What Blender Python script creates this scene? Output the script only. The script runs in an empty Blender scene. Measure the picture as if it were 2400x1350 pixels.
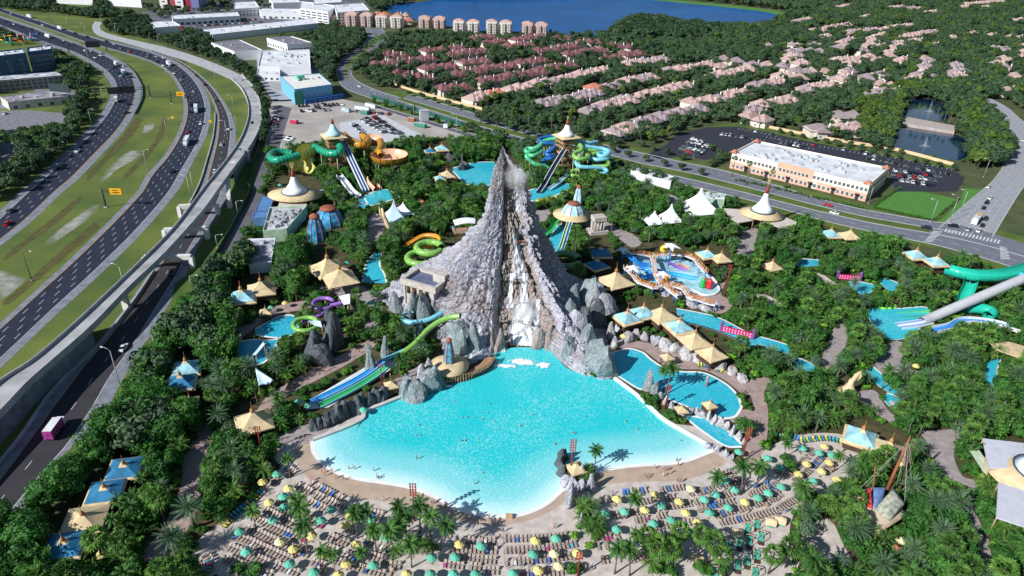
import bpy,bmesh,math,random
import numpy as np
from mathutils import Matrix,Vector
from mathutils.geometry import tessellate_polygon
random.seed(7);RNG=np.random.default_rng(7)
SC=bpy.context.scene;COL=SC.collection
# ------------------------------------------------------------------ camera
F_PX=1600.0;CAM_H=130.0;PITCH=math.radians(28.5);ROLL=math.radians(2.3)
FW=np.array([0,math.cos(PITCH),-math.sin(PITCH)]);_rt=np.array([1.0,0,0]);_up=np.cross(_rt,FW)
RT=math.cos(ROLL)*_rt+math.sin(ROLL)*_up;UP=-math.sin(ROLL)*_rt+math.cos(ROLL)*_up
cam_d=bpy.data.cameras.new('camera');cam=bpy.data.objects.new('camera',cam_d);COL.objects.link(cam)
cam_d.sensor_fit='HORIZONTAL';cam_d.angle=2*math.atan(1200/F_PX);cam_d.clip_start=1.0;cam_d.clip_end=20000
cam.matrix_world=Matrix(((RT[0],UP[0],-FW[0],0),(RT[1],UP[1],-FW[1],0),(RT[2],UP[2],-FW[2],CAM_H),(0,0,0,1)))
SC.camera=cam
# ------------------------------------------------------------------ sky, sun, exposure
SUN_AZ=math.radians(53);SUN_EL=math.radians(34)
world=bpy.data.worlds.new('World');SC.world=world;world.use_nodes=True
_n=world.node_tree.nodes;_l=world.node_tree.links
sky=_n.new('ShaderNodeTexSky');sky.sky_type='NISHITA';sky.sun_disc=False
sky.sun_elevation=SUN_EL;sky.sun_rotation=SUN_AZ+math.pi;sky.air_density=1.3;sky.dust_density=0.2;sky.ozone_density=3.0
_n['Background'].inputs[1].default_value=0.06
_l.new(sky.outputs[0],_n['Background'].inputs[0])
sun_d=bpy.data.lights.new('sun','SUN');sun=bpy.data.objects.new('sun',sun_d);COL.objects.link(sun)
sun_d.energy=5.0;sun_d.angle=math.radians(0.5);sun_d.color=(1.0,0.985,0.955)
SUND=Vector((-math.sin(SUN_AZ)*math.cos(SUN_EL),-math.cos(SUN_AZ)*math.cos(SUN_EL),math.sin(SUN_EL)))
sun.rotation_euler=SUND.to_track_quat('Z','Y').to_euler();sun.location=(0,0,400)
SC.view_settings.view_transform='Standard';SC.view_settings.look='None';SC.view_settings.exposure=0.32;SC.view_settings.gamma=1.0
SC.cycles.max_bounces=5;SC.cycles.diffuse_bounces=2;SC.cycles.glossy_bounces=2;SC.cycles.transmission_bounces=3
SC.cycles.transparent_max_bounces=10;SC.cycles.caustics_reflective=False;SC.cycles.caustics_refractive=False
SC.cycles.volume_bounces=4;SC.cycles.use_denoising=True;SC.cycles.volume_max_steps=64;SC.cycles.volume_step_rate=2.0
try:SC.cycles.denoiser='OPENIMAGEDENOISE'
except Exception:pass
# ------------------------------------------------------------------ helpers
def W(px,py,z=0.0):
 """a point of the photograph (2400 x 1350) carried to the plane at height z"""
 d=FW*F_PX+RT*(px-1200)+UP*(675-py)
 t=(z-CAM_H)/d[2]
 return np.array([d[0]*t,d[1]*t,z])
def WA(pts,z=0.0):return np.array([W(p[0],p[1],p[2]if len(p)>2 else z)for p in pts])
def PX(P):
 P=np.atleast_2d(np.asarray(P,float));v=P-np.array([0,0,CAM_H]);zc=v@FW
 return np.stack([1200+F_PX*(v@RT)/zc,675-F_PX*(v@UP)/zc],1)
def PXS(pts,ox,oy,k):return[(ox+p[0]/k,oy+p[1]/k)+tuple(p[2:])for p in pts]
def resample(P,n):
 P=np.asarray(P,float);s=np.r_[0,np.cumsum(np.linalg.norm(np.diff(P,axis=0),axis=1))]
 t=np.linspace(0,s[-1],n);return np.stack([np.interp(t,s,P[:,i])for i in range(P.shape[1])],1)
def smooth(P,k=8,closed=False):
 P=np.asarray(P,float);n=len(P);out=[]
 if closed:Q=np.vstack([P[-1],P,P[0],P[1]]);rg=range(1,n+1)
 else:Q=np.vstack([2*P[0]-P[1],P,2*P[-1]-P[-2]]);rg=range(1,n)
 for i in rg:
  a,b,c,d=Q[i-1],Q[i],Q[i+1],Q[i+2]
  for j in range(k):
   t=j/k
   out.append(0.5*((2*b)+(c-a)*t+(2*a-5*b+4*c-d)*t*t+(3*b-a-3*c+d)*t**3))
 if not closed:out.append(P[-1])
 return np.array(out)
def vnoise(p,seed=0):
 """value noise on an (N,3) array, about -1..1"""
 p=np.asarray(p,float);i=np.floor(p).astype(np.int64);f=p-i;f=f*f*(3-2*f)
 def h(ix,iy,iz):
  n=(ix*374761393+iy*668265263+iz*2147483647+seed*974634777)&0xffffffff
  n=((n^(n>>13))*1274126177)&0xffffffff
  return((n^(n>>16))&0xffff)/32767.5-1
 r=0
 for dx in(0,1):
  for dy in(0,1):
   for dz in(0,1):
    w=(f[:,0]if dx else 1-f[:,0])*(f[:,1]if dy else 1-f[:,1])*(f[:,2]if dz else 1-f[:,2])
    r=r+w*h(i[:,0]+dx,i[:,1]+dy,i[:,2]+dz)
 return r
MW,MH=600,338
CLEAR=np.zeros((MH,MW),bool);FOOT=np.zeros((MH,MW),bool)
_gx,_gy=np.meshgrid(np.arange(MW)*4+2,np.arange(MH)*4+2)
def inpoly(x,y,poly):
 x=np.asarray(x,float);y=np.asarray(y,float);r=np.zeros(x.shape,bool);n=len(poly)
 for i in range(n):
  x0,y0=poly[i][0],poly[i][1];x1,y1=poly[(i+1)%n][0],poly[(i+1)%n][1]
  if y0==y1:continue
  c=((y0>y)!=(y1>y))&(x<(x1-x0)*(y-y0)/(y1-y0)+x0);r^=c
 return r
def mark(poly,clear=True,foot=True):
 poly=[(p[0],p[1])for p in poly]
 xs=[p[0]for p in poly];ys=[p[1]for p in poly]
 a,b=max(0,int(min(xs)/4)-1),min(MW,int(max(xs)/4)+2);c,d=max(0,int(min(ys)/4)-1),min(MH,int(max(ys)/4)+2)
 if b<=a or d<=c:return
 m=inpoly(_gx[c:d,a:b],_gy[c:d,a:b],poly)
 if clear:CLEAR[c:d,a:b]|=m
 if foot:FOOT[c:d,a:b]|=m
def markc(px,py,r,ry=None,**k):mark([(px+r*math.cos(a),py+(ry or r)*math.sin(a))for a in np.linspace(0,6.28,14)[:-1]],**k)
def markw(P,**k):mark(PX(P),**k)
def inmask(m,x,y):
 xi=(np.asarray(x)/4).astype(int);yi=(np.asarray(y)/4).astype(int)
 ok=(xi>=0)&(xi<MW)&(yi>=0)&(yi<MH)
 r=np.zeros(xi.shape,bool);r[ok]=m[yi[ok],xi[ok]];return r
# ------------------------------------------------------------------ materials
MATS={}
def srgb(h):
 h=h.lstrip('#');v=[int(h[i:i+2],16)/255 for i in(0,2,4)]
 return tuple(((c+0.055)/1.055)**2.4 if c>0.04045 else c/12.92 for c in v)
def M(name,col=None,rough=0.7,vary=0.15,scale=0.4,bump=0.0,bscale=2.0,metal=0.0,spec=0.3,objcol=False,col2=None,detail=4,stretch=None,emit=None):
 if name in MATS:return MATS[name]
 m=bpy.data.materials.new(name);m.use_nodes=True;MATS[name]=m
 nt=m.node_tree;n=nt.nodes;l=nt.links;b=n['Principled BSDF']
 b.inputs['Roughness'].default_value=rough;b.inputs['Metallic'].default_value=metal;b.inputs['Specular IOR Level'].default_value=spec
 geo=n.new('ShaderNodeNewGeometry');vec=geo.outputs['Position']
 if stretch:
  mp=n.new('ShaderNodeMapping');mp.inputs['Scale'].default_value=stretch;l.new(vec,mp.inputs[0]);vec=mp.outputs[0]
 nz=n.new('ShaderNodeTexNoise');nz.inputs['Scale'].default_value=scale;nz.inputs['Detail'].default_value=detail;l.new(vec,nz.inputs['Vector'])
 rp=n.new('ShaderNodeMapRange');rp.inputs[1].default_value=0.3;rp.inputs[2].default_value=0.7;l.new(nz.outputs['Fac'],rp.inputs[0])
 mx=n.new('ShaderNodeMix');mx.data_type='RGBA';l.new(rp.outputs[0],mx.inputs[0])
 if objcol:
  oi=n.new('ShaderNodeObjectInfo');hv=n.new('ShaderNodeHueSaturation');hv.inputs['Value'].default_value=1-vary
  l.new(oi.outputs['Color'],mx.inputs[7]);l.new(oi.outputs['Color'],hv.inputs['Color']);l.new(hv.outputs[0],mx.inputs[6])
 else:
  c=np.array(col);c2=np.array(col2)if col2 else c*(1-vary*1.6)
  c1=c if col2 else np.minimum(c*(1+vary),0.95)
  mx.inputs[6].default_value=(*c2,1);mx.inputs[7].default_value=(*c1,1)
 l.new(mx.outputs[2],b.inputs['Base Color'])
 if bump:
  n2=n.new('ShaderNodeTexNoise');n2 .inputs['Scale'].default_value=bscale;n2 .inputs['Detail'].default_value=5;l.new(vec,n2 .inputs['Vector'])
  bp=n.new('ShaderNodeBump');bp.inputs['Strength'].default_value=0.7;bp.inputs['Distance'].default_value=bump
  l.new(n2 .outputs['Fac'],bp.inputs['Height']);l.new(bp.outputs[0],b.inputs['Normal'])
 if emit:
  b.inputs['Emission Color'].default_value=(*emit[:3],1);b.inputs['Emission Strength'].default_value=emit[3]
 return m
# ------------------------------------------------------------------ meshes and objects
class MB:
 def __init__(s):s.v=[];s.f=[];s.m=[];s.sm=[]
 def add(s,V,Fs,mat=0,smooth=False):
  o=len(s.v);s.v+=[tuple(map(float,p))for p in V];s.f+=[tuple(i+o for i in f)for f in Fs];s.m+=[mat]*len(Fs);s.sm+=[smooth]*len(Fs)
 def box(s,c,d,rz=0.0,mat=0,taper=1.0):
  x,y,z=d[0]/2,d[1]/2,d[2];ca,sa=math.cos(rz),math.sin(rz);V=[]
  for zz,t in((0,1),(z,taper)):
   for a,b in((-x,-y),(x,-y),(x,y),(-x,y)):
    a*=t;b*=t;V.append((c[0]+a*ca-b*sa,c[1]+a*sa+b*ca,c[2]+zz))
  s.add(V,[(3,2,1,0),(4,5,6,7),(0,1,5,4),(1,2,6,5),(2,3,7,6),(3,0,4,7)],mat)
 def prism(s,poly,z0,z1,mat=0,top=True,side=True,topmat=None):
  n=len(poly);V=[(p[0],p[1],z0)for p in poly]+[(p[0],p[1],z1)for p in poly]
  if side:s.add(V,[(i,(i+1)%n,n+(i+1)%n,n+i)for i in range(n)],mat)
  if top:
   T=tessellate_polygon([[Vector((p[0],p[1],0))for p in poly]])
   P=[(p[0],p[1],z1)for p in poly];A=sum(P[i][0]*P[(i+1)%n][1]-P[(i+1)%n][0]*P[i][1]for i in range(n))
   out=[]
   for t in T:
    a,b,c=(P[i]for i in t)
    out.append(t if(b[0]-a[0])*(c[1]-a[1])-(b[1]-a[1])*(c[0]-a[0])>0 else t[::-1])
   s.add(P,out,mat if topmat is None else topmat)
 def tube(s,P,r,n=10,mat=0,caps=True,smooth=True,arc=None,up=(0,0,1)):
  P=np.asarray(P,float);m=len(P);R=np.full(m,r,float)if np.isscalar(r)else np.asarray(r,float)
  T=np.gradient(P,axis=0);T/=np.linalg.norm(T,axis=1)[:,None]+1e-9
  V=[];a0,a1=arc if arc else(0,2*math.pi);closed=arc is None
  A=np.linspace(a0,a1,n,endpoint=not closed)
  for i in range(m):
   u=np.array(up,float)
   if abs(T[i]@u)>0.97:u=np.array([1.0,0,0])
   sd=np.cross(T[i],u);sd/=np.linalg.norm(sd);uu=np.cross(sd,T[i])
   for a in A:V.append(P[i]+R[i]*(math.cos(a)*sd+math.sin(a)*uu))
  Fs=[]
  for i in range(m-1):
   for j in range(n if closed else n-1):
    j2=(j+1)%n;Fs.append((i*n+j,i*n+j2,(i+1)*n+j2,(i+1)*n+j))
  if closed and caps:Fs+=[tuple(range(n))[::-1],tuple((m-1)*n+j for j in range(n))]
  s.add(V,Fs,mat,smooth)
 def lathe(s,prof,c=(0,0,0),n=16,mat=0,smooth=True,rz=0.0,sx=1.0,sy=1.0):
  V=[];k=len(prof)
  for r,z in prof:
   for j in range(n):
    a=rz+2*math.pi*j/n;V.append((c[0]+sx*r*math.cos(a),c[1]+sy*r*math.sin(a),c[2]+z))
  Fs=[(i*n+j,i*n+(j+1)%n,(i+1)*n+(j+1)%n,(i+1)*n+j)for i in range(k-1)for j in range(n)]
  if prof[-1][0]>1e-3:Fs.append(tuple((k-1)*n+j for j in range(n)))
  if prof[0][0]>1e-3:Fs.append(tuple(range(n))[::-1])
  s.add(V,Fs,mat,smooth)
 def beam(s,a,b,w,h=None,mat=0):
  a=np.array(a,float);b=np.array(b,float);h=h or w;t=b-a;t/=np.linalg.norm(t)+1e-9
  u=np.array([0,0,1.0])if abs(t[2])<0.95 else np.array([1.0,0,0]);sd=np.cross(t,u);sd/=np.linalg.norm(sd);uu=np.cross(sd,t)
  V=[p+sd*i*w/2+uu*j*h/2 for p in(a,b)for i,j in((-1,-1),(1,-1),(1,1),(-1,1))]
  s.add(V,[(3,2,1,0),(4,5,6,7),(0,1,5,4),(1,2,6,5),(2,3,7,6),(3,0,4,7)],mat)
 def strip(s,A,B,mat=0,smooth=False):
  n=len(A);s.add(list(A)+list(B),[(i,n+i,n+i+1,i+1)for i in range(n-1)],mat,smooth)
 def mesh(s,name,mats):
  me=bpy.data.meshes.new(name);me.from_pydata(s.v,[],s.f)
  for m in(mats if isinstance(mats,(list,tuple))else[mats]):me.materials.append(m)
  me.polygons.foreach_set('material_index',s.m);me.polygons.foreach_set('use_smooth',s.sm);me.update();return me
 def build(s,name,mats,parent=None,**k):return obj(name,s.mesh(name,mats),parent,**k)
def obj(name,me,parent=None,loc=None,rz=0.0,scale=None,color=None):
 o=bpy.data.objects.new(name,me);COL.objects.link(o)
 if parent is not None:o.parent=parent
 if loc is not None:o.location=tuple(map(float,loc))
 if rz:o.rotation_euler=(0,0,rz)
 if scale is not None:o.scale=(scale,)*3 if np.isscalar(scale)else scale
 if color is not None:o.color=(*color[:3],1)
 return o
def tag(o,label,cat,group=None):
 o['label']=label;o['category']=cat
 if group:o['group']=group
 return o
def thing(name,label,cat,loc=(0,0,0),rz=0.0,group=None,scale=None):return tag(obj(name,None,None,loc,rz,scale),label,cat,group)
def struct(o,kind='structure',label=None):
 o['kind']=kind
 if label:o['label']=label
 return o
ORD=['','second ','third ','fourth ','fifth ','sixth ','seventh ','eighth ','ninth ','tenth ']
def nth(i):
 if i<len(ORD):return ORD[i]
 k=i+1;return '%d%s '%(k,'th' if 10<=k%100<=20 else{1:'st',2:'nd',3:'rd'}.get(k%10,'th'))
LAND=[]
PENDING=[]
def later(o,px,py,desc,cat,group):PENDING.append((o,px,py,desc,cat,group));return o
def sheet(name,pts,z,mat,parent=None,sm=0,kind='structure',label=None):
 P=smooth(np.array([(p[0],p[1])for p in pts]),sm,True)if sm else pts
 Q=WA(P,z);b=MB();b.prism([(q[0],q[1])for q in Q],z,z,side=False);o=b.build(name,mat,parent)
 if parent is None:struct(o,kind,label)
 return o
def strip_edges(L,R,n,z=0.0,sm=6):
 a=smooth(L,sm);b=smooth(R,sm)
 return resample(WA(a,z),n),resample(WA(b,z),n)
# ================================================================== ground, highway, roads
grass=M('grass',srgb('#6a7433'),0.95,scale=0.035,col2=srgb('#42582a'),bump=0.15,bscale=1.5,detail=12)
grass_dry=M('grass_verge',srgb('#5d6d30'),0.95,scale=0.09,col2=srgb('#3d5620'),bump=0.15,bscale=1.5)
lawn_m=M('lawn',srgb('#4c7d35'),0.95,scale=0.2,vary=0.08)
earth=M('wooded_ground',srgb('#3c4a26'),0.95,scale=0.08,col2=srgb('#565a3c'))
asphalt=M('asphalt_new',(0.018,0.024,0.046),0.8,scale=0.15,vary=0.12)
asphalt_d=M('asphalt_brown',(0.040,0.037,0.045),0.8,scale=0.15,vary=0.12)
asphalt_g=M('asphalt_grey',(0.17,0.175,0.20),0.85,scale=0.2,vary=0.12)
concrete=M('concrete',(0.40,0.41,0.43),0.85,scale=0.25,vary=0.13)
concrete_d=M('concrete_weathered',(0.205,0.22,0.26),0.85,scale=0.3,vary=0.2)
paint_w=M('road_paint_white',(0.58,0.59,0.60),0.6,vary=0.12)
paint_y=M('road_paint_yellow',(0.62,0.36,0.05),0.6,vary=0.08)
dirt=M('pale_dirt',(0.42,0.39,0.36),0.95,scale=0.06,col2=(0.30,0.27,0.25),bump=0.05)
sandm=M('beach_sand',(0.53,0.47,0.425),0.95,scale=0.5,vary=0.14,bump=0.04,bscale=3.0)
wet=M('wet_sand',(0.46,0.35,0.27),0.6,scale=0.4,vary=0.10)
path_m=M('stamped_path',(0.36,0.265,0.245),0.85,scale=0.5,vary=0.14)
path_g=M('grey_mauve_path',(0.33,0.285,0.285),0.85,scale=0.5,vary=0.14)
b=MB();b.add([(-6000,-300,0),(6000,-300,0),(6000,9000,0),(-6000,9000,0)],[(0,1,2,3)])
struct(b.build('ground',earth),label='wooded and built up flat land reaching to the edge of the picture')
sheet('highway_verge',[(-900,60),(-300,0),(120,-10),(330,40),(300,60),(340,90),(480,140),(560,180),(610,240),(625,300),(560,480),(480,620),(360,820),(250,1000),(0,1300),(-400,1350),(-900,700)],0.02,grass,label='grass between and beside the highway lanes')
k1=lambda p:PXS(p,0,0,3);k4=lambda p:PXS(p,0,450,3);k7=lambda p:PXS(p,0,900,3)
A_L=k1([(-700,-60),(-300,70),(0,190),(300,310),(500,375),(620,440),(700,495),(760,560),(780,620),(770,690),(730,770),(670,850),(560,970),(430,1090),(290,1220),(150,1340),(-60,1540),(-300,1760)])
A_R=k1([(-700,-140),(-300,0),(0,110),(250,190),(420,255),(620,325),(780,390),(880,450),(950,520),(990,600),(990,680),(970,740),(940,810),(860,930),(720,1080),(560,1250),(430,1360),(220,1560),(0,1730),(-300,1960)])
B_L=k1([(-700,-170),(-300,-30),(0,85),(220,165),(440,240),(600,300),(760,345),(900,385),(1040,430),(1140,480),(1200,530),(1250,610),(1285,700),(1290,790),(1270,880),(1220,990),(1140,1110),(1030,1230),(960,1350),(800,1520),(640,1680),(430,1880),(220,2070),(0,2270),(-300,2530)])
B_R=k1([(-700,-210),(-300,-60),(0,52),(300,150),(520,222),(700,270),(900,318),(1060,358),(1200,415),(1320,490),(1400,570),(1455,660),(1480,760),(1475,860),(1450,960),(1400,1060),(1330,1190),(1250,1340),(1060,1570),(890,1750),(640,1990),(430,2180),(200,2400),(0,2590),(-300,2870)])
C_L=k1([(1060,358),(1200,415),(1320,490),(1400,570),(1470,665),(1512,770),(1520,850),(1505,980),(1470,1120),(1420,1290)])+k4([(1330,130),(1215,310),(1110,480),(1000,640),(890,800),(730,1000),(560,1180),(440,1330)])+k7([(320,130),(150,380),(-40,640),(-300,960)])
C_R=k1([(1075,352),(1220,405),(1345,478),(1480,590),(1560,690),(1620,790),(1655,900),(1655,1000),(1640,1120),(1610,1260)])+k4([(1590,60),(1480,250),(1370,430),(1290,620),(1150,850),(1000,1110),(850,1340)])+k7([(730,230),(560,500),(350,720),(100,1010),(-300,1460)])
def carriageway(name,L,R,lanes,label,base=asphalt,sh=(0.16,0.86),n=160,yellow='R',z=0.05,split=None):
 a,c=strip_edges(L,R,n,z);m=MB();m.strip(c,a);road=struct(m.build(name,concrete_d if base is not asphalt_g else base),label=label)
 ip=lambda t,dz:a+(c-a)*t+np.array([0,0,dz])
 m=MB();m.strip(ip(sh[1],0.02),ip(sh[0],0.02));m.build('lane_surface',base,road)
 m=MB();wd=lambda t:np.linalg.norm(c-a,axis=1)
 def line(t,w,mat):
  d=(c-a)/wd(t)[:,None];p=ip(t,0.035);m.strip(p+d*w/2,p-d*w/2,mat)
 line(sh[0]+0.006,0.28,1 if yellow=='L' else 0);line(sh[1]-0.006,0.28,1 if yellow=='R' else 0)
 for t in np.linspace(sh[0],sh[1],lanes+1)[1:-1]:
  p=ip(t,0.035);s=np.r_[0,np.cumsum(np.linalg.norm(np.diff(p,axis=0),axis=1))]
  d=np.gradient(p,axis=0);d/=np.linalg.norm(d,axis=1)[:,None]
  for q in np.arange(3,s[-1]-4,12.2):
   if s[-1]>900 and np.interp(q,s,p[:,1])>700:continue
   u0=np.array([np.interp(q,s,p[:,i])for i in range(3)]);u1=np.array([np.interp(q+3.4,s,p[:,i])for i in range(3)])
   nn=np.cross(u1-u0,(0,0,1));nn/=np.linalg.norm(nn);w=0.085
   m.add([u0-nn*w,u0+nn*w,u1+nn*w,u1-nn*w],[(0,1,2,3)])
 m.build('lane_marking',[paint_w,paint_y],road)
 return a,c
RA=carriageway('highway_road',A_L,A_R,4,'left highway carriageway with four dark lanes and pale shoulders',sh=(0.20,0.80))
RB=carriageway('highway_road',B_L,B_R,5,'middle highway carriageway with dark lanes curving to the lower left',sh=(0.14,0.80),yellow='L')
RCX=carriageway('ramp_road',C_L,C_R,2,'two lane ramp road that passes under the viaduct',base=asphalt_d,sh=(0.16,0.74),n=140,yellow='L',z=0.04)
def soft_mat(name,c1,c2):
 m=M(name,c1,0.95,scale=0.25,col2=c2,detail=8);n=m.node_tree.nodes;l=m.node_tree.links;at=n.new('ShaderNodeAttribute');at.attribute_name='core';geo=n.new('ShaderNodeNewGeometry');nz=n.new('ShaderNodeTexNoise');nz.inputs['Scale'].default_value=0.22;nz.inputs['Detail'].default_value=12;l.new(geo.outputs['Position'],nz.inputs['Vector'])
 a=n.new('ShaderNodeMath');l.new(at.outputs['Fac'],a.inputs[0]);l.new(nz.outputs['Fac'],a.inputs[1]);r=n.new('ShaderNodeMapRange');r.inputs[1].default_value=0.55;r.inputs[2].default_value=1.45;l.new(a.outputs[0],r.inputs[0]);l.new(r.outputs[0],n['Principled BSDF'].inputs['Alpha']);return m
def soft_sheet(name,pts,z,mat,label):
 Q=WA(smooth(pts,5,True),z);n=len(Q);h=n//2;V=[];C=[];c=np.array([(Q[i]+Q[-i-1])/2 for i in range(n)])
 for t,k in((0,0.0),(0.45,0.5),(1.0,0.75)):V+=list(Q+(c-Q)*t+[0,0,0.001*k]);C+=[k]*n
 m=MB();m.add(V,[(r*n+i,r*n+(i+1)%n,(r+1)*n+(i+1)%n,(r+1)*n+i)for r in range(2)for i in range(n)]);o=m.build(name,mat);a=o.data.attributes.new('core','FLOAT','POINT');a.data.foreach_set('value',np.array(C,np.float32));struct(o,label=label)
bsm=soft_mat('bare_sand',(0.46,0.45,0.44),(0.30,0.31,0.24));scm=soft_mat('worn_grass',srgb('#6d6340'),srgb('#4d4a2a'))
for P in([(930,1060),(1010,1065),(960,1120),(860,1150),(760,1250),(690,1290),(740,1200),(830,1110)],[(560,1530),(660,1440),(720,1430),(640,1530),(480,1620),(330,1740),(310,1710),(430,1600)],[(0,1900),(120,1930),(190,1960),(80,2050),(0,2110),(-60,2000)],[(1020,880),(1090,860),(1070,910),(1000,950)]):soft_sheet('bare_soil',k1(P),0.035,bsm,'patch of bare pale sand in the grass median')
for P in([(1150,820),(1180,850),(1150,960),(1060,1090),(960,1200),(880,1260),(860,1240),(980,1110),(1080,990),(1130,880)],[(700,1600),(600,1700),(420,1850),(230,2010),(60,2150),(20,2120),(200,1960),(420,1760),(590,1620),(660,1560)],[(1150,370),(1240,375),(1330,400),(1300,450),(1220,420)],[(960,830),(1010,850),(900,1000),(760,1130),(620,1270),(590,1250),(740,1080),(870,930)],[(560,1380),(590,1400),(420,1560),(200,1720),(40,1830),(20,1800),(200,1660),(400,1500)]):soft_sheet('worn_grass',k1(P),0.03,scm,'strip of brown worn grass in the highway median')
V_L=[(222,50),(216,66),(232,84),(290,100),(360,120),(430,141),(490,164),(540,186)]
V_R=[(240,52),(234,64),(250,77),(310,93),(385,110),(450,129),(515,153),(566,176)]
a,c=strip_edges(V_L,V_R,60,0.06);m=MB();m.strip(c,a);struct(m.build('entry_ramp',concrete),label='pale ramp road curving up to the viaduct')
DZ=7.5
D_L=k1([(1625,555),(1695,620),(1738,710),(1748,800),(1728,890),(1680,1000),(1590,1130),(1430,1330)])+k4([(1210,270),(900,580),(540,920),(240,1180),(0,1340)])+[(-100,985),(-220,1085)]
D_R=k1([(1700,525),(1790,620),(1830,720),(1842,830),(1822,920),(1762,1030),(1690,1130),(1550,1320)])+k4([(1420,150),(1160,440),(900,690),(640,960),(380,1190),(200,1350)])+[(0,970),(-100,1065),(-220,1180)]
zz=lambda n:np.minimum(1,np.linspace(0,1,n)/0.22)*DZ
n=110;Ls=smooth(D_L,6);Rs=smooth(D_R,6)
Ls=resample(Ls,n);Rs=resample(Rs,n);z=0.4+zz(n)*0.95
dl=np.array([W(*Ls[i],z[i])for i in range(n)]);dr=np.array([W(*Rs[i],z[i])for i in range(n)])
via=thing('viaduct','long concrete ramp viaduct curving above the ramp road','viaduct')
m=MB();m.strip(dr,dl);m.strip(dl-[0,0,1.3],dr-[0,0,1.3]);m.strip(dr-[0,0,1.3],dr);m.strip(dl,dl-[0,0,1.3]);m.build('deck',M('deck_concrete',(0.37,0.37,0.38),0.85,scale=0.12,vary=0.22,detail=8),via)
for e,s_ in((dl,1),(dr,-1)):
 d=(dr-dl);d/=np.linalg.norm(d,axis=1)[:,None];i_=e+d*s_*0.45;o_=e-d*s_*0.02
 m=MB();m.strip(i_+[0,0,0.03],i_+[0,0,1.05]);m.strip(i_+[0,0,1.05],o_+[0,0,1.05]);m.strip(o_+[0,0,1.05],o_-[0,0,1.32]);m.build('parapet',concrete,via)
m=MB()
for t in(0.16,0.86):
 d=(dr-dl);wv=np.linalg.norm(d,axis=1)[:,None];d/=wv;p=dl+d*wv*t+[0,0,0.03];m.strip(p+d*0.1,p-d*0.1)
m.build('edge_line',paint_w,via)
i0=int(np.argmin(np.hypot(*(PX(dr)-np.array(k4([(640,985)])[0])).T)))
for e in(dl,dr):
 m=MB();q=e[i0:];g=q.copy();g[:,2]=-0.1;m.strip(q-[0,0,1.3],g);m.build('abutment_wall',concrete_d,via)
j0=int(n*0.2)
for e in(dl,dr):
 m=MB();q=e[:j0];g=q.copy();g[:,2]=-0.1;m.strip(q-[0,0,1.3],g);m.build('abutment_wall',concrete_d,via)
bw=M('bent_concrete',(0.66,0.65,0.63),0.8,vary=0.08)
for L,R_,gb in((k4([(1255,90)])[0],k4([(1520,75)])[0],(1,1)),(k4([(1150,255)])[0],k4([(1445,240)])[0],(1,1)),(k4([(1010,445)])[0],k4([(1340,440)])[0],(1,1)),(k1([(1600,1230)])[0],k1([(1605,1380)])[0],(0,1))):
 a3=W(L[0],L[1],6.0);b3=W(R_[0],R_[1],6.0);bt=MB();bt.beam(a3-[0,0,1.0],b3-[0,0,1.0],1.8,1.9);bt.build('bent_beam',bw,via)
 for e,use in((a3,gb[0]),(b3,gb[1])):
  if use:bt=MB();bt.box((e[0],e[1],-0.1),(1.7,1.9,5.2));bt.build('bent_column',bw,via)
for L in(k4([(880,770)])[0],k1([(1650,1180)])[0],k1([(1740,1100)])[0]):
 e=W(L[0],L[1],3);bt=MB();bt.box((e[0],e[1],-0.1),(2.2,1.6,6.6));bt.build('pier',bw,via)
def lowwall(name,pts,h,w,mat,label,cat='barrier',z0=0.0,sm=5):
 p=WA(smooth(pts,sm),0);d=np.gradient(p,axis=0);d/=np.linalg.norm(d,axis=1)[:,None];nn=np.stack([-d[:,1],d[:,0],0*d[:,0]],1)*w/2
 m=MB();u=np.array([0,0,h]);zb=np.array([0,0,z0-0.05])
 m.strip(p+nn+u,p-nn+u);m.strip(p-nn+u,p-nn+zb);m.strip(p+nn+zb,p+nn+u);return tag(m.build(name,mat),label,cat)
lowwall('barrier_wall',k1([(1512,800),(1512,860),(1495,985),(1455,1130),(1405,1290)])+k4([(1310,130),(1195,310)]),0.9,0.5,concrete,'low concrete barrier along the left side of the ramp road')
lowwall('barrier_wall',k4([(1085,560),(980,720),(870,870),(710,1070),(550,1230),(430,1345)])+k7([(310,140),(140,390),(-60,640)]),1.1,0.5,concrete,'concrete barrier beside the shaded ramp road below the abutment')
lowwall('barrier_wall',k1([(1000,600),(1003,680),(980,745),(950,805)]),1.2,0.6,M('green_barrier',(0.10,0.14,0.13)),'dark green noise barrier on the outer bend of the left carriageway')
lowwall('barrier_wall',k1([(880,450),(950,520),(995,600)]),1.2,0.6,M('green_barrier',(0.10,0.14,0.13)),'dark green barrier starting beside the overhead sign bridge')
sheet('grass_strip',k1([(1700,1160),(1810,1130),(1770,1290),(1700,1480)])+k4([(1540,430),(1350,740),(1190,980),(1010,1230),(850,1490)])+k7([(560,480),(400,640),(380,560),(690,270),(880,40)])+k4([(860,1340),(960,1130),(1180,870),(1230,640),(1350,560),(1480,350),(1560,180),(1640,60)]),0.07,grass_dry,label='grass strip between the ramp road and the service road')
sheet('service_road',k1([(1930,830),(1905,960),(1830,1130),(1785,1290)])+k4([(1760,60),(1700,160),(1540,440),(1355,760),(1200,990),(1040,1210)])+k7([(980,10),(800,240),(620,480),(540,580),(640,640),(780,500),(1060,110)])+k4([(1150,1250),(1260,1120),(1390,870),(1470,650),(1690,330),(1840,90)])+k1([(1880,1310),(1960,1050),(2010,880),(2050,760),(1960,740)]),0.05,M('service_asphalt',(0.12,0.115,0.135),0.85,scale=0.1,vary=0.15),label='dark service road curving between the viaduct and the park')
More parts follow.
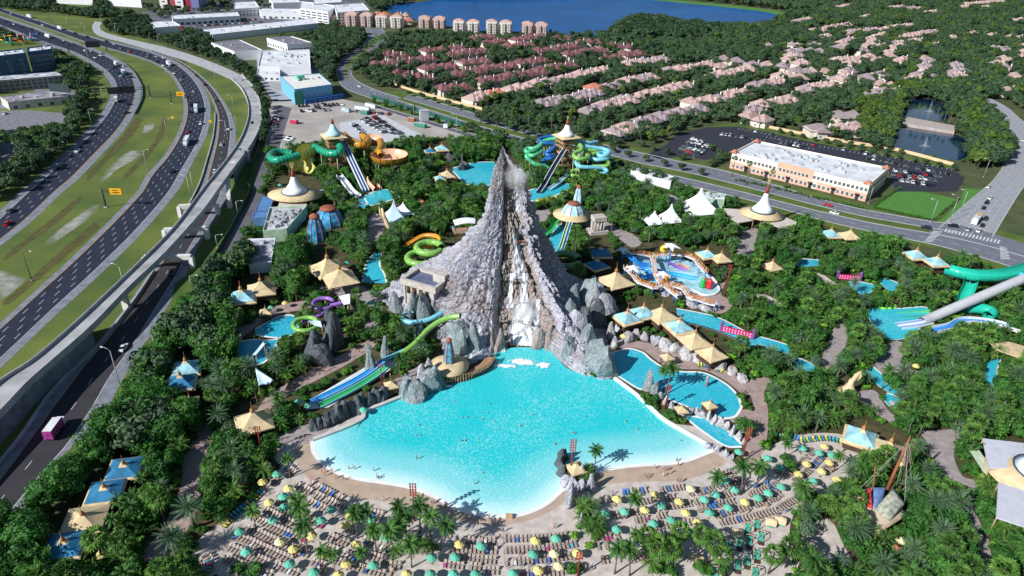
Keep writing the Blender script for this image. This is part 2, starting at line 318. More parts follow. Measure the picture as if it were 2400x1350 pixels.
lowwall('boundary_fence',k1([(1935,830),(1850,960),(1790,1130),(1740,1290)])+k4([(1760,0),(1690,150),(1530,440),(1340,760),(1190,985),(1030,1215)])+k7([(970,10),(790,240),(600,480),(430,640)]),2.2,0.15,M('fence_green',(0.035,0.055,0.04)),'dark green boundary fence along the service road','fence')
# ================================================================== town roads, lots, lake, ponds
for L_,R_ in((A_L,A_R),(B_L,B_R),(C_L,C_R),(D_L,D_R),(V_L,V_R)):mark(list(L_)+list(R_)[::-1])
def road2(name,T,B,mat,label,z=0.05,lines=(0.5,),wpaint=0.2,edge=True,sm=5,dash=True):
 a,c=strip_edges(T,B,110,z,sm);m=MB();m.strip(c,a);r=struct(m.build(name,mat),label=label);m=MB()
 d=(c-a);wv=np.linalg.norm(d,axis=1)[:,None];d=d/wv
 for t in lines:
  p=a+(c-a)*t+[0,0,0.02]
  for i in range(0,len(p)-1,2 if dash else 1):m.strip(p[i:i+2]-d[i:i+2]*wpaint/2,p[i:i+2]+d[i:i+2]*wpaint/2)
 m2=MB()
 for t in(0,1):p=a+(c-a)*t;m2 .strip(p-d*0.35+[0,0,0.12],p+d*0.35+[0,0,0.12]);m2 .strip(p+d*0.35+[0,0,0.12],p+d*0.35);m2 .strip(p-d*0.35,p-d*0.35+[0,0,0.12])
 if lines:m.build('lane_marking',paint_w,r)
 if edge:m2 .build('kerb',concrete,r)
 mark(list(T)+list(B)[::-1]);return a,c
sheet('roadside_grass',[(880,215),(960,213),(1130,262),(1330,312),(1600,370),(1850,436),(2090,496),(2200,500),(2420,560),(2420,660),(2200,585),(2000,545),(1780,490),(1500,420),(1200,345),(1000,282),(880,250)],0.03,grass_dry,label='grass verges and median of the avenue')
TLT=[(857,66),(863,87),(850,107),(813,130),(793,153),(790,180),(810,207),(860,227),(910,243)]
TLB=[(893,66),(910,87),(897,107),(863,123),(837,143),(823,167),(837,190),(887,213),(940,230)]
road2('avenue_road',TLT,TLB,M('avenue_asphalt',(0.155,0.165,0.20),0.85,vary=0.12),'grey avenue bending down from the lake',lines=(0.25,0.75))
sheet('avenue_median',[(881,75),(884,95),(868,112),(835,135),(818,160),(815,178),(822,192),(815,185),(807,165),(812,148),(830,130),(865,108),(876,92)],0.12,grass,sm=3,label='grass median of the avenue bend')
RU=road2('avenue_road',[(960,221),(1040,244),(1130,271),(1230,297),(1320,318),(1420,340),(1520,362),(1600,380),(1683,397),(1760,417),(1847,443),(1930,468),(2010,488),(2090,503),(2170,517),(2250,527)],[(945,230),(1030,255),(1120,283),(1220,310),(1310,332),(1410,358),(1510,384),(1607,403),(1717,430),(1787,448),(1870,470),(1950,490),(2030,508),(2110,522),(2190,536),(2250,545)],M('avenue_asphalt'),'far carriageway of the avenue in front of the office building')
RLW=road2('avenue_road',[(930,234),(1020,262),(1110,291),(1210,319),(1300,341),(1400,368),(1500,394),(1600,416),(1700,440),(1780,460),(1870,483),(1950,502),(2030,520),(2110,535),(2200,550),(2310,575),(2430,610)],[(915,243),(1005,272),(1095,301),(1200,330),(1290,353),(1390,380),(1490,406),(1590,430),(1690,453),(1780,475),(1870,500),(1950,522),(2030,540),(2110,557),(2200,576),(2310,606),(2430,645)],M('avenue_asphalt'),'near carriageway of the avenue along the park edge')
side_m=M('pale_asphalt',(0.30,0.31,0.335),0.85,vary=0.10)
RS=road2('side_road',[(2200,536),(2250,490),(2297,450),(2333,417),(2367,360),(2372,322),(2352,290),(2325,258),(2290,235)],[(2325,556),(2363,493),(2390,450),(2430,395),(2440,345),(2420,305),(2390,278),(2360,252),(2320,230)],side_m,'wide pale side road running up from the crossroads',lines=(0.3,0.62,0.8),z=0.06)
sheet('crossroads',[(2180,517),(2250,527),(2330,548),(2430,580),(2430,648),(2310,606),(2180,572)],0.065,M('avenue_asphalt'),label='crossroads between the avenue and the pale side road')
mark([(2180,505),(2430,540),(2430,650),(2300,610),(2170,575)])
def ladder(p0,p1,q0,q1,n,label):
 m=MB();A=np.linspace(W(*p0,0.09),W(*p1,0.09),n*2);B=np.linspace(W(*q0,0.09),W(*q1,0.09),n*2)
 for i in range(0,2*n-1,2):m.add([A[i],A[i+1],B[i+1],B[i]],[(0,1,2,3)])
 struct(m.build('crosswalk',paint_w),label=label)
ladder((2165,566),(2188,541),(2184,567),(2208,543),9,'ladder crosswalk on the left of the crossroads')
ladder((2217,536),(2345,563),(2213,543),(2340,571),16,'ladder crosswalk across the pale side road')
ladder((2343,577),(2345,607),(2360,582),(2367,607),8,'ladder crosswalk at the right end of the crossroads')
for t in(0.18,0.43,0.6):
 pass
sheet('roadside_lawn',[(2113,440),(2244,466),(2188,515),(2045,486)],0.045,lawn_m,label='square mown lawn beside the office building');mark([(2105,436),(2252,464),(2192,522),(2036,488)])
sheet('roadside_lawn',[(2262,440),(2300,445),(2250,505),(2215,530),(2195,525),(2250,470)],0.045,lawn_m,label='narrow grass strip beside the pale side road');mark([(2262,440),(2300,445),(2250,505),(2215,530),(2195,525)])
lot=M('lot_asphalt',(0.030,0.033,0.048),0.85,vary=0.15)
LOT1=[(1590,312),(1660,298),(1733,297),(1813,313),(1950,343),(2033,357),(2233,397),(2262,417),(2243,449),(2100,449),(2083,400),(1717,353),(1667,378),(1610,366),(1545,372),(1515,362),(1560,340)]
sheet('parking_lot',LOT1,0.05,lot,label='dark asphalt parking lot round the office building');mark(LOT1)
sheet('lot_verge',[(1640,300),(1735,286),(1830,305),(1960,336),(2040,350),(2236,388),(2233,397),(2033,357),(1950,343),(1813,313),(1733,297),(1660,298)],0.045,grass_dry,label='grass strip behind the parking lot')
PAD=[(795,288),(897,270),(990,317),(900,333),(800,318)]
sheet('work_yard',[(628,262),(640,235),(700,232),(800,232),(860,243),(950,270),(1060,305),(1140,318),(1100,328),(985,322),(900,335),(800,330),(740,330),(690,340),(655,365),(620,350)],0.03,dirt,label='bare pale dirt yard behind the water park');mark([(628,262),(640,235),(800,232),(950,270),(1060,305),(1100,318),(985,320),(900,333),(800,326),(700,330),(655,350),(628,330)])
sheet('staff_parking_lot',PAD,0.05,M('pale_concrete',(0.50,0.51,0.54),0.9,vary=0.1),label='pale concrete car park behind the slide tower')
road2('perimeter_road',[(862,240),(930,261),(1000,281),(1060,300),(1130,320)],[(850,243),(920,266),(990,287),(1050,306),(1115,326)],M('service_asphalt'),'straight perimeter road behind the pale car park',lines=(),sm=2)
water_lake=M('lake_water',(0.006,0.080,0.26),0.35,vary=0.15,scale=0.01,bump=0.05,bscale=0.25,spec=0.08)
LAKE=[(905,14),(1000,3),(1100,-14),(1300,-26),(1460,-6),(1600,7),(1700,17),(1800,29),(1822,40),(1790,54),(1700,62),(1600,70),(1500,76),(1400,84),(1300,80),(1200,74),(1100,70),(1000,54),(925,32)]
sheet('lake',LAKE,0.05,water_lake,sm=4,label='wide deep blue lake at the top of the picture');mark(LAKE[:10]+[(1700,56),(1600,52),(1560,42),(1500,36),(1455,50),(1420,72),(1400,77),(1300,72),(1285,60),(1120,52),(1000,42),(925,30)])
sheet('lake_shore',[(1440,-12),(1600,2),(1700,11),(1800,22),(1850,34),(1825,41),(1800,30),(1700,18.5),(1600,8),(1460,-5)],0.04,lawn_m,sm=3,label='grassy far bank of the lake');mark([(1600,0),(1700,8),(1850,34),(1825,41),(1700,20),(1600,9)])
water_pond=M('pond_water',(0.006,0.020,0.055),0.08,vary=0.2,scale=0.05,bump=0.03,bscale=0.6,spec=0.5)
k3=lambda p:PXS(p,1600,0,3)
P1=k3([(1510,910),(1640,900),(1900,940),(2010,1000),(2010,1090),(1920,1130),(1800,1105),(1600,1065),(1470,1035),(1470,960)]);P2=k3([(1570,690),(1800,705),(1850,770),(1850,850),(1550,820),(1555,730)])
sheet('pond',P1,0.04,water_pond,sm=3,label='dark blue fountain pond behind the parking lot');mark(P1)
sheet('pond',P2,0.04,water_pond,sm=3,label='dark far pond with a tall fountain, behind the palm causeway');mark(P2)
b=MB();q=WA(k3([(1540,885),(1905,945),(1915,905),(1545,835)]),0);b.prism([(p[0],p[1])for p in q],0,2.2);cw=tag(b.build('causeway',M('causeway_stone',(0.42,0.36,0.33),0.9,vary=0.2,scale=1.0)),'stone causeway with paved top between the two ponds','causeway');mark(k3([(1530,780),(1920,850),(1915,945),(1530,890)]))
LAND.append((2165,300,'the palm causeway between the ponds'));LAND.append((2165,345,'the near fountain pond'))
sheet('hotel_parking',[(-40,262),(60,258),(150,265),(160,285),(60,300),(-40,330)],0.035,M('lot_grey',(0.20,0.20,0.23),0.9,vary=0.2),label='grey parking lot beside the low building');mark([(0,260),(60,258),(150,265),(155,282),(60,290),(0,315)])
sheet('hotel_parking',[(-40,335),(30,332),(45,350),(20,378),(-40,392)],0.035,M('lot_grey'),label='marked grey parking lot at the left edge');mark([(-40,337),(30,335),(42,350),(20,374),(-40,385)])
sheet('motel_drive',[(80,208),(180,212),(178,232),(120,245),(0,255),(0,240),(90,232)],0.035,M('lot_grey'),label='driveway of the low motel block')
sheet('shopping_lot',[(330,28),(560,0),(760,-14),(900,4),(840,30),(740,40),(640,55),(440,82),(380,62)],0.03,M('mall_asphalt',(0.13,0.135,0.155),0.9,vary=0.25,scale=0.03),label='asphalt lots of the shopping district')
sheet('shopping_lot',[(600,118),(735,112),(765,215),(800,232),(640,238),(605,180)],0.03,M('lot_pale',(0.36,0.36,0.38),0.9,vary=0.2),label='pale loading yards round the warehouses')
mark([(600,118),(735,112),(740,190),(790,232),(640,238),(605,170)],clear=False)
# ================================================================== water park ground and pools
sheet('park_ground',[(640,335),(760,335),(985,325),(1150,320),(1240,350),(1420,390),(1560,432),(1700,466),(1900,530),(2100,575),(2500,690),(2500,1420),(100,1420),(330,1010),(530,680),(600,520)],0.02,M('planting_soil',srgb('#2f3a1c'),0.95,scale=0.25,col2=srgb('#5a5038')),label='planted ground of the water park')
SHORE=[(733,1035),(738,1062),(765,1092),(800,1111),(850,1124),(900,1131),(960,1142),(1010,1160),(1070,1190),(1120,1205),(1180,1210),(1230,1203),(1280,1180),(1325,1142),(1385,1110),(1440,1097),(1500,1090),(1560,1087),(1610,1079),(1672,1055)]
BACK=[(733,1035),(800,1010),(850,986),(858,966),(900,950),(960,925),(1000,908),(1036,896),(1060,880),(1110,868),(1145,850),(1160,826),(1200,815),(1260,815),(1300,822),(1315,850),(1340,868),(1400,885),(1440,892),(1500,938),(1550,985),(1600,1015),(1672,1055)]
BEACH=[(700,1020),(640,1060),(655,1090),(648,1110),(600,1160),(520,1222),(455,1275),(455,1320),(480,1420),(1880,1420),(1850,1300),(1862,1200),(1930,1168),(1990,1130),(2015,1080),(2045,1040),(1960,1016),(1880,1018),(1830,1034),(1785,1060),(1740,1094),(1715,1078),(1690,1050),(1640,1000),(900,940)]
sheet('beach',BEACH,0.05,sandm,sm=3,label='pale sand beach full of loungers round the wave pool');mark(BEACH,clear=False)
def pool_mat(name,shallow,deep,painted_caustics=0.25,cells=1.15):
 m=bpy.data.materials.new(name);m.use_nodes=True;n=m.node_tree.nodes;l=m.node_tree.links;bs=n['Principled BSDF']
 at=n.new('ShaderNodeAttribute');at.attribute_name='depth';rp=n.new('ShaderNodeValToRGB');rp.color_ramp.interpolation='EASE'
 e=rp.color_ramp.elements;e[0].color=(*shallow,1);e[1].color=(*deep,1);mid=e.new(0.42);mid.color=(*[0.30*a+0.70*c for a,c in zip(shallow,deep)],1)
 l.new(at.outputs['Fac'],rp.inputs[0])
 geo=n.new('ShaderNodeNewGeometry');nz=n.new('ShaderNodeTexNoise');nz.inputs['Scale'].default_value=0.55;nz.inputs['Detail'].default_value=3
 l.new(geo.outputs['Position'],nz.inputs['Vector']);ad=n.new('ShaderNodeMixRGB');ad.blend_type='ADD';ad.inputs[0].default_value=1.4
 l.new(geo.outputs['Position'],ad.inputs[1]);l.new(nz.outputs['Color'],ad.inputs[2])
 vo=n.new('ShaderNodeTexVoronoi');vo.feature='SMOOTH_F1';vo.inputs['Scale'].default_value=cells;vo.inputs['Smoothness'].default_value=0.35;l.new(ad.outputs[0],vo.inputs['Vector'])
 mr=n.new('ShaderNodeMapRange');mr.inputs[1].default_value=0.42;mr.inputs[2].default_value=0.78;mr.inputs[3].default_value=0;mr.inputs[4].default_value=painted_caustics;l.new(vo.outputs['Distance'],mr.inputs[0])
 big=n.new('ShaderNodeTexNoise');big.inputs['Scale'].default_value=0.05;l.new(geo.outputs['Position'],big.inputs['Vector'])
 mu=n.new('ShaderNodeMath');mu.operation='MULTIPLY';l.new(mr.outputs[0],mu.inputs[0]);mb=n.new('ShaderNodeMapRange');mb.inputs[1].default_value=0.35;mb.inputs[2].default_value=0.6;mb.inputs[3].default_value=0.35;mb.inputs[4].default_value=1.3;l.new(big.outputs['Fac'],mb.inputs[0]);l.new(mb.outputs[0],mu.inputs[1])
 mx=n.new('ShaderNodeMix');mx.data_type='RGBA';l.new(mu.outputs[0],mx.inputs[0]);l.new(rp.outputs[0],mx.inputs[6]);mx.inputs[7].default_value=(0.55,0.86,0.88,1)  # caustic light network painted into the water colour as paler lines
 l.new(mx.outputs[2],bs.inputs['Base Color']);bs.inputs['Roughness'].default_value=0.12;bs.inputs['Specular IOR Level'].default_value=0.4
 bp=n.new('ShaderNodeBump');bp.inputs['Strength'].default_value=0.5;bp.inputs['Distance'].default_value=0.10;l.new(vo.outputs['Distance'],bp.inputs['Height']);l.new(bp.outputs[0],bs.inputs['Normal'])
 return m
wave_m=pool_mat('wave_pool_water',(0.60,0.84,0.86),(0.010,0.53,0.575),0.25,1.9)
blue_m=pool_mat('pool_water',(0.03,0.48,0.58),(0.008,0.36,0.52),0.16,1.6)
def pool(name,shore,back,z,mat,label,full=30.0,nu=150,nv=44,depth=None):
 a=resample(WA(smooth(shore,6),z),nu);c=resample(WA(smooth(back,5),z),nu);m=MB();V=[]
 for j in range(nv):
  t=(j/(nv-1))**1.4;V.append(a+(c-a)*t)
 V=np.concatenate(V);Fs=[(j*nu+i,j*nu+i+1,(j+1)*nu+i+1,(j+1)*nu+i)for j in range(nv-1)for i in range(nu-1)]
 m.add(V,Fs,smooth=True);o=m.build(name,mat);at=o.data.attributes.new('depth','FLOAT','POINT')
 d=np.full(len(V),1e9)
 for p in a:d=np.minimum(d,np.hypot(V[:,0]-p[0],V[:,1]-p[1]))
 at.data.foreach_set('value',(np.clip(d/full,0,1)if depth is None else np.full(len(V),depth)).astype(np.float32))
 mark(list(shore)+list(back)[::-1]);return tag(o,label,'pool')if False else struct(o,label=label)
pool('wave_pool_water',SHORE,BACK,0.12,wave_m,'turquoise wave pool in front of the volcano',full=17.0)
sa=resample(WA(smooth(SHORE,6),0.0),200);tg=np.gradient(sa,axis=0);tg/=np.linalg.norm(tg,axis=1)[:,None];sn=np.stack([tg[:,1],-tg[:,0],0*tg[:,0]],1)
wv=4.5+2.0*np.sin(np.linspace(0,9,200))
m=MB();m.strip(sa+sn*wv[:,None]+[0,0,0.075],sa+[0,0,0.075]);m.build('wet_sand',wet,bpy.data.objects['beach'])
m=MB();m.strip(sa+sn*0.75+[0,0,0.14],sa-sn*0.45+[0,0,0.15]);struct(m.build('pool_rim',M('white_plaster',(0.78,0.78,0.76),0.6,vary=0.05)),label='white rim along the beach edge of the wave pool')
def wall_line(name,pts,h,w,mat,label,sm=5,cat='wall',clear=True):
 o=lowwall(name,pts,h,w,mat,label,cat,sm=sm)
 if clear:mark([(p[0],p[1]-4)for p in pts]+[(p[0],p[1]+4)for p in pts][::-1])
 return o
plaster=MATS['white_plaster']
wall_line('pool_wall',[(733,1033),(800,1008),(848,985),(856,966),(900,949),(960,924),(1000,906)],0.8,1.2,M('pool_coping',(0.55,0.53,0.51),0.8,vary=0.12),'pale coping wall on the left side of the wave pool')
wall_line('pool_wall',[(1440,888),(1500,934),(1550,981),(1600,1011),(1672,1052)],0.7,1.1,plaster,'white coping wall on the right side of the wave pool')
POOLS=[('leisure_pool',[(1445,880),(1500,913),(1520,905),(1550,928),(1600,950),(1650,966),(1690,980),(1722,977),(1738,955)],[(1380,786),(1404,788),(1424,826),(1470,818),(1505,826),(1525,843),(1560,865),(1600,872),(1650,875),(1700,900),(1728,928),(1738,955)],'blue leisure pool right of the volcano',0.25),('side_pool',[(1606,980),(1650,1014),(1700,1046),(1738,1048)],[(1606,974),(1655,983),(1705,1010),(1738,1042)],'narrow blue pool strip beside the boulders',0.4),('river_water',[(850,662),(852,640),(860,615),(880,590)],[(906,664),(902,645),(890,620),(896,592)],'turquoise river bend left of the volcano',0.2),('kids_pool',[(598,785),(625,790),(660,792),(690,782),(706,752)],[(598,772),(620,760),(650,744),(680,739),(706,750)],'blue pool with a wavy white edge among trees',0.6),('kids_pool',[(546,822),(560,848),(590,858),(625,845),(652,800)],[(546,818),(562,803),(590,797),(625,798),(652,795)],'deep blue round pool beside the stilt huts',0.7),('splash_pool',[(838,472),(870,482),(915,470),(936,462)],[(838,468),(870,452),(905,444),(936,460)],'turquoise landing pool under the orange slide mouth',0.15),('splash_pool',[(836,476),(845,490),(862,488)],[(836,473),(850,462),(862,478)],'small blue landing pool of the dark chutes',0.5),('lagoon_pool',[(1062,402),(1090,430),(1120,436),(1160,434)],[(1062,394),(1095,384),(1130,380),(1160,380)],'turquoise lagoon behind the volcano',0.2),('splash_pool',[(1236,468),(1262,474),(1290,464),(1335,444)],[(1236,448),(1262,440),(1295,436),(1335,430)],'turquoise landing pool under the right slide tower',0.2),('river_water',[(1285,588),(1316,588),(1330,560)],[(1288,560),(1304,530),(1326,524)],'turquoise channel right of the volcano peak',0.35),('river_water',[(1590,752),(1640,764),(1700,784),(1770,818)],[(1585,724),(1640,734),(1690,748),(1775,794)],'turquoise river behind the row of thatched huts',0.3),('river_water',[(1760,800),(1800,815),(1850,830)],[(1760,785),(1800,795),(1850,810)],'short stretch of river glinting between palms',0.35),('splash_pool',[(2030,735),(2055,772),(2085,795),(2128,790),(2155,768),(2180,730)],[(2030,728),(2060,722),(2100,724),(2130,722),(2165,720),(2180,728)],'turquoise landing pool of the long grey slide',0.1),('river_water',[(1855,620),(1880,625),(1920,622)],[(1855,608),(1880,607),(1920,610)],'small river glimpse below the pair of stilt huts',0.4),('river_water',[(1990,672),(2020,690),(2050,680)],[(1990,660),(2020,662),(2050,668)],'shallow river bend by the red lettered sign',0.2),('river_water',[(2060,660),(2085,682),(2105,678)],[(2062,652),(2085,656),(2105,664)],'river patch under a spreading palm',0.3),('river_water',[(2025,868),(2060,905),(2095,925)],[(2045,860),(2080,890),(2110,915)],'turquoise river bend beside the shell sculpture',0.2),('river_water',[(2308,850),(2300,880),(2312,915),(2340,920)],[(2345,838),(2335,870),(2340,895),(2352,912)],'turquoise river under the long thatched canopy',0.3),('river_water',[(2070,935),(2090,955),(2115,950)],[(2078,922),(2100,930),(2118,940)],'river glimpse below the boulder island',0.3),('river_water',[(1860,850),(1880,880),(1910,870)],[(1862,838),(1885,845),(1910,858)],'small river glimpse left of the brown footbridge',0.4),]
for pi,(nm,s_,k_,lb,dp)in enumerate(POOLS):
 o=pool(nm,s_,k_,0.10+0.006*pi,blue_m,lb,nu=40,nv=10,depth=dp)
 mid=((s_[len(s_)//2][0]+k_[len(k_)//2][0])/2,(s_[len(s_)//2][1]+k_[len(k_)//2][1])/2)
 for nm2,e in(('rim',s_),('rim',k_)):
  p=WA(smooth(e,5),0);t_=np.gradient(p,axis=0);t_/=np.linalg.norm(t_,axis=1)[:,None]+1e-9;nn=np.stack([t_[:,1],-t_[:,0],0*t_[:,0]],1)*0.4
  q=MB();q.strip(p+nn+[0,0,0.16],p-nn+[0,0,0.16]);q.build('rim',plaster,o)
PATHS=[('path',[(480,985),(455,1030),(430,1075),(422,1140),(400,1200),(365,1260),(325,1310),(375,1325),(440,1240),(472,1160),(480,1080),(502,1020)],path_m,'red brown path curving up the left side',True),('path',[(640,918),(720,872),(800,832),(875,792),(886,806),(820,850),(760,882),(690,918),(640,950),(600,1010),(585,1000),(610,950)],path_m,'red brown walkway behind the racing slides',True),('path',[(790,975),(850,938),(900,905),(960,868),(1010,842),(1020,850),(985,885),(930,920),(860,958),(800,990),(730,1030),(690,1040),(640,1030),(700,1000)],path_g,'paved terrace between the racing slides and the wave pool',True),('path',[(1738,905),(1760,930),(1768,980),(1745,1060),(1740,1095),(1765,1090),(1795,1040),(1800,960),(1790,920),(1810,890),(1785,880)],path_m,'red brown path beside the striped steps',True),('path',[(1925,850),(1940,800),(1962,755),(1985,752),(1985,800),(1962,850),(1935,870)],path_g,'straight brown footbridge over the river',True),('path',[(1728,598),(1732,560),(1742,540),(1775,535),(1772,560),(1760,605)],path_g,'pale approach path below the entrance pavilion',True),('path',[(2107,990),(2166,1010),(2255,1008),(2235,1060),(2255,1115),(2290,1130),(2278,1185),(2295,1220),(2322,1285),(2318,1380),(2285,1380),(2300,1295),(2268,1235),(2265,1190),(2253,1152),(2220,1128),(2186,1080),(2165,1025)],path_g,'mauve path winding down the right side',True),('path',[(1690,985),(1720,990),(1760,1000),(1790,970),(1740,960)],path_m,'landing at the end of the leisure pool',False),('path',[(1450,790),(1500,800),(1560,815),(1620,845),(1700,868),(1745,895),(1755,925),(1735,920),(1700,892),(1650,868),(1600,865),(1560,858),(1528,836),(1500,818),(1440,812)],path_m,'curved pool deck behind the leisure pool',True),('path',[(1600,660),(1660,680),(1700,660),(1690,690),(1720,710),(1690,735),(1640,720),(1590,690)],path_m,'red brown plaza beside the water playground',True),('play_sand',[(1725,698),(1748,686),(1790,690),(1825,705),(1838,720),(1810,726),(1770,718),(1735,710)],sandm,'sandy play area with a curved edge',False),('path',[(870,500),(905,505),(900,540),(880,565),(855,555),(860,530)],path_g,'shaded mauve plaza by the white tents',True),('path',[(540,770),(580,760),(640,720),(720,705),(730,722),(660,735),(600,765),(555,800)],path_m,'pool deck with chairs left of the wavy pool',True),('path',[(1870,642),(1920,640),(1950,658),(1978,676),(1960,684),(1920,663),(1870,656)],sandm,'pale sandy river bank by the red sign',False),('path',[(1500,430),(1560,450),(1600,470),(1640,500),(1600,500),(1540,470),(1500,450)],path_g,'back path behind the entrance tents',False),('path',[(1340,520),(1370,500),(1400,510),(1500,560),(1480,580),(1430,545),(1390,535)],path_g,'mauve path behind the round pavilion',True),('path',[(1240,500),(1290,490),(1285,515),(1245,520)],path_g,'mauve path left of the round pavilion',True),('path',[(2040,860),(2090,800),(2130,815),(2110,850),(2150,870),(2200,860),(2240,880),(2180,900),(2100,890),(2060,900)],path_g,'sandy path near the row of blue loungers',False),('path',[(2000,925),(2050,915),(2080,960),(2110,985),(2085,990),(2030,950)],path_g,'mauve path by the shell sculpture',True),('path',[(700,690),(780,660),(870,680),(900,740),(880,790),(850,780),(870,730),(830,700),(760,690)],path_g,'shaded plaza left of the volcano',False),('path',[(1960,1360),(1870,1290),(1900,1230),(1945,1215),(1990,1300),(2060,1380)],sandm,'sand margin at the bottom edge',False),]
for i,(nm,P,mt,lb,cl)in enumerate(PATHS):
 sheet(nm,P,0.06+0.003*i,mt,sm=4,label=lb);mark(P,clear=cl)
# ================================================================== the volcano
from mathutils.kdtree import KDTree
from mathutils.bvhtree import BVHTree
def rock_mat(name,a,b_,c_,scale=0.06,bump=0.35):
 m=bpy.data.materials.new(name);m.use_nodes=True;n=m.node_tree.nodes;l=m.node_tree.links;bs=n['Principled BSDF'];MATS[name]=m
 geo=n.new('ShaderNodeNewGeometry')
 def nz(s,d=6,vec=None):
  t=n.new('ShaderNodeTexNoise');t.inputs['Scale'].default_value=s;t.inputs['Detail'].default_value=d;l.new(vec or geo.outputs['Position'],t.inputs['Vector']);return t
 def mix(fac,x,y,lo,hi):
  r=n.new('ShaderNodeMapRange');r.inputs[1].default_value=lo;r.inputs[2].default_value=hi;l.new(fac,r.inputs[0])
  k=n.new('ShaderNodeMix');k.data_type='RGBA';l.new(r.outputs[0],k.inputs[0])
  for i,v in((6,x),(7,y)):
   if isinstance(v,tuple):k.inputs[i].default_value=(*v,1)
   else:l.new(v,k.inputs[i])
  return k.outputs[2]
 c1=mix(nz(scale,8).outputs['Fac'],a,b_,0.48,0.66);c2=mix(nz(scale*2.7,6).outputs['Fac'],c1,c_,0.52,0.72)
 mp=n.new('ShaderNodeMapping');mp.inputs['Scale'].default_value=(1.2,1.2,0.12);l.new(geo.outputs['Position'],mp.inputs[0])
 st=nz(0.8,6,mp.outputs[0]);hv=n.new('ShaderNodeHueSaturation');mr=n.new('ShaderNodeMapRange');mr.inputs[1].default_value=0.3;mr.inputs[2].default_value=0.7;mr.inputs[3].default_value=0.72;mr.inputs[4].default_value=1.25
 l.new(st.outputs['Fac'],mr.inputs[0]);l.new(mr.outputs[0],hv.inputs['Value']);l.new(c2,hv.inputs['Color']);l.new(hv.outputs[0],bs.inputs['Base Color'])
 bs.inputs['Roughness'].default_value=0.85;bs.inputs['Specular IOR Level'].default_value=0.2
 vo=n.new('ShaderNodeTexVoronoi');vo.feature='DISTANCE_TO_EDGE';vo.inputs['Scale'].default_value=0.75
 wn=nz(1.2,3);ad=n.new('ShaderNodeMixRGB');ad.blend_type='ADD';ad.inputs[0].default_value=0.9;l.new(geo.outputs['Position'],ad.inputs[1]);l.new(wn.outputs['Color'],ad.inputs[2]);l.new(ad.outputs[0],vo.inputs['Vector'])
 cl=n.new('ShaderNodeMath');cl.operation='MINIMUM';cl.inputs[1].default_value=0.12;l.new(vo.outputs['Distance'],cl.inputs[0])
 b1=n.new('ShaderNodeBump');b1 .inputs['Distance'].default_value=3.2*bump/0.35;b1 .inputs['Strength'].default_value=0.55;l.new(cl.outputs[0],b1 .inputs['Height'])
 b2=n.new('ShaderNodeBump');b2 .inputs['Distance'].default_value=bump;b2 .inputs['Strength'].default_value=0.8;l.new(nz(1.6,8).outputs['Fac'],b2 .inputs['Height']);l.new(b1 .outputs[0],b2 .inputs['Normal']);l.new(b2 .outputs[0],bs.inputs['Normal'])
 return m
lava=rock_mat('lava_rock',(0.40,0.40,0.46),(0.33,0.29,0.30),(0.30,0.34,0.37))
lava_g=rock_mat('green_grey_rock',(0.22,0.27,0.28),(0.30,0.32,0.34),(0.17,0.21,0.20),scale=0.15)
lava_d=rock_mat('dark_rock',(0.085,0.10,0.115),(0.13,0.14,0.155),(0.07,0.085,0.085),scale=0.2)
lava_p=rock_mat('pale_rock',(0.46,0.45,0.46),(0.40,0.33,0.31),(0.36,0.38,0.38),scale=0.2)
lava_b=rock_mat('brown_rock',(0.32,0.27,0.25),(0.27,0.26,0.26),(0.34,0.23,0.19),scale=0.2)
YC=W(1192,700)[1]
def onplane(px,py,Y):
 d=FW*F_PX+RT*(px-1200)+UP*(675-py);t=Y/d[1];return d[0]*t,CAM_H+d[2]*t
SL=[(1176,341),(1170,355),(1163,380),(1157,420),(1149,470),(1140,520),(1122,546),(1103,562),(1083,582),(1058,602),(1030,622),(995,642),(950,657),(912,672),(895,690),(890,712)]
SR=[(1180,341),(1186,355),(1195,368),(1206,385),(1222,397),(1234,420),(1242,480),(1252,530),(1266,560),(1292,600),(1315,640),(1335,665),(1365,690),(1395,712)]
pl=np.array([onplane(*p,YC)for p in SL]);pr=np.array([onplane(*p,YC)for p in SR])
ZT=float(pl[0,1]);X0=float(W(1200,700)[0]);XT=(pl[0,0]+pr[0,0])/2
def XL(z):return np.interp(z,pl[::-1,1],pl[::-1,0])
def XR(z):return np.interp(z,pr[::-1,1],pr[::-1,0])
FT=[(1405,745),(1420,800),(1428,860),(1436,884),(1395,884),(1342,868),(1312,848),(1292,826),(1250,816),(1200,815),(1165,828),(1135,840),(1095,850),(1055,852),(1036,838),(1030,805),(1045,772),(1040,750),(1000,742),(950,735),(910,715)]
fw=WA(FT,0);ax=np.array([X0,YC])
ang=np.arctan2(fw[:,1]-ax[1],fw[:,0]-ax[0]);rad=np.hypot(fw[:,1]-ax[1],fw[:,0]-ax[0])
RL0,RR0=X0-XL(0),XR(0)-X0
ka=[0.0,-math.pi,math.pi*0.75,math.pi*0.5,math.pi*0.25,0.08];kr=[RR0,RL0,34,30,30,RR0]
AA=np.r_[ang,ka];RRr=np.r_[rad,kr];o_=np.argsort(AA);AA,RRr=AA[o_],RRr[o_]
def R0(th):th=(th+math.pi)%(2*math.pi)-math.pi;return np.interp(th,np.r_[AA-2*math.pi,AA,AA+2*math.pi],np.r_[RRr,RRr,RRr])
NT,NZ=460,280
th=np.linspace(-math.pi,math.pi,NT,endpoint=False);u=np.linspace(0,1,NZ);zl=ZT*u**1.35
TH,ZZ=np.meshgrid(th,zl)
cX=X0+(XT-X0)*(ZZ/ZT);gl=(cX-XL(ZZ))/RL0;gr=(XR(ZZ)-cX)/RR0
gf=0.62*0.5*(gl+gr)+0.38*np.maximum(1-ZZ/ZT,0)**1.35
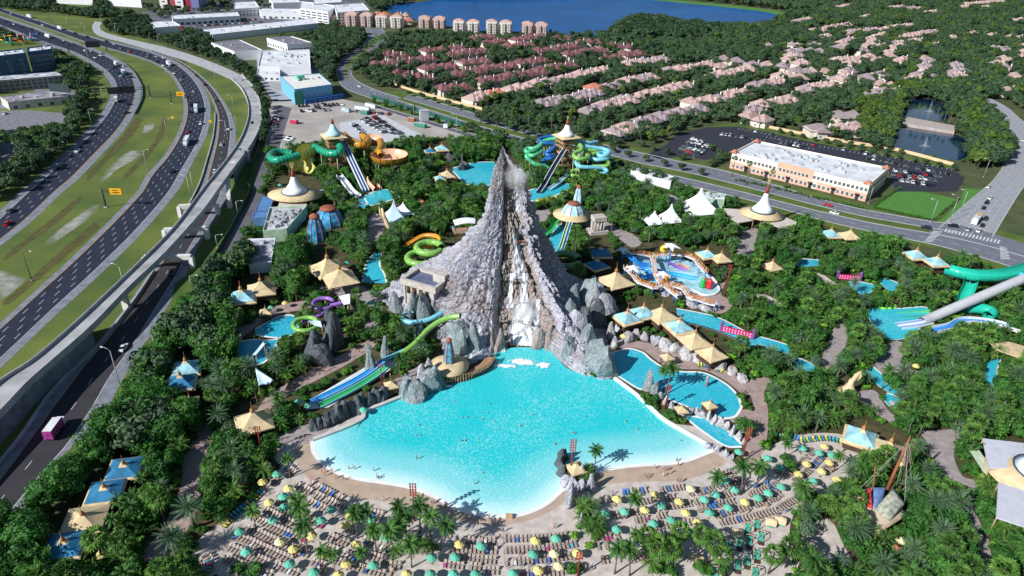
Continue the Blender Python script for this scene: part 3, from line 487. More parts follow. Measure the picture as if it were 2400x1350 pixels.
c_,s_=np.cos(TH),np.sin(TH)
wr=np.clip(c_,0,1)**1.5;wl=np.clip(-c_,0,1)**1.5;wf=np.abs(s_)**1.5
g=(gr*wr+gl*wl+gf*wf)/(wr+wl+wf)
r0=R0(TH);sm_=np.mean(R0(th));k_=np.clip(ZZ/ZT*2.6,0,1)[...]
side=(RR0*wr+RL0*wl+0.5*(RL0+RR0)*0.95*wf)/(wr+wl+wf)
R=g*(r0*(1-k_)+side*k_)
R*=1+0.10*np.clip(np.sin(TH*5+1.3),-1,1)*(1-ZZ/ZT)*np.clip(ZZ/6,0,1)
pos=lambda R:np.stack([cX+R*np.cos(TH),YC+R*np.sin(TH),ZZ],-1)
f_=ZZ/ZT;t0=-math.pi/2+np.interp(f_,[0,0.3,0.6,0.8,1],[0.13,0.19,0.36,0.66,0.8]);hw=np.interp(f_,[0,0.15,0.4,0.7,0.85,1],[0.26,0.38,0.44,0.66,0.85,0.2])
dth=TH-t0;e=np.clip((hw-np.abs(dth))/np.where(dth<0,0.05,0.12),0,1);e=e*e*(3-2*e)
dep=np.interp(f_,[0,0.05,0.2,0.35,0.6,0.8,0.9,0.955,1],[0.04,0.13,0.19,0.24,0.30,0.52,0.78,0.35,0.0])
stepf=0.05*np.sign(np.sin(f_*34))*np.clip(f_*8,0,1)
R*=1-e*np.clip(dep+stepf,0,0.9)
P=pos(R).reshape(-1,3);out=np.stack([np.cos(TH),np.sin(TH),0.35+0*TH],-1).reshape(-1,3);out/=np.linalg.norm(out,axis=1)[:,None]
Rf=R.reshape(-1)
n1=vnoise(np.stack([TH.ravel()*6.5,ZZ.ravel()*0.03,0*Rf],1),3);n2=vnoise(np.stack([TH.ravel()*24,ZZ.ravel()*0.06,0*Rf+5],1),4);n3=vnoise(np.stack([TH.ravel()*60,ZZ.ravel()*0.12,0*Rf+9],1),6)
amp=np.clip(Rf*0.075,0.4,2.6)*np.clip(ZZ.ravel()/ZT*2.2,0.35,1)
disp=amp*((1-np.abs(n1)*2)*1.0+(1-np.abs(n2)*2)*0.75+(1-np.abs(n3)*2)*0.10)+vnoise(P*0.12,9)*1.2+vnoise(P*0.35,10)*0.5
Q=P*np.array([1,1,0.15])
cells=P[RNG.choice(len(P),2400,replace=False)]+RNG.normal(0,0.8,(2400,3));cq=cells*np.array([1,1,0.15]);kd=KDTree(len(cq))
for i,q in enumerate(cq):kd.insert(q,i)
kd.balance();ch=RNG.uniform(-0.75,0.9,len(cq));wob=np.stack([vnoise(P*0.7,21),vnoise(P*0.7,22),vnoise(P*0.7,23)],1)*0.35
for i in range(len(Q)):
 a1,a2=kd.find_n(Q[i]+wob[i],2);gap=a2[2]-a1[2]
 disp[i]+=ch[a1[1]]*(0.28+0.5*max(0,1-Q[i][2]/2.6))-(1.1*(1-gap/0.42)if gap<0.42 else 0)
disp*=np.clip(0.35+Rf/9,0.3,1.15)
P=P+out*disp[:,None];P[:NT,2]=-0.4
Fs=[]
for j in range(NZ-1):
 for i in range(NT):i2=(i+1)%NT;Fs.append((j*NT+i,j*NT+i2,(j+1)*NT+i2,(j+1)*NT+i))
Fs.append(tuple((NZ-1)*NT+i for i in range(NT)))
me=bpy.data.meshes.new('volcano');me.from_pydata(P.tolist(),[],Fs);me.materials.append(lava);me.materials.append(lava_b);e2=(e[:-1]*0.5+e[1:]*0.5);mi=np.zeros(len(Fs),np.int32);mi[:(NZ-1)*NT]=((e2>0.6)&(f_[:-1]<0.95)).ravel();me.polygons.foreach_set('material_index',mi);me.update()
volcano=thing('volcano','tall grey rock volcano with waterfalls above the wave pool','volcano');obj('cone',me,volcano)
LAND.append((1180,560,'the volcano'))
mark([(1178,335),(1160,380),(1140,520),(1100,555),(1030,615),(940,650),(890,690),(910,730),(1000,745),(1035,840),(1160,830),(1310,850),(1436,884),(1415,745),(1330,650),(1262,540),(1240,420),(1215,380)])
BV=BVHTree.FromPolygons([tuple(p)for p in P],Fs)
def hit(px,py,off=0.3):
 d=FW*F_PX+RT*(px-1200)+UP*(675-py);d=Vector(d).normalized();h=BV.ray_cast(Vector((0,0,CAM_H)),d)
 return np.array(h[0]-d*off)if h[0]is not None else None
def water_mat(name,lo,hi,stretch=(3.0,3.0,0.25)):
 m=bpy.data.materials.new(name);m.use_nodes=True;n=m.node_tree.nodes;l=m.node_tree.links;bs=n['Principled BSDF'];MATS[name]=m
 geo=n.new('ShaderNodeNewGeometry');fu=n.new('ShaderNodeAttribute');fu.attribute_name='flow';mp=n.new('ShaderNodeMapping');mp.inputs['Scale'].default_value=stretch if stretch[2]==stretch[0]else(1,1,1);l.new(geo.outputs['Position']if stretch[2]==stretch[0]else fu.outputs['Vector'],mp.inputs[0])
 nz=n.new('ShaderNodeTexNoise');nz.inputs['Scale'].default_value=1.0;nz.inputs['Detail'].default_value=5;l.new(mp.outputs[0],nz.inputs['Vector'])
 at=n.new('ShaderNodeAttribute');at.attribute_name='core'
 ad=n.new('ShaderNodeMath');ad.operation='ADD';l.new(nz.outputs['Fac'],ad.inputs[0]);l.new(at.outputs['Fac'],ad.inputs[1])
 mr=n.new('ShaderNodeMapRange');mr.inputs[1].default_value=lo;mr.inputs[2].default_value=hi;l.new(ad.outputs[0],mr.inputs[0]);l.new(mr.outputs[0],bs.inputs['Alpha'])
 bs.inputs['Base Color'].default_value=(0.80,0.84,0.92,1);bs.inputs['Roughness'].default_value=0.5
 return m
fall_m=water_mat('falling_water',0.46,0.92)
def cascade(L,R_,label,nu=9,off=0.35,core=0.28,free=False):
 Ls=resample(np.array(L,float),26);Rs=resample(np.array(R_,float),26);V=[];C=[];FL=[]
 last=None
 for j in range(26):
  for i in range(nu):
   t=i/(nu-1);p=Ls[j]+(Rs[j]-Ls[j])*t
   if free:h=W(*p,0);h=None
   else:h=hit(p[0],p[1],off)
   if h is None:h=last if last is not None else np.array([0,YC,0])
   last=h;V.append(h);FL.append((p[0]*0.42+L[0][0],j*0.16,L[0][1]));C.append(core*(1-abs(2*t-1)**2.2)*(0.7+0.5*math.sin(j*1.1+i)))
 V=np.array(V).reshape(26,nu,3)
 for _ in range(2):V[1:-1]=(V[:-2]+2*V[1:-1]+V[2:])/4
 V[...,1]-=0.25
 m=MB();m.add(V.reshape(-1,3),[(j*nu+i,j*nu+i+1,(j+1)*nu+i+1,(j+1)*nu+i)for j in range(25)for i in range(nu-1)],smooth=True)
 o=m.build('waterfall',fall_m);at=o.data.attributes.new('core','FLOAT','POINT');at.data.foreach_set('value',np.array(C,np.float32));a2=o.data.attributes.new('flow','FLOAT_VECTOR','POINT');a2 .data.foreach_set('vector',np.array(FL,np.float32).ravel());return struct(o,'stuff',label)and tag(o,label,'waterfall')
cascade([(1200,438),(1203,470),(1205,497)],[(1212,438),(1218,470),(1222,497)],'top fall of white water just below the crater',core=0.2)
cascade([(1200,548),(1201,600),(1198,652)],[(1214,548),(1226,600),(1234,652)],'long white fall below the cave in the volcano',core=0.3)
cascade([(1193,640),(1190,690),(1184,720)],[(1206,640),(1202,690),(1204,720)],'left branch of the falls around the knob rock',core=0.4)
cascade([(1218,640),(1220,690),(1204,735),(1186,790)],[(1238,640),(1236,690),(1254,735),(1268,790)],'wide fan of white water on the lower canyon',core=0.5,nu=13)
cascade([(1118,770),(1105,810),(1096,840)],[(1130,770),(1140,810),(1150,842)],'spreading falls above the curved boardwalk',core=0.25,nu=13)
cascade([(1145,750),(1155,800),(1165,842)],[(1152,750),(1172,800),(1188,842)],'thin falls between the boardwalk and the curtain',core=0.35)
cascade([(1256,700),(1256,730),(1250,770)],[(1268,700),(1266,730),(1262,770)],'right edge trickle of the lower fan',core=0.35)
def curtain(x0,x1,yt,label,core=0.5,out=1.6):
 nu,nv=14,14;V=[];C=[];FL=[]
 T=[hit(x0+(x1-x0)*i/(nu-1),yt,0.4)for i in range(nu)];y=min(t[1]for t in T)-0.3
 for j in range(nv):
  for i in range(nu):t=j/(nv-1);V.append((T[i][0],T[i][1]*(1-min(1,t*3))+(y-out*0.3)*min(1,t*3)-out*t,max(0.15,T[i][2]*(1-t**1.3))));u=i/(nu-1);C.append(core*(1-abs(2*u-1)**4)*(0.75+0.4*math.sin(i*2.3)));FL.append((i*1.7+x0,j*0.14,yt))
 m=MB();m.add(V,[(j*nu+i,j*nu+i+1,(j+1)*nu+i+1,(j+1)*nu+i)for j in range(nv-1)for i in range(nu-1)],smooth=True);o=m.build('waterfall',fall_m);at=o.data.attributes.new('core','FLOAT','POINT');at.data.foreach_set('value',np.array(C,np.float32));a2=o.data.attributes.new('flow','FLOAT_VECTOR','POINT');a2 .data.foreach_set('vector',np.array(FL,np.float32).ravel());o['kind']='stuff';tag(o,label,'waterfall')
curtain(1201,1250,786,'broad white curtain dropping into the wave pool',0.6);curtain(1268,1281,782,'slim fall right of the broad curtain',0.35);curtain(1103,1120,790,'thin veil falling on the boardwalk rocks',0.3);curtain(1132,1146,785,'second thin veil beside the boardwalk',0.3);curtain(1160,1186,802,'short veil left of the broad curtain',0.25)
foam_m=water_mat('foam',0.40,0.62,(1.2,1.2,1.2))
for px,py,rx,ry,lb in((1224,848,6,2.6,'white foam at the foot of the broad curtain'),(1274,856,3.4,2.6,'white foam at the foot of the slim fall'),(1185,858,5,1.6,'foam streak left of the curtain'),(1050,905,2,0.8,'small foam patch beside the boardwalk rocks')):
 c=W(px,py,0.3);m=MB();V=[(c[0],c[1],0.55)];C=[0.5];n_=28
 for k,rr in enumerate((0.4,0.75,1.0)):
  for a in np.linspace(0,2*math.pi,n_,endpoint=False):q=rr*(1+0.08*math.sin(a*5+px));V.append((c[0]+rx*q*math.cos(a),c[1]+ry*q*math.sin(a),0.5-0.15*k));C.append((0.2,-0.05,-0.45)[k])
 Fs_=[(0,1+i,1+(i+1)%n_)for i in range(n_)]+[(1+k*n_+i,1+(k+1)*n_+i,1+(k+1)*n_+(i+1)%n_,1+k*n_+(i+1)%n_)for k in range(2)for i in range(n_)]
 m.add(V,Fs_,smooth=True);o=m.build('foam',foam_m);at=o.data.attributes.new('core','FLOAT','POINT');at.data.foreach_set('value',np.array(C,np.float32));struct(o,'stuff',lb)
def mist(px,py,off,r,dens,label,sz=(1,0.8,0.8)):
 h=hit(px,py,off)
 if h is None:h=W(px,py,20)
 bm=bmesh.new();bmesh.ops.create_icosphere(bm,subdivisions=3,radius=1.0)
 me=bpy.data.meshes.new('mist');bm.to_mesh(me);bm.free();m=bpy.data.materials.new('mist');m.use_nodes=True;n=m.node_tree.nodes;l=m.node_tree.links
 n.remove(n['Principled BSDF']);pv=n.new('ShaderNodeVolumePrincipled');pv.inputs['Color'].default_value=(1,1,1,1);l.new(pv.outputs[0],n['Material Output'].inputs['Volume'])
 tc=n.new('ShaderNodeTexCoord');ln=n.new('ShaderNodeVectorMath');ln.operation='LENGTH';l.new(tc.outputs['Object'],ln.inputs[0])
 nz=n.new('ShaderNodeTexNoise');nz.inputs['Scale'].default_value=2.6;nz.inputs['Detail'].default_value=5;l.new(tc.outputs['Object'],nz.inputs['Vector'])
 a_=n.new('ShaderNodeMath');a_.operation='MULTIPLY_ADD';l.new(nz.outputs['Fac'],a_.inputs[0]);a_.inputs[1].default_value=-1.5;l.new(ln.outputs['Value'],a_.inputs[2])
 mr=n.new('ShaderNodeMapRange');mr.inputs[1].default_value=0.0;mr.inputs[2].default_value=-0.5;mr.inputs[3].default_value=0;mr.inputs[4].default_value=dens;l.new(a_.outputs[0],mr.inputs[0]);l.new(mr.outputs[0],pv.inputs['Density'])
 me.materials.append(m);o=obj('mist',me,None,h,0,(r*sz[0],r*sz[1],r*sz[2]));struct(o,'stuff',label)
mist(1207,414,4.0,7.0,0.17,'puff of white steam in the volcano crater',(0.95,0.8,0.85))
mist(1226,735,2.0,9.0,0.22,'spray over the lower falls',(0.9,0.5,1.0))
h=hit(1214,556,-0.4);bal=thing('cave_balcony','small railed balcony in the cave behind the long fall','balcony',h-np.array([0,0,2.2]))
m=MB();m.box((0,0,0),(6.5,3.5,0.5));m.build('floor',lava_b,bal)
for i in range(8):m=MB();m.box((-3+i*0.86,-1.7,0.5),(0.12,0.12,1.1));m.build('rail_post',M('rust_wood',(0.30,0.10,0.06),0.8),bal)
m=MB();m.box((0,-1.7,1.6),(6.4,0.16,0.14));m.build('rail',MATS['rust_wood'],bal)
m=MB();m.box((0,1.2,3.6),(7,3.2,1.6),taper=0.8);m.build('lintel_rock',lava,bal)
def rock_mesh(seed,n=3,spike=0.0):
 r=np.random.default_rng(seed);bm=bmesh.new();bmesh.ops.create_icosphere(bm,subdivisions=n,radius=1.0);V=np.array([v.co[:]for v in bm.verts])
 pts=r.normal(size=(16,3));pts/=np.linalg.norm(pts,axis=1)[:,None];hts=r.uniform(0.62,1.05,16)
 d=np.min(hts[None,:]/np.maximum(V@pts.T,0.12),axis=1);d=np.minimum(d,1.3)*0.9;V=V*d[:,None]+0.10*np.stack([vnoise(V*2.1,seed+k)for k in range(3)],1)
 if spike:k=np.clip((V[:,2]+0.8)/1.9,0,1);V[:,:2]*=(1-spike*k)[:,None];V[:,2]*=1.15
 for v,q in zip(bm.verts,V):v.co=q
 me=bpy.data.meshes.new('rock');bm.to_mesh(me);bm.free();return me
ROCKS={}
for mi,(mn,mt)in enumerate((('g',lava_g),('d',lava_d),('p',lava_p),('v',lava),('b',lava_b))):
 for sh in range(4):
  me=rock_mesh(31+sh*7,3,0.62 if sh>=2 else 0.1);me.materials.append(mt);ROCKS[mn,sh]=me
RC={'g':'green grey','d':'dark slate','p':'pale grey','v':'grey','b':'brown'}
def rock(px,py,w,h,kind='g',spike=None,desc=None,d=None,mk=True):
 c=W(px,py,0);sh=(random.choice((2,3))if(spike if spike is not None else h>w*0.8)else random.choice((0,1)))
 o=obj('boulder',ROCKS[kind,sh],None,(c[0],c[1],h*0.32),random.uniform(0,6.28),(w/2*1.15,(d or w*0.85)/2*1.15,h*0.72))
 if mk:q=PX([[c[0]-w/2,c[1],0],[c[0]+w/2,c[1],0],[c[0]+w/2*0.6,c[1],h*0.8],[c[0]-w/2*0.6,c[1],h*0.8]]);mark(q)
 return later(o,px,py,('%s %s'%(RC[kind],'pointed rock' if sh>=2 else 'boulder'))if not desc else desc,'rock','rocks of the water park')
ROCKL=((925,725,11,13,'g'),(968,742,12,17,'g'),(990,752,13,20,'g'),(1022,742,13,18,'g'),(1045,735,11,11,'v'),(955,760,10,11,'g'),(985,790,10,10,'g'),(1060,765,12,8,'v'),(1040,790,11,7,'g'),(1085,800,12,9,'g'),(1075,835,9,11,'g'),(1110,830,8,12,'g'),(1098,800,8,10,'g'),(1342,740,10,15,'g'),(1378,728,13,15,'g'),(1330,778,11,14,'g'),(1350,800,12,14,'v'),(1375,820,12,11,'g'),(1395,850,12,10,'g'),(1408,872,12,11,'g'),(1365,790,13,13,'d'),(1395,770,11,13,'d'),(1310,815,9,11,'v'),(1330,840,9,9,'g'),(1405,730,12,9,'v'),(1390,705,10,8,'v'),(1150,815,6,9,'b'),(1172,820,5,9,'b'),(1262,815,6,9,'b'),(1288,815,7,10,'b'),(1020,905,8,8,'g'),(1000,912,9,7,'g'),(975,925,8,6,'g'),(952,930,7,7,'g'),(1005,888,6,8,'p'),(990,900,6,8,'v'),(955,905,5,5,'g'),(900,935,5,5,'d'),(882,942,5,6,'d'),(868,950,5,5,'d'),(850,955,5,6,'d'),(838,962,5,6,'d'),(822,968,5,5,'d'),(808,975,5,6,'d'),(792,982,5,6,'d'),(778,990,5,5,'d'),(764,998,4,5,'d'),(750,1003,4,4,'d'),(735,1006,4,4,'d'),(905,838,4,9,'g',True),(868,868,5,11,'g',True),(770,770,9,14,'d',True),(740,830,9,10,'d'),(785,810,10,14,'d'),(760,850,9,7,'d'),(800,720,7,7,'d'),(830,740,7,7,'d'),(1518,915,4,9,'g',True),(1535,925,4,6,'g'),(1548,935,4,5,'v'),(1560,945,4,5,'p'),(1572,955,4,4,'v'),(1588,965,4,4,'p'),(1600,972,4,4,'v'),(1618,968,5,4,'p'),(1632,972,4,5,'p'),(1645,976,5,4,'p'),(1660,984,4,6,'p'),(1674,990,5,5,'p'),(1688,1000,5,6,'p'),(1702,1006,4,5,'p'),(1716,1018,4,6,'p'),(1730,1028,4,5,'p'),(1742,1040,3,4,'p'),(1660,1050,4,3,'v'),(1680,1058,4,4,'v'),(1700,1068,4,4,'v'),(1715,1074,3,3,'v'),(1430,790,7,11,'p',True),(1438,812,6,7,'p'),(1470,800,8,6,'v'),(1490,790,7,6,'v'),(1510,796,7,6,'v'),(1535,805,8,6,'v'),(1560,815,8,6,'p'),(1585,825,8,6,'p'),(1610,835,8,6,'p'),(1635,845,8,5,'p'),(1660,852,8,5,'p'),(1690,862,7,4,'p'),(1715,875,7,4,'p'),(1738,890,6,4,'p'),(1450,770,8,8,'v'),(1318,1080,4,5,'d'),(1312,1095,3.5,5,'d'),(1316,1115,3.5,5,'d'),(1325,1138,4,3,'v'),(1345,1143,4,3,'v'),(1362,1145,4,3.5,'v'),(1383,1148,3,6,'v',True),(1362,1125,2.4,6,'v',True),(1335,1186,3.5,9,'v',True),(1345,1170,3,6,'v',True),(1360,1235,2,5,'v',True),(1392,1225,2,4,'v',True),(1590,700,8,5,'v'),(1620,715,8,4,'v'),(1650,725,8,4,'p'),(1680,725,6,5,'v'),(1560,690,8,5,'v'),(2090,948,4,2.5,'p'),(1390,670,6,5,'v'),(1055,375,5,4,'d'),(1090,395,7,5,'d',True),(1080,398,5,4,'d'))
for a in ROCKL:
 q_=0.62 if a[4]in 'pv' and a[0]>1425 else 0.62 if a[0]<1050 and a[1]<800 else 1.0
 rock(a[0],a[1],a[2]*q_,a[3]*q_,a[4],spike=(a[5]if len(a)>5 else None))
# ================================================================== buildings round the park
white_r=M('white_roof',(0.66,0.68,0.72),0.8,vary=0.14,scale=0.12,detail=8);grey_r=M('grey_roof',(0.20,0.20,0.235),0.85,vary=0.2,scale=0.12)
cream=M('cream_stucco',(0.74,0.66,0.55),0.85,vary=0.05);salmon=M('salmon_stucco',(0.70,0.38,0.27),0.85,vary=0.06);white_w=M('white_wall',(0.72,0.73,0.76),0.8,vary=0.06)
glass=M('window_glass',(0.030,0.045,0.075),0.12,vary=0.3,spec=0.6);frame_m=M('window_frame',(0.75,0.74,0.70),0.6,vary=0.05);tile=M('clay_tile',(0.42,0.17,0.11),0.8,vary=0.15,scale=0.8)
metal=M('hvac_metal',(0.48,0.50,0.52),0.5,metal=0.2,vary=0.1)
_wm={}
def window_mesh(w,h,panes=2):
 k=(round(w,2),round(h,2),panes)
 if k not in _wm:
  m=MB();m.box((0,-0.06,0),(w+0.3,0.12,h+0.3),mat=0)
  for i in range(panes):
   pw=w/panes;m.box((-w/2+pw*(i+0.5),-0.14,0.15),(pw-0.12,0.06,h),mat=1)
  _wm[k]=m.mesh('window',[frame_m,glass])
 return _wm[k]
def face(a,b):d=b-a;L=math.hypot(d[0],d[1]);return d/L,L,math.atan2(d[1],d[0])
def block(name,label,cat,roof,z,wall,roofm=None,par=0.8,wins=(),group=None,z0=-0.1,mk=True,hvac=0,pos=None):
 Q=WA(roof,z);t=thing(name,label,cat,group=group);poly=[(q[0],q[1])for q in Q]
 A=sum(poly[i][0]*poly[(i+1)%len(poly)][1]-poly[(i+1)%len(poly)][0]*poly[i][1]for i in range(len(poly)))
 if A<0:poly=poly[::-1]
 m=MB();m.prism(poly,z0,z+par,top=False);m.build('wall',wall,t)
 c=np.mean(poly,0);m=MB();m.prism(poly,z-0.2,z,side=False);m.build('roof',roofm or white_r,t)
 if par:
  inn=[tuple(np.array(p)+(c-np.array(p))/np.linalg.norm(c-np.array(p))*0.6)for p in poly];n=len(poly)
  m=MB();m.add([(*p,z+par)for p in poly]+[(*p,z+par)for p in inn]+[(*p,z)for p in inn],[(i,(i+1)%n,n+(i+1)%n,n+i)for i in range(n)]+[(n+i,n+(i+1)%n,2*n+(i+1)%n,2*n+i)for i in range(n)]);m.build('parapet',wall,t)
 for fi,rows,cols,ww,wh,zb,dz in wins:
  a,b=Q[fi],Q[(fi+1)%len(Q)];d,L,rz=face(a,b);nrm=np.array([d[1],-d[0],0]);s_=1
  if nrm[:2]@(c-a[:2])>0:nrm=-nrm;rz+=math.pi
  for r in range(rows):
   for i in range(cols):
    p=a+d*L*(i+0.5)/cols;obj('window',window_mesh(ww,wh),t,(p[0]+nrm[0]*0.02,p[1]+nrm[1]*0.02,zb+dz*r),rz)
 r_=random.Random(len(roof)*7+int(roof[0][0]))
 for i in range(hvac):
  u,v=r_.uniform(0.12,0.88),r_.uniform(0.15,0.85);p=(Q[0]*(1-u)+Q[1]*u)*(1-v)+(Q[3]*(1-u)+Q[2]*u)*v
  m=MB();s_=r_.uniform(0.8,2.2);m.box((p[0],p[1],z),(s_*1.3,s_,s_*0.7),r_.uniform(0,3));m.box((p[0]+s_*0.2,p[1],z+s_*0.7),(s_*0.5,s_*0.5,0.25));m.build('rooftop_unit',metal,t)
 if mk:markw(np.vstack([Q,Q-[0,0,z]])if False else Q);mark(list(PX(Q[[0,1]]))+list(PX(Q[[1,0]]*[1,1,0])));mark(list(PX(Q[[1,2]]))+list(PX(Q[[2,1]]*[1,1,0])))
 return t,Q
OFF,OQ=block('office_building','long cream and peach two storey office building with white roof','building',[(1716,360),(2038,436),(2083,396),(1770,332)],9.0,cream,white_r,0.9,hvac=34,wins=[(0,1,34,1.5,1.7,5.6,0),(1,2,12,1.5,1.7,1.2,4.2)])
LAND.append((1900,400,'the peach office building'))
a,b_=OQ[0],OQ[1];d,L,rz=face(a,b_);nrm=np.array([d[1],-d[0],0])
def facebox(u0,u1,z0,z1,th,mat,nm,base=a,dd=d,nn=nrm,LL=L,rr=rz,par=None):
 m=MB();c=base+dd*LL*(u0+u1)/2+nn*th/2;m.box((c[0],c[1],z0),(LL*(u1-u0),th,z1-z0),rr);return m.build(nm,mat,par or OFF)
facebox(0.0,0.36,0,4.3,0.18,salmon,'lower_band');facebox(0.66,1.0,0,4.3,0.18,salmon,'lower_band');facebox(0.36,0.62,0,10.6,0.3,salmon,'centre_panel')
facebox(0.0,1.0,4.4,4.7,0.4,cream,'cornice')
for i in range(30):
 u=0.02+i*0.0325
 if i%5==3:facebox(u,u+0.022,0.1,3.0,0.45,glass,'entrance_door');facebox(u-0.004,u+0.026,3.0,3.5,1.8,M('awning_black',(0.02,0.02,0.03),0.7),'awning')
 else:p=a+d*L*(u+0.01)+nrm*(0.32 if 0.36<u<0.62 else 0.2);obj('window',window_mesh(1.5,1.9),OFF,(p[0],p[1],0.9),rz)
for i in range(8):p=a+d*L*(0.385+0.028*i)+nrm*0.32;obj('window',window_mesh(1.5,1.7),OFF,(p[0],p[1],5.6),rz)
for u,v in((0.01,0.03),(0.985,0.03),(0.985,0.95),(0.02,0.95)):
 p=(OQ[0]*(1-u)+OQ[1]*u)*(1-v)+(OQ[3]*(1-u)+OQ[2]*u)*v;m=MB();m.lathe([(3.0,0),(3.0,0.15),(0.05,1.9)],(p[0],p[1],9.9),4,smooth=False,rz=rz+math.pi/4);m.build('corner_roof',tile,OFF)
blue_dark=M('hotel_blue',(0.055,0.115,0.24),0.7,vary=0.1);blue_mid=M('hotel_blue_mid',(0.13,0.24,0.44),0.7,vary=0.1)
block('hotel','tall dark blue hotel wing with pale lower floors by the highway','building',[(64,124),(121,117),(121,107),(63,114)],17,blue_dark,white_r,1.0,hvac=4,wins=[(0,2,6,1.8,1.5,2.0,3.2),(0,2,6,1.8,1.5,9.4,3.2)])
block('hotel','nearer dark blue hotel wing cut by the left edge','building',[(-30,137),(61,126),(52,116),(-30,125)],18,blue_dark,white_r,1.0,hvac=4,wins=[(0,4,3,1.8,1.5,2.0,3.6)])
LAND.append((95,150,'the dark blue hotel'))
block('motel','long low motel block with balconies and worn white roof','building',[(-10,190),(148,177),(132,168),(-15,180)],8.5,M('motel_wall',(0.16,0.15,0.16),0.8),M('worn_white_roof',(0.50,0.53,0.58),0.8,vary=0.4,scale=0.2),0.3,wins=[(0,3,12,3.0,1.7,0.6,2.7)])
block('shed_building','low pale building with dark patched roof beside a billboard','building',[(18,240),(160,226),(140,207),(0,228)],5.5,M('pale_wall',(0.55,0.52,0.50),0.8),M('patched_roof',(0.13,0.10,0.12),0.8,vary=0.5,scale=0.15,col2=(0.4,0.4,0.45)),0.4,hvac=6,wins=[(0,1,5,2.6,2.2,0.6,0)])
LAND.append((85,225,'the low shed with the dark roof'))
wins_w=[(0,1,9,2.0,2.4,1.5,0)]
block('warehouse','white warehouse with dark flat roof beside the pine belt','building',[(549,122),(616,119),(563,95),(495,101)],8,white_w,grey_r,0.7,hvac=3)
block('warehouse','white two storey building with grey roof and square windows','building',[(673,105),(731,101),(683,86),(625,90)],8,white_w,grey_r,0.7,hvac=5,wins=[(0,1,8,2.4,2.6,1.5,0),(3,1,8,2.4,2.6,1.5,0)])
block('warehouse','large flat white roofed warehouse dotted with roof units','building',[(605,157),(728,158),(725,117),(613,122)],7,white_w,white_r,0.7,hvac=16)
block('warehouse','low white annex in front of the large warehouse','building',[(602,176),(656,178),(656,162),(604,160)],4.5,white_w,white_r,0.5,hvac=2,wins=[(0,1,4,2.0,1.6,1.0,0)])
LAND.append((665,140,'the large white warehouse'))
tealw=M('teal_wall',(0.16,0.42,0.66),0.7,vary=0.06);T,Q=block('workshop_building','bright blue workshop with white roof and green corner','building',[(690,211),(778,199),(748,173),(657,180)],11,tealw,M('cream_roof',(0.70,0.68,0.64),0.8,vary=0.06),0.5,hvac=4,wins=[(0,1,7,1.4,1.2,4.5,0)])
LAND.append((715,205,'the bright blue workshop'))
a2,b2=Q[0],Q[1];d2,L2,rz2=face(a2,b2);n2_=np.array([d2[1],-d2[0],0]);green_p=M('green_panel',(0.06,0.33,0.20),0.6,vary=0.06)
facebox(-0.02,0.20,0,9.6,0.35,green_p,'green_corner',a2,d2,n2_,L2,rz2,T);facebox(0.2,1.25,0,3.4,3.0,M('deep_blue_wall',(0.03,0.10,0.32),0.7),'loading_lean_to',a2,d2,n2_,L2,rz2,T)
p=(Q[2]+Q[3])/2*0.55+(Q[0]+Q[1])/2*0.45;m=MB();m.box((p[0]-5,p[1]+2,11),(6,4,3.4),rz2);m.build('roof_hut',M('mint_panel',(0.12,0.55,0.38),0.6),T)
for i in range(6):p=a2+d2*L2*(0.3+0.14*i)+n2_*3.05;m=MB();m.box((p[0],p[1],0.3),(2.6,0.1,2.6),rz2);m.build('roller_door',M('dock_blue',(0.05,0.16,0.42),0.6),T)
for nm,lb,roof,z,hv,w in(('store','long white store block with blue trim at the far shops',[(405,46),(562,38),(555,29),(402,37)],7,6,[(0,1,12,4,2.5,0.5,0)]),('store','small white store with a bright red canopy',[(362,66),(424,61),(405,50),(352,52)],6,3,[]),('store','very long white roofed mall row with skylights',[(498,82),(746,55),(735,43),(463,71)],6,18,[]),('store','white mall wing with a raised entrance block',[(612,30),(722,34),(702,22),(606,21)],7,6,[(0,1,8,3,2,1,0)]),('parking_garage','white open parking garage at the top left of the lake',[(703,20),(768,29),(790,14),(705,4)],14,0,[(0,4,5,8,1.4,1.0,3.2)]),('resort_block','white resort block with rows of bluish windows',[(790,30),(866,25),(850,8),(782,12)],15,6,[(0,4,9,3,1.8,1.0,3.5),(1,4,6,3,1.8,1.0,3.5)]),('resort_block','white stepped rooftop block behind the resort',[(735,10),(800,6),(800,-6),(735,-3)],15,4,[(0,3,6,3,1.8,3.0,3.5)]),('store','pale town building behind the mall',[(548,22),(608,18),(598,4),(550,6)],9,3,[(0,2,7,2.5,1.6,1.0,3.5)]),('store','grey roofed shed at the top edge of the shops',[(640,8),(705,6),(690,-4),(630,-3)],9,3,[]),('store','white warehouse store far up at the left',[(250,-3),(330,2),(330,-8),(250,-12)],9,3,[]),('store','flat white store by the far left tree belt',[(130,-8),(215,-4),(215,-16),(130,-18)],9,3,[])):
 block(nm,lb,'building',roof,z,white_w,white_r,0.6,hvac=hv,wins=w)
LAND.append((600,62,'the very long mall row'));LAND.append((470,42,'the far store block'));LAND.append((820,22,'the white resort block'))
m=MB();q=W(412,63,4.5);m.box((q[0],q[1],2.5),(15,10,2.2),0.1);t_=tag(m.build('canopy',M('red_canopy',(0.62,0.03,0.06),0.5)),'bright red canopy on the small store','canopy')
q=W(432,19,0);t=thing('hotel_tower','tall red and white tower at the top left','tower',q)
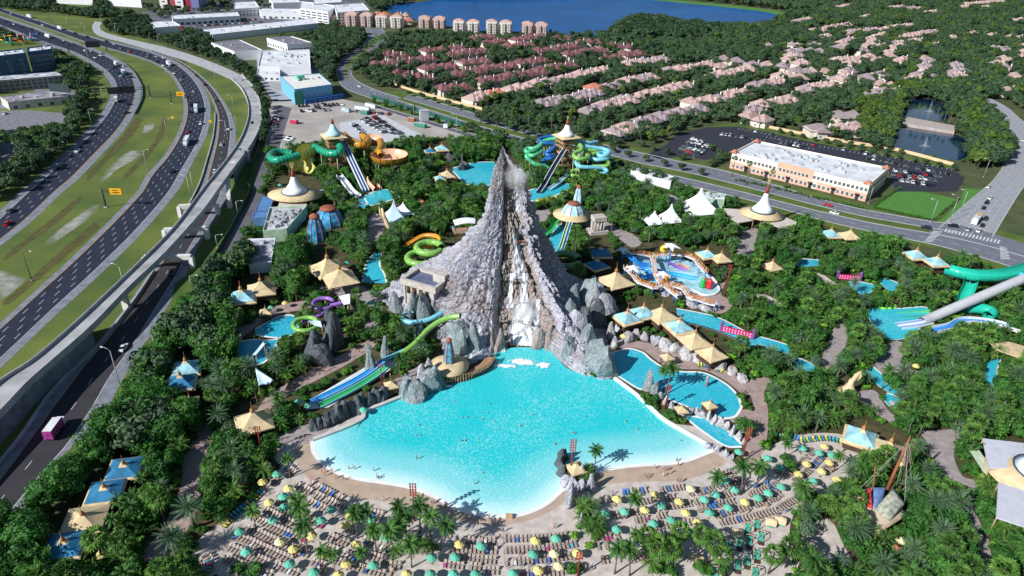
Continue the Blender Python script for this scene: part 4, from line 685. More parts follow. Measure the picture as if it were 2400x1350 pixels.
for i,(mt,nm)in enumerate(((M('tower_white',(0.75,0.72,0.72),0.7),'white_bay'),(M('tower_red',(0.40,0.03,0.05),0.7),'red_bay'),(MATS['tower_white'],'white_bay'),(M('tower_maroon',(0.25,0.02,0.05),0.7),'red_bay'),(M('tower_blue',(0.15,0.18,0.35),0.7),'blue_bay'))):
 m=MB();m.box((-22+i*11,(i%2)*2,0),(11,26,50-abs(i-1)*3));m.build(nm,mt,t)
for r in range(8):
 for i in range(3):obj('window',window_mesh(4,1.6),t,(-22+i*11*(1.0 if i!=1 else 1),(-13.05 if i%2==0 else-11.05),3+r*5.2),0)
LAND.append((432,10,'the red and white tower'))
def condo(px,py,w,h,col,label):
 h*=0.85
 c=W(px,py,0);t=thing('condominium',label,'building',c,group='condominium blocks by the lake');mt=M('condo_%s'%col,{'a':(0.62,0.58,0.54),'b':(0.50,0.38,0.36),'c':(0.60,0.56,0.52)}[col],0.85,vary=0.06)
 for s_ in(-1,1):
  m=MB();m.box((s_*w*0.27,0,0),(w*0.40,w*0.5,h));m.box((s_*w*0.27-w*0.1,-w*0.28,0),(w*0.12,w*0.12,h-1));m.box((s_*w*0.27+w*0.1,-w*0.28,0),(w*0.12,w*0.12,h-1));m.build('block',mt,t)
  m=MB();m.lathe([(w*0.30,0),(w*0.29,0.4),(w*0.06,2.6),(0,2.7)],(s_*w*0.27,0,h),4,smooth=False,rz=math.pi/4);m.build('roof',M('pale_tile',(0.52,0.33,0.27),0.8),t)
  for r in range(int(h/3.1)):
   for i in range(3):obj('window',window_mesh(1.6,1.5),t,(s_*w*0.27+(i-1)*w*0.1,-w*(0.342 if i!=1 else 0.252),0.9+r*3.1),0)
 m=MB();m.box((0,w*0.05,0),(w*0.2,w*0.35,h-1.5));m.build('stair_link',mt,t)
 mark([(px-w*1.1,py+2),(px+w*1.1,py+2),(px+w*1.1,py-h*1.9),(px-w*1.1,py-h*1.9)],foot=False);LAND.append((px,py-15,'the %scondominium from the left'%nth(sum('condominium' in a[2]for a in LAND))))
for px,py,w,h,c,l in((845,60,36,17,'b','pink brown condominium block left of the red roofed flats'),(914,62,36,15,'a','cream condominium block beside the red roofed flats'),(1014,64,36,14,'b','pink condominium block with red roof near the lake'),(1093,76,34,16,'a','cream condominium block third from the right'),(1169,77,34,16,'c','cream condominium block second from the right'),(1252,78,34,14,'b','pink brown condominium block at the right end')):
 condo(px,py,w,h,c,l)
roofs={'r':M('roof_red',(0.17,0.075,0.080),0.85,vary=0.25,scale=0.15),'t':M('roof_tan',(0.41,0.285,0.265),0.85,vary=0.16,scale=0.15),'g':M('roof_taupe',(0.28,0.22,0.235),0.85,vary=0.16,scale=0.15),'o':M('roof_orange',(0.46,0.17,0.12),0.85,vary=0.16,scale=0.15)}
hw_m=M('house_wall',(0.66,0.58,0.50),0.85,vary=0.08)
def hip(m,c,w,d,z,h,rz,hipf=0.8,ov=0.5):
 x,y=w/2+ov,d/2+ov;r=max(x-y*hipf,0.15);ca,sa=math.cos(rz),math.sin(rz)
 V=[(-x,-y,z),(x,-y,z),(x,y,z),(-x,y,z),(-r,0,z+h),(r,0,z+h)]
 V=[(c[0]+a*ca-b*sa,c[1]+a*sa+b*ca,q)for a,b,q in V];m.add(V,[(0,1,5,4),(2,3,4,5),(1,2,5),(3,0,4),(3,2,1,0)])
HROW=0
def houserow(x0,y0,x1,y1,kind,sc=1.0,depth=14.5):
 global HROW
 a=W(x0,y0,7);b=W(x1,y1,7);d=b-a;L=math.hypot(d[0],d[1]);rz=math.atan2(d[1],d[0]);n=max(1,int(round(L/11)));mid=(a+b)/2;r=random.Random(HROW);HROW+=1
 if n==1 and L<12:L=13
 t=thing('townhouse_row' if n>1 else 'house','','building',(mid[0],mid[1],0),rz)
 m=MB();m.box((0,0,-0.1),(L,depth-1.5,5.6));m.build('wall',hw_m,t)
 for i in range(n):
  u=-L/2+L*(i+0.5)/n;k=kind if r.random()<0.85 else{'r':'r','t':'g','g':'t','o':'t'}[kind];dz=r.uniform(-0.5,0.9)
  m=MB();hip(m,(u,r.uniform(-0.8,0.8)),L/n*1.02,depth,5.0+dz,4.4,0,0.9);ro=m.build('roof',roofs[k],t)
  m=MB();hip(m,(u+r.uniform(-2,2),-depth*0.36),depth*0.55,L/n*0.62,4.95+dz*0.8,3.0,math.pi/2,0.9);m.build('gable',roofs[k],ro)
  m=MB();m.box((u+r.uniform(-1,1),-depth*0.46-0.5,0),(L/n*0.5,2.0,5.0+dz*0.8));m.build('bay',hw_m,t)
  if r.random()<0.45:m=MB();m.box((u+L/n*0.4,r.uniform(-2,2),6.5),(0.9,0.9,3.4));m.build('chimney',M('chimney_white',(0.74,0.72,0.70),0.8),ro)
  if y0>150:obj('window',window_mesh(1.3,1.3),t,(u+0.6,-depth*0.46-1.5,3.3),0);obj('window',window_mesh(1.3,1.5),t,(u-1.2,-depth*0.46-1.5,0.8),0)
 q=PX([[mid[0]-d[0]/2,mid[1]-d[1]/2,6],[mid[0]+d[0]/2,mid[1]+d[1]/2,6]]);pz=6 if y0>120 else 4
 mark([(q[0][0],q[0][1]-pz),(q[1][0],q[1][1]-pz),(q[1][0],q[1][1]+pz),(q[0][0],q[0][1]+pz)],foot=True)
 nm={'r':'dark red','t':'tan pink','g':'taupe','o':'orange red'}[kind]
 later(t,(x0+x1)/2,(y0+y1)/2,('%s roofed %srow of townhouses'%(nm,'short ' if n<4 else 'long ' if n>7 else ''))if n>1 else '%s roofed single house'%nm,'building','houses of the residential district');return t
k2=lambda*p:[800+p[0]/3,p[1]/3,800+p[2]/3,p[3]/3];k3h=lambda*p:[1600+p[0]/3,p[1]/3,1600+p[2]/3,p[3]/3]
for p in((310,365,480,395),(570,350,850,320),(200,450,400,425),(420,425,640,395),(740,375,1010,345),(360,500,660,540),(560,475,800,445),(830,425,1030,410),(670,615,900,590),(770,512,990,482),(980,468,1220,445),(1230,432,1430,408),(950,562,1140,538),(1140,528,1420,492),(1450,468,1640,442),(900,262,1080,247),(1000,292,1160,282),(1150,318,1340,298),(1200,272,1360,252),(1360,348,1530,332),(1480,260,1620,264),(1510,327,1650,312),(1650,282,1830,287),(1870,308,2050,318),(1560,372,1680,362),(1690,352,1860,342),(1830,402,1960,387),(1970,377,2110,362),(1300,237,1440,242),(1370,480,1440,472)):houserow(*k2(*p),'r')
for p,k in(((885,680,1010,655),'t'),((1010,650,1130,630),'o'),((1150,620,1400,570),'t'),((1410,568,1640,528),'t'),((1650,512,1870,478),'t'),((1370,722,1800,635),'g'),((1720,612,1840,610),'o'),((1830,600,1960,585),'g'),((1970,560,2200,522),'t'),((1690,775,2040,668),'g'),((1800,735,2050,690),'t'),((2060,665,2400,590),'t'),((1880,915,2120,850),'g'),((2060,850,2400,765),'g'),((1950,890,2060,870),'t'),((1975,438,2280,402),'t'),((2270,483,2400,472),'t')):houserow(*k2(*p),k)
for p,k in(((0,470,80,455),'t'),((90,455,210,440),'t'),((220,458,300,452),'t'),((250,398,330,402),'g'),((345,415,410,415),'g'),((190,522,420,485),'t'),((400,485,500,475),'t'),((450,440,540,440),'t'),((550,445,640,450),'t'),((670,447,740,455),'t'),((0,582,60,590),'t'),((0,775,150,745),'g'),((30,712,280,670),'t'),((270,660,450,635),'t'),((480,592,600,572),'g'),((560,575,700,548),'t'),((660,522,770,512),'t'),((790,532,850,532),'t'),((870,485,950,492),'t'),((970,490,1030,492),'t'),((1110,508,1190,520),'t'),((1240,532,1350,542),'g'),((790,638,900,640),'g'),((840,612,1080,578),'t'),((430,785,620,830),'t'),((430,770,520,750),'g'),((520,722,780,682),'t'),((1240,665,1400,660),'t'),((1310,640,1530,625),'g'),((1350,575,1500,592),'t'),((1050,790,1250,800),'g'),((880,885,1040,890),'g'),((1060,880,1260,880),'t'),((800,345,1000,350),'g'),((1050,332,1130,330),'g'),((1140,415,1330,385),'t'),((1450,332,1550,312),'t'),((1890,500,2000,490),'g'),((2270,520,2390,530),'t'),((2250,620,2320,622),'t'),((2220,455,2320,470),'g')):houserow(*k3h(*p),k)
for p in((750,155,890,128),(900,212,1160,165),(1130,222,1440,195),(1450,185,1620,172),(1550,248,1780,212),(1450,48,1550,42),(1560,52,1680,50),(1070,48,1190,32),(1240,125,1300,110),(1700,85,1790,75),(2320,140,2390,130),(1940,45,2020,40),(2100,48,2160,42),(2060,12,2260,8),(1980,22,2100,16),(1470,300,1560,290),(750,310,820,305),(570,310,640,315)):houserow(*k3h(*p),'t')
for p in((230,95,330,90),(370,95,480,100),(400,130,500,130),(1540,118,1640,120)):houserow(*k2(*p),'o')if p[0]<1500 else None
for p in((735,33,775,36),(775,38,812,40)):houserow(*p,'o')
hr_=random.Random(3)
for i in range(60):x=hr_.uniform(1830,2400);y=hr_.uniform(70+(2400-x)*0.02,185);houserow(x,y,x+hr_.uniform(14,30),y-hr_.uniform(0,5),hr_.choice('ttg'))if not inmask(CLEAR,[x],[y])[0]else None
yw=M('yellow_wall',(0.62,0.46,0.28),0.85,vary=0.08)
lowwall('estate_wall',k3([(330,840),(600,900),(900,960),(1180,1010),(1500,1060),(1900,1165)]),2.0,0.4,yw,'yellow estate wall behind the parking lot and pond','wall')
lowwall('estate_wall',[(905,190),(960,212),(1060,240),(1130,258)],2.0,0.4,yw,'yellow estate wall along the avenue left of the gate','wall')
lowwall('perimeter_fence',[(868,229),(930,249),(1000,270),(1090,298)],3.0,0.2,M('mesh_green',(0.02,0.10,0.09),0.8),'dark teal mesh fence between the avenue and the perimeter road','fence',sm=2)
# ================================================================== huts, pavilions, tents
thatch=M('thatch_tan',(0.60,0.47,0.28),0.9,vary=0.12,scale=0.5,bump=0.05);thatch_b=M('thatch_blue',(0.30,0.55,0.62),0.85,vary=0.3,scale=0.35,detail=6);thatch_d=M('thatch_deep_blue',(0.03,0.18,0.34),0.85,vary=0.2,scale=0.35)
wood=M('dark_wood',(0.085,0.045,0.03),0.8,vary=0.25,scale=1.2);wood_l=M('light_wood',(0.36,0.22,0.13),0.8,vary=0.2,scale=1.0);white_c=M('tent_fabric',(0.80,0.83,0.88),0.7,vary=0.04);rust=M('rust_paint',(0.30,0.06,0.04),0.7)
teal_f=M('teal_fabric',(0.42,0.68,0.72),0.7,vary=0.15,scale=0.4)
def concave(m,w,z,h,rz=0.0,n=6,mat=0,k=1.7,lo=0.0,hi=1.0):
 prof=[(w/2*1.414*((1-t)**k)*0.97+0.03*w,z+h*t)for t in np.linspace(lo,hi,n)];m.lathe(prof,(0,0,0),4,mat,smooth=False,rz=rz+math.pi/4)
HUTN=[]
def hut(px,py,w,rot,blue=0,h=4.2,stilt=True,desc='',rh=0.42):
 c=W(px,py,h+w*0.12);t=thing('hut','','hut',(c[0],c[1],0),rot)
 m=MB();concave(m,w,h,w*rh,0,k=1.7 if rh>0.3 else 1.3);ro=m.build('roof',thatch,t)
 if blue:m=MB();concave(m,w*0.995,h+w*0.02,w*rh,0,lo=0.10,hi=0.62,mat=0,k=1.7 if rh>0.3 else 1.3);m.v=[(v[0]*1.012,v[1]*1.012,v[2])for v in m.v];m.build('painted_band',thatch_b if blue==1 else thatch_d,ro)
 m=MB();m.lathe([(w*0.06,h+w*(rh-.04)),(w*0.07,h+w*rh),(w*0.05,h+w*(rh+.05)),(0.07,h+w*(rh+.11)),(0.05,h+w*(rh+.3)),(0,h+w*(rh+.33))],n=6);m.build('spire',M('spire_orange',(0.42,0.20,0.08),0.8),ro)
 m=MB();concave(m,w*0.99,h-0.35,0.34,0,n=2,k=0.05);m.build('eave',thatch,ro)
 for a in(-1,1):
  for b in(-1,1):m=MB();m.box((a*w*0.36,b*w*0.36,0),(0.28,0.28,h));m.build('post',wood,t)
 if stilt:
  m=MB();m.box((0,0,h*0.42),(w*0.86,w*0.86,0.3));m.build('deck',wood,t)
  for a,b,l_ in((0,-1,0),(0,1,0),(1,0,1),(-1,0,1)):m=MB();m.box((a*w*0.42,b*w*0.42,h*0.42+0.3),((w*0.84,0.1)if not l_ else(0.1,w*0.84))+(0.95,));m.build('railing',wood,t)
  m=MB();m.box((0.6,0,h*0.42+0.3),(w*0.4,w*0.22,0.45));m.build('bench',M('bench_cushion',(0.6,0.55,0.5),0.8),t)
 markc(px,py,w*F_PX/np.dot(c-np.array([0,0,CAM_H]),FW)*0.62);later(t,px,py,desc or('thatched hut with %s roof'%('tan' if not blue else 'pale blue and tan' if blue==1 else 'deep blue')),'hut','thatched huts of the water park');LAND.append((px,py,None))if False else None
 return t
for a in((1470,741,8.6,0.5,1),(1508,729,8.6,0.45,1),(1550,733,9.6,0.5,0),(1592,762,9,0.4,1),(1628,793,9,0.4,0),(1669,824,8,0.5,0),(1443,652,11.5,0.5,0,4.0,False),(1408,590,9,0.15,2),(1399,618,8.6,0.6,2),(1657,594,7.6,0.3,1),(1690,602,7.4,0.3,0),(566,692,10,0.35,1),(612,672,10,0.35,0),(768,622,13,0.7,0,5.0,False),(797,646,12,0.5,0,5.0,False),(594,981,9.5,0.5,0,3.6,False),(291,1092,8.2,0.25,2,4.2,True,'',.24),(245,1146,8.2,0.25,2,4.2,True,'',.24),(195,1212,8.8,0.25,0,4.2,True,'',.24),(149,1272,8.4,0.25,2,4.2,True,'',.24),(437,858,8.5,0.3,1,4.6),(424,892,8.5,0.3,2,4.6),(1947,546,8,0.1,1,5.5),(1992,549,8,0.1,0,5.5),(2147,595,8.4,0.15,1,5.5),(2195,611,8.4,0.15,1,5.5),(2019,1020,9,-0.5,1,4.0),(2083,1050,9,-0.5,0,4.0),(1351,1094,4.4,0.4,0,3.4),(1565,834,3.8,0.4,0,3.2,False),(1664,946,3.6,0.4,0,3.6),(917,899,4.0,0.4,0,3.4),(1036,346,8,0.3,1,5),(1008,352,6.5,0.3,2,5),(1048,407,8,0.3,0,5),(1031,416,6,0.3,1,5),(622,728,4.2,0.3,0,3.2),(1810,621,7,0.4,0,4,False),(445,938,4.5,0.3,0,5),(1598,957,3.4,0.2,0,3.0,False)):hut(*a)
def hat(px,py,z,R,H,label,desc_parts=True,post=True,oval=1.0,skirt=thatch,fab=white_c,spire=True,rz=0.0):
 c=W(px,py,z);t=thing('pavilion',label,'pavilion',(c[0],c[1],0),rz)
 m=MB();m.lathe([(R,z-0.3),(R*1.02,z),(R*0.55,z+H*0.10),(R*0.50,z+H*0.12)],n=28,sx=oval);m.build('roof_brim',skirt,t)
 m=MB();m.lathe([(R*0.60,z+H*0.12),(R*0.40,z+H*0.24),(R*0.23,z+H*0.42),(R*0.13,z+H*0.62),(R*0.09,z+H*0.72)],n=20);ca=m.build('fabric_cone',fab,t)
 m=MB();m.lathe([(R*0.62,z+H*0.095),(R*0.63,z+H*0.12),(R*0.56,z+H*0.135)],n=20);m.build('fringe',M('fringe_dark',(0.05,0.08,0.12),0.8),ca)
 if spire:
  m=MB();m.lathe([(R*0.10,z+H*0.70),(R*0.085,z+H*0.86),(R*0.05,z+H*0.98)],n=10);m.build('collar',rust,t)
  for i in range(5):a=i*1.256;m=MB();m.tube([(0.02*R*math.cos(a),0.02*R*math.sin(a),z+H*0.95),(0.09*R*math.cos(a),0.09*R*math.sin(a),z+H*1.25)],[0.12,0.05],5);m.build('spear',thatch,t)
 if post:
  for i in range(10):a=i*0.628;m=MB();m.tube([(oval*R*0.85*math.cos(a),R*0.85*math.sin(a),0),(oval*R*0.85*math.cos(a),R*0.85*math.sin(a),z)],0.16,6);m.build('post',wood_l,t)
 r_=R*F_PX/np.dot(c-np.array([0,0,CAM_H]),FW);markc(px,py-r_*0.3,r_*1.0*max(oval,1),r_*0.75);return t
hat(692,455,6,10.5,13,'pavilion with white fabric cone on a wide tan brim beside the service roofs',oval=1.25);LAND.append((692,445,'the white coned pavilion by the service roofs'))
hat(1786,500,6,9.5,15,'entrance pavilion with white cone and tan brim between grey roofs',oval=1.1);LAND.append((1786,490,'the entrance pavilion'))
hat(2440,1115,6,11,12,'pavilion with white cone at the right edge of the picture',oval=1.2)
def wing(name,label,P,z,mat,edge=None,cat='roof',th=0.4):
 Q=WA(P,z);m=MB();poly=[(q[0],q[1])for q in Q]
 A=sum(poly[i][0]*poly[(i+1)%len(poly)][1]-poly[(i+1)%len(poly)][0]*poly[i][1]for i in range(len(poly)))
 if A<0:poly=poly[::-1]
 t=thing(name,label,cat);m.prism(poly,z-th,z);m.build('roof_sheet',mat,t)
 for p in poly:q=np.array(p)*0.97+np.mean(poly,0)*0.03;k=MB();k.tube([(q[0],q[1],0),(q[0],q[1],z-th)],0.2,6);k.build('post',wood_l,t)
 mark(P);return t
pale_roof=M('pale_sheet_roof',(0.56,0.50,0.45),0.8,vary=0.06);lav_roof=M('lavender_roof',(0.52,0.53,0.60),0.75,vary=0.06)
wing('entrance_roof','pale fan roof left of the entrance pavilion',[(1697,488),(1752,492),(1767,516),(1730,522),(1712,512)],5,pale_roof);wing('entrance_roof','pale fan roof right of the entrance pavilion',[(1818,500),(1868,520),(1862,536),(1825,532),(1785,518)],5,pale_roof)
wing('pavilion_roof','grey sheet roof behind the white coned pavilion',[(715,448),(758,444),(752,462),(728,470)],5,lav_roof);wing('pavilion_roof','ribbed pale roof in front of the white coned pavilion',[(655,474),(720,470),(718,482),(650,486)],4.5,pale_roof)
wing('hall_roof','wide lavender hall roof at the right edge',[(2303,1027),(2480,1048),(2480,1095),(2318,1097)],7,lav_roof);wing('hall_roof','lavender hall roof corner below the tan brim',[(2340,1130),(2480,1175),(2480,1260),(2335,1212)],7,lav_roof)
wing('thatched_canopy','long tan thatched canopy over the river at the right edge',[(2318,800),(2345,795),(2430,820),(2430,842),(2390,838),(2335,818)],4.5,thatch)
wing('lean_to_roof','pale green lean to roof below the lavender hall',[(2268,1045),(2285,1040),(2330,1105),(2310,1110)],5,M('mint_sheet',(0.50,0.58,0.42),0.8))
block('service_building','flat roofed kitchen building crowded with roof units','building',[(616,545),(672,540),(720,485),(632,489)],5,M('mint_wall',(0.42,0.58,0.42),0.8),M('roof_lilac',(0.50,0.48,0.52),0.8,vary=0.15),0.8,hvac=46)
block('service_building','low worn lavender roof beside the big dark tree','building',[(583,622),(636,616),(646,560),(582,562)],4,white_w,M('worn_lilac',(0.40,0.38,0.46),0.8,vary=0.35,scale=0.3),0.5,hvac=8)
block('service_shed','blue flat roofed shed by the service road','building',[(598,496),(632,494),(643,461),(612,462)],4,M('blue_shed_wall',(0.1,0.2,0.4),0.8),M('blue_shed_roof',(0.10,0.22,0.46),0.7),0.2)
block('service_shed','small blue roofed shed at the corner of the kitchen building','building',[(592,512),(622,510),(630,497),(594,498)],4,MATS['blue_shed_wall'],MATS['blue_shed_roof'],0.2)
block('pump_building','white flat roof behind the right slide tower','building',[(1478,402),(1572,428),(1580,416),(1488,390)],4,white_w,white_r,0.5,hvac=6)
block('ticket_building','white roofed building behind the entrance tents','building',[(1640,468),(1698,470),(1702,456),(1650,452)],4.5,M('mint_wall'),white_r,0.5,hvac=6)
LAND.append((660,515,'the kitchen building with roof units'))
def tent(px,py,w,h,label,mat=white_c,rz=0.3):
 c=W(px,py,0);t=thing('tent',label,'tent',c,rz);m=MB();concave(m,w,2.6,h,0,n=8,k=1.9);m.build('canopy',mat,t)
 for a in(-1,1):
  for b in(-1,1):m=MB();m.tube([(a*w*0.48,b*w*0.48,0),(a*w*0.46,b*w*0.46,2.8)],0.1,6);m.build('pole',white_w,t)
 m=MB();m.tube([(0,0,2.6+h*0.9),(0,0,2.6+h*1.08)],0.1,6);m.build('finial',rust,t);r_=w*F_PX/np.dot(c-np.array([0,0,CAM_H]),FW)*0.5;mark([(px-r_,py),(px+r_,py),(px+r_*0.25,py-(h+2.6)*r_*1.7/w),(px-r_*0.25,py-(h+2.6)*r_*1.7/w)]);LAND.append((px,py-10,'the '+label))
tent(925,522,10,9,'tall pale blue peaked tent left of the volcano',M('tent_blue',(0.56,0.74,0.82),0.7,vary=0.04));tent(946,508,9,5,'white peaked tent right of the tall blue one');tent(1635,500,17,11,'large white peaked tent by the entrance');tent(1530,530,9,5.5,'white tent nearest the water playground path');tent(1568,525,10,8,'tall white tent between the low tent and the large one')
domeg=M('dome_glass',(0.06,0.30,0.52),0.25,vary=0.4,scale=0.5,spec=0.5,detail=6);domel=M('dome_glass_pale',(0.42,0.68,0.78),0.3,vary=0.2,scale=0.5,spec=0.5);rib_m=M('dome_rib',(0.35,0.14,0.18),0.7)
def dome(px,py,R,H,label,gl=domeg,cap=True,tall=1.0,ribn=10,z0=0.0,disc=None):
 c=W(px,py,z0);t=thing('glass_dome' if tall<2 else 'obelisk',label,'dome' if tall<2 else 'obelisk',(c[0],c[1],z0))
 pr=[(R,0),(R*1.02,H*0.12),(R*0.92,H*0.42),(R*0.68,H*0.74),(R*0.38,H*0.95)];m=MB();m.lathe(pr,n=ribn,smooth=False);m.build('glass_shell',gl,t)
 for i in range(ribn):
  a=2*math.pi*i/ribn;m=MB();m.tube([(1.02*r*math.cos(a),1.02*r*math.sin(a),z)for r,z in pr],0.13,5);m.build('rib',rib_m,t)
  a2_=2*math.pi*(i+1)/ribn;m=MB();m.tube([(1.01*pr[1][0]*math.cos(a),1.01*pr[1][0]*math.sin(a),pr[1][1]),(1.01*pr[3][0]*math.cos(a2_),1.01*pr[3][0]*math.sin(a2_),pr[3][1])],0.07,4);m.build('brace',rib_m,t)
 if cap:m=MB();m.lathe([(R*0.44,H*0.92),(R*0.56,H*0.95),(R*0.50,H*1.03),(R*0.1,H*1.10),(0,H*1.12)],n=18);m.build('cap',M('dome_cap',(0.30,0.10,0.06),0.8,vary=0.2),t)
 if disc:m=MB();m.lathe([(disc,-0.9),(disc*1.03,-0.6),(disc*0.62,0.5),(R*1.05,0.7)],n=28);m.build('thatched_disc',thatch,t);m=MB();m.lathe([(disc*0.6,-z0),(disc*0.6,-0.8)],n=16);m.build('drum_wall',wood_l,t)
 k=F_PX/np.dot(c-np.array([0,0,CAM_H]),FW);mark([(px-R*k,py+R*k*0.4),(px+R*k,py+R*k*0.4),(px+R*k*0.5,py-H*k*0.95),(px-R*k*0.5,py-H*k*0.95)]);LAND.append((px,py-H*k*0.5,'the '+label));return t
dome(773,524,7.2,8.0,'wide blue glass dome with a brown cap');dome(743,562,4.2,11.5,'tall blue glass dome left of the wide dome')
dome(1343,500,5.6,5.4,'pale blue dome on a round tan roof right of the peak',domel,z0=5.0,disc=9.5);dome(1354,478,2.4,9.5,'slim pale blue obelisk behind the round tan roof',domel,tall=3,ribn=6,z0=2)
dome(1053,852,1.6,9.0,'slim blue obelisk on the round boardwalk roof',M('obelisk_blue',(0.08,0.30,0.42),0.4,vary=0.4,scale=0.8),tall=3,ribn=6,z0=3.8,disc=6.2)
bp=WA(smooth([(1022,868,1.6),(1038,885,1.6),(1070,882,1.6),(1105,872,1.6),(1135,856,1.6),(1150,836,1.6)],6),1.6);t=thing('boardwalk','curved wooden boardwalk with railing under the left falls','boardwalk')
tn=np.gradient(bp,axis=0);tn/=np.linalg.norm(tn,axis=1)[:,None];nn=np.stack([-tn[:,1],tn[:,0],0*tn[:,0]],1)
for i in range(len(bp)-1):m=MB();m.add([bp[i]-nn[i]*1.6,bp[i]+nn[i]*1.6,bp[i+1]+nn[i+1]*1.6,bp[i+1]-nn[i+1]*1.6],[(0,3,2,1)]);m.add([bp[i]-nn[i]*1.6,bp[i+1]-nn[i+1]*1.6,bp[i+1]-nn[i+1]*1.6-[0,0,0.4],bp[i]-nn[i]*1.6-[0,0,0.4]],[(0,1,2,3)]);m.build('plank_bay',wood_l,t)
for i in range(0,len(bp)):p=bp[i]-nn[i]*1.55;m=MB();m.box((p[0],p[1],0),(0.25,0.25,2.9));m.build('rail_post',wood_l,t)
m=MB()
for z in(0.7,1.25):m.tube(bp-nn*1.55+[0,0,z],0.09,5)
m.build('rail',wood_l,t);mark([(1020,830),(1090,830),(1160,840),(1110,885),(1040,898),(1018,880)])
c=hit(1000,676,1.0);c[2]=max(0,c[2]-6);t=thing('temple','square sandstone temple with sunken roof on the volcano flank','temple',c,-0.45);sand_s=M('sandstone',(0.48,0.44,0.40),0.85,vary=0.14,scale=0.6)
m=MB();m.box((0,0,0),(13,9.5,8.5));m.build('wall',sand_s,t);m=MB()
for x,y,w_,d_ in((0,-5.1,15,1.2),(0,5.1,15,1.2),(-6.9,0,1.2,9),(6.9,0,1.2,9)):m.box((x,y,8.5),(w_,d_,2.2))
m.build('cornice',sand_s,t);m=MB();m.box((5.0,3.0,8.5),(5,5,4.2));m.build('corner_block',sand_s,t);m=MB();m.box((0,0,8.5),(12.5,9,1.0));m.build('roof_pool',M('roof_dark_slab',(0.12,0.14,0.22),0.6),t)
for i in range(4):m=MB();m.lathe([(0.75,5.4),(0.75,7.9)],(-4.6+i*2.6,-4.8,0),10);m.build('porthole',wood,t)
for i in range(5):m=MB();m.box((-6.3+i*3.1,-4.95,0),(0.7,0.5,8.5));m.build('pilaster',sand_s,t)
mark([(950,640),(1040,635),(1045,720),(955,725)]);LAND.append((1000,665,'the sandstone temple'))
c=W(1400,545,0);t=thing('temple_gate','small pillared stone gate right of the round pavilion','gate',c,0.3)
m=MB();m.box((0,0,0),(9,6,1.6));m.build('plinth',sand_s,t);m=MB();m.box((0,0,6.5),(6,5,2));m.build('lintel',sand_s,t)
for x in(-2.3,-0.8,0.8,2.3):m=MB();m.lathe([(0.5,1.6),(0.4,4),(0.5,6.5)],(x,-1.8,0),8);m.build('column',sand_s,t)
m=MB();m.box((0,1.2,1.6),(5.6,2.0,4.9));m.build('rear_wall',sand_s,t);mark([(1370,495),(1425,495),(1425,555),(1370,555)])
c=W(1090,560,0);t=thing('slide_station','small deck with a white canopy left of the volcano','station',c,0.3)
m=MB();m.box((-1,0,4),(9,6,0.4));m.build('deck',wood_l,t);m=MB();m.box((-1,-3,4.4),(9,0.15,1.6));m.build('railing',M('rail_tan',(0.5,0.36,0.28),0.8),t);m=MB();m.tube(np.array([[x,0,7.0+1.2*math.cos(x/4)]for x in np.linspace(-5,4,9)]),2.2,8,arc=(0.2,2.94));m.build('canopy',white_c,t)
for x in(-5,3):m=MB();m.box((x,-2.6,0),(0.4,0.4,7));m.build('post',wood,t)
mark([(1040,535),(1100,535),(1100,575),(1040,575)])
# ================================================================== slides
def smat(n,c=None,**k):return M('slide_'+n,c,0.28,vary=0.06,spec=0.45,**k)
sg=smat('emerald',(0.02,0.36,0.21));so=smat('amber',(0.55,0.27,0.03));sp=smat('peach',(0.72,0.42,0.28));sy=smat('lemon',(0.62,0.60,0.18));sl=smat('leaf',(0.22,0.46,0.10));sm_g=smat('mint',(0.10,0.48,0.25));sb=smat('sky',(0.20,0.56,0.68));sd=smat('navy',(0.02,0.13,0.40));sv=smat('violet',(0.30,0.14,0.50));sw=smat('white',(0.70,0.74,0.76));st_=smat('turquoise',(0.02,0.45,0.33));sblue=smat('azure',(0.03,0.24,0.68));sgreen2=smat('grass',(0.03,0.38,0.09));support=M('support_olive',(0.30,0.36,0.20),0.6)
def flume(label,pts,r,mat=None,arc=None,rings=6.0,ring_mat=None,sup=14.0,n=14,sm=7,name='tube_slide',parent=None,supmat=None):
 P=WA(smooth(pts,sm),0)if not isinstance(pts,np.ndarray)else pts
 s=np.r_[0,np.cumsum(np.linalg.norm(np.diff(P,axis=0),axis=1))];N=max(8,int(s[-1]/0.9));P=resample(P,N);t=parent or thing(name,label,'slide')
 m=MB();m.tube(P,r,n,arc=arc,caps=False);m.build('tube' if arc is None else 'trough',mat,t)
 T=np.gradient(P,axis=0);T/=np.linalg.norm(T,axis=1)[:,None]+1e-9;R_=r if np.isscalar(r)else None
 step=max(1,int(rings/0.9));rad=np.full(N,r)if np.isscalar(r)else np.interp(np.linspace(0,1,N),np.linspace(0,1,len(r)),r)
 for i in range(0,N,step):
  k=MB();k.tube([P[i]-T[i]*0.14,P[i]+T[i]*0.14],rad[i]*1.06,n,arc=arc,caps=False);k.build('flange',ring_mat or mat,t)
 if sup:
  for i in range(int(sup/2/0.9),N,max(1,int(sup/0.9))):
   if P[i][2]>2.0:k=MB();k.tube([(P[i][0],P[i][1],0),(P[i][0],P[i][1],P[i][2]-rad[i]*0.8)],0.32,8);k.build('support',supmat or support,t)
 q=PX(P);sc=F_PX/((P-np.array([0,0,CAM_H]))@FW);w_=rad*sc+1
 for i in range(0,N-1,2):markc(q[i][0],q[i][1],max(4,w_[i]),foot=False)
 return t
def flume2(label,pts,r,mat,**k):
 P=WA(smooth(pts,7),0);s=np.r_[0,np.cumsum(np.linalg.norm(np.diff(P,axis=0),axis=1))];N=max(8,int(s[-1]/0.9));P=resample(P,N)
 return flume(label,P,np.interp(np.linspace(0,1,N),np.linspace(0,1,len(r)),r),mat,**k)
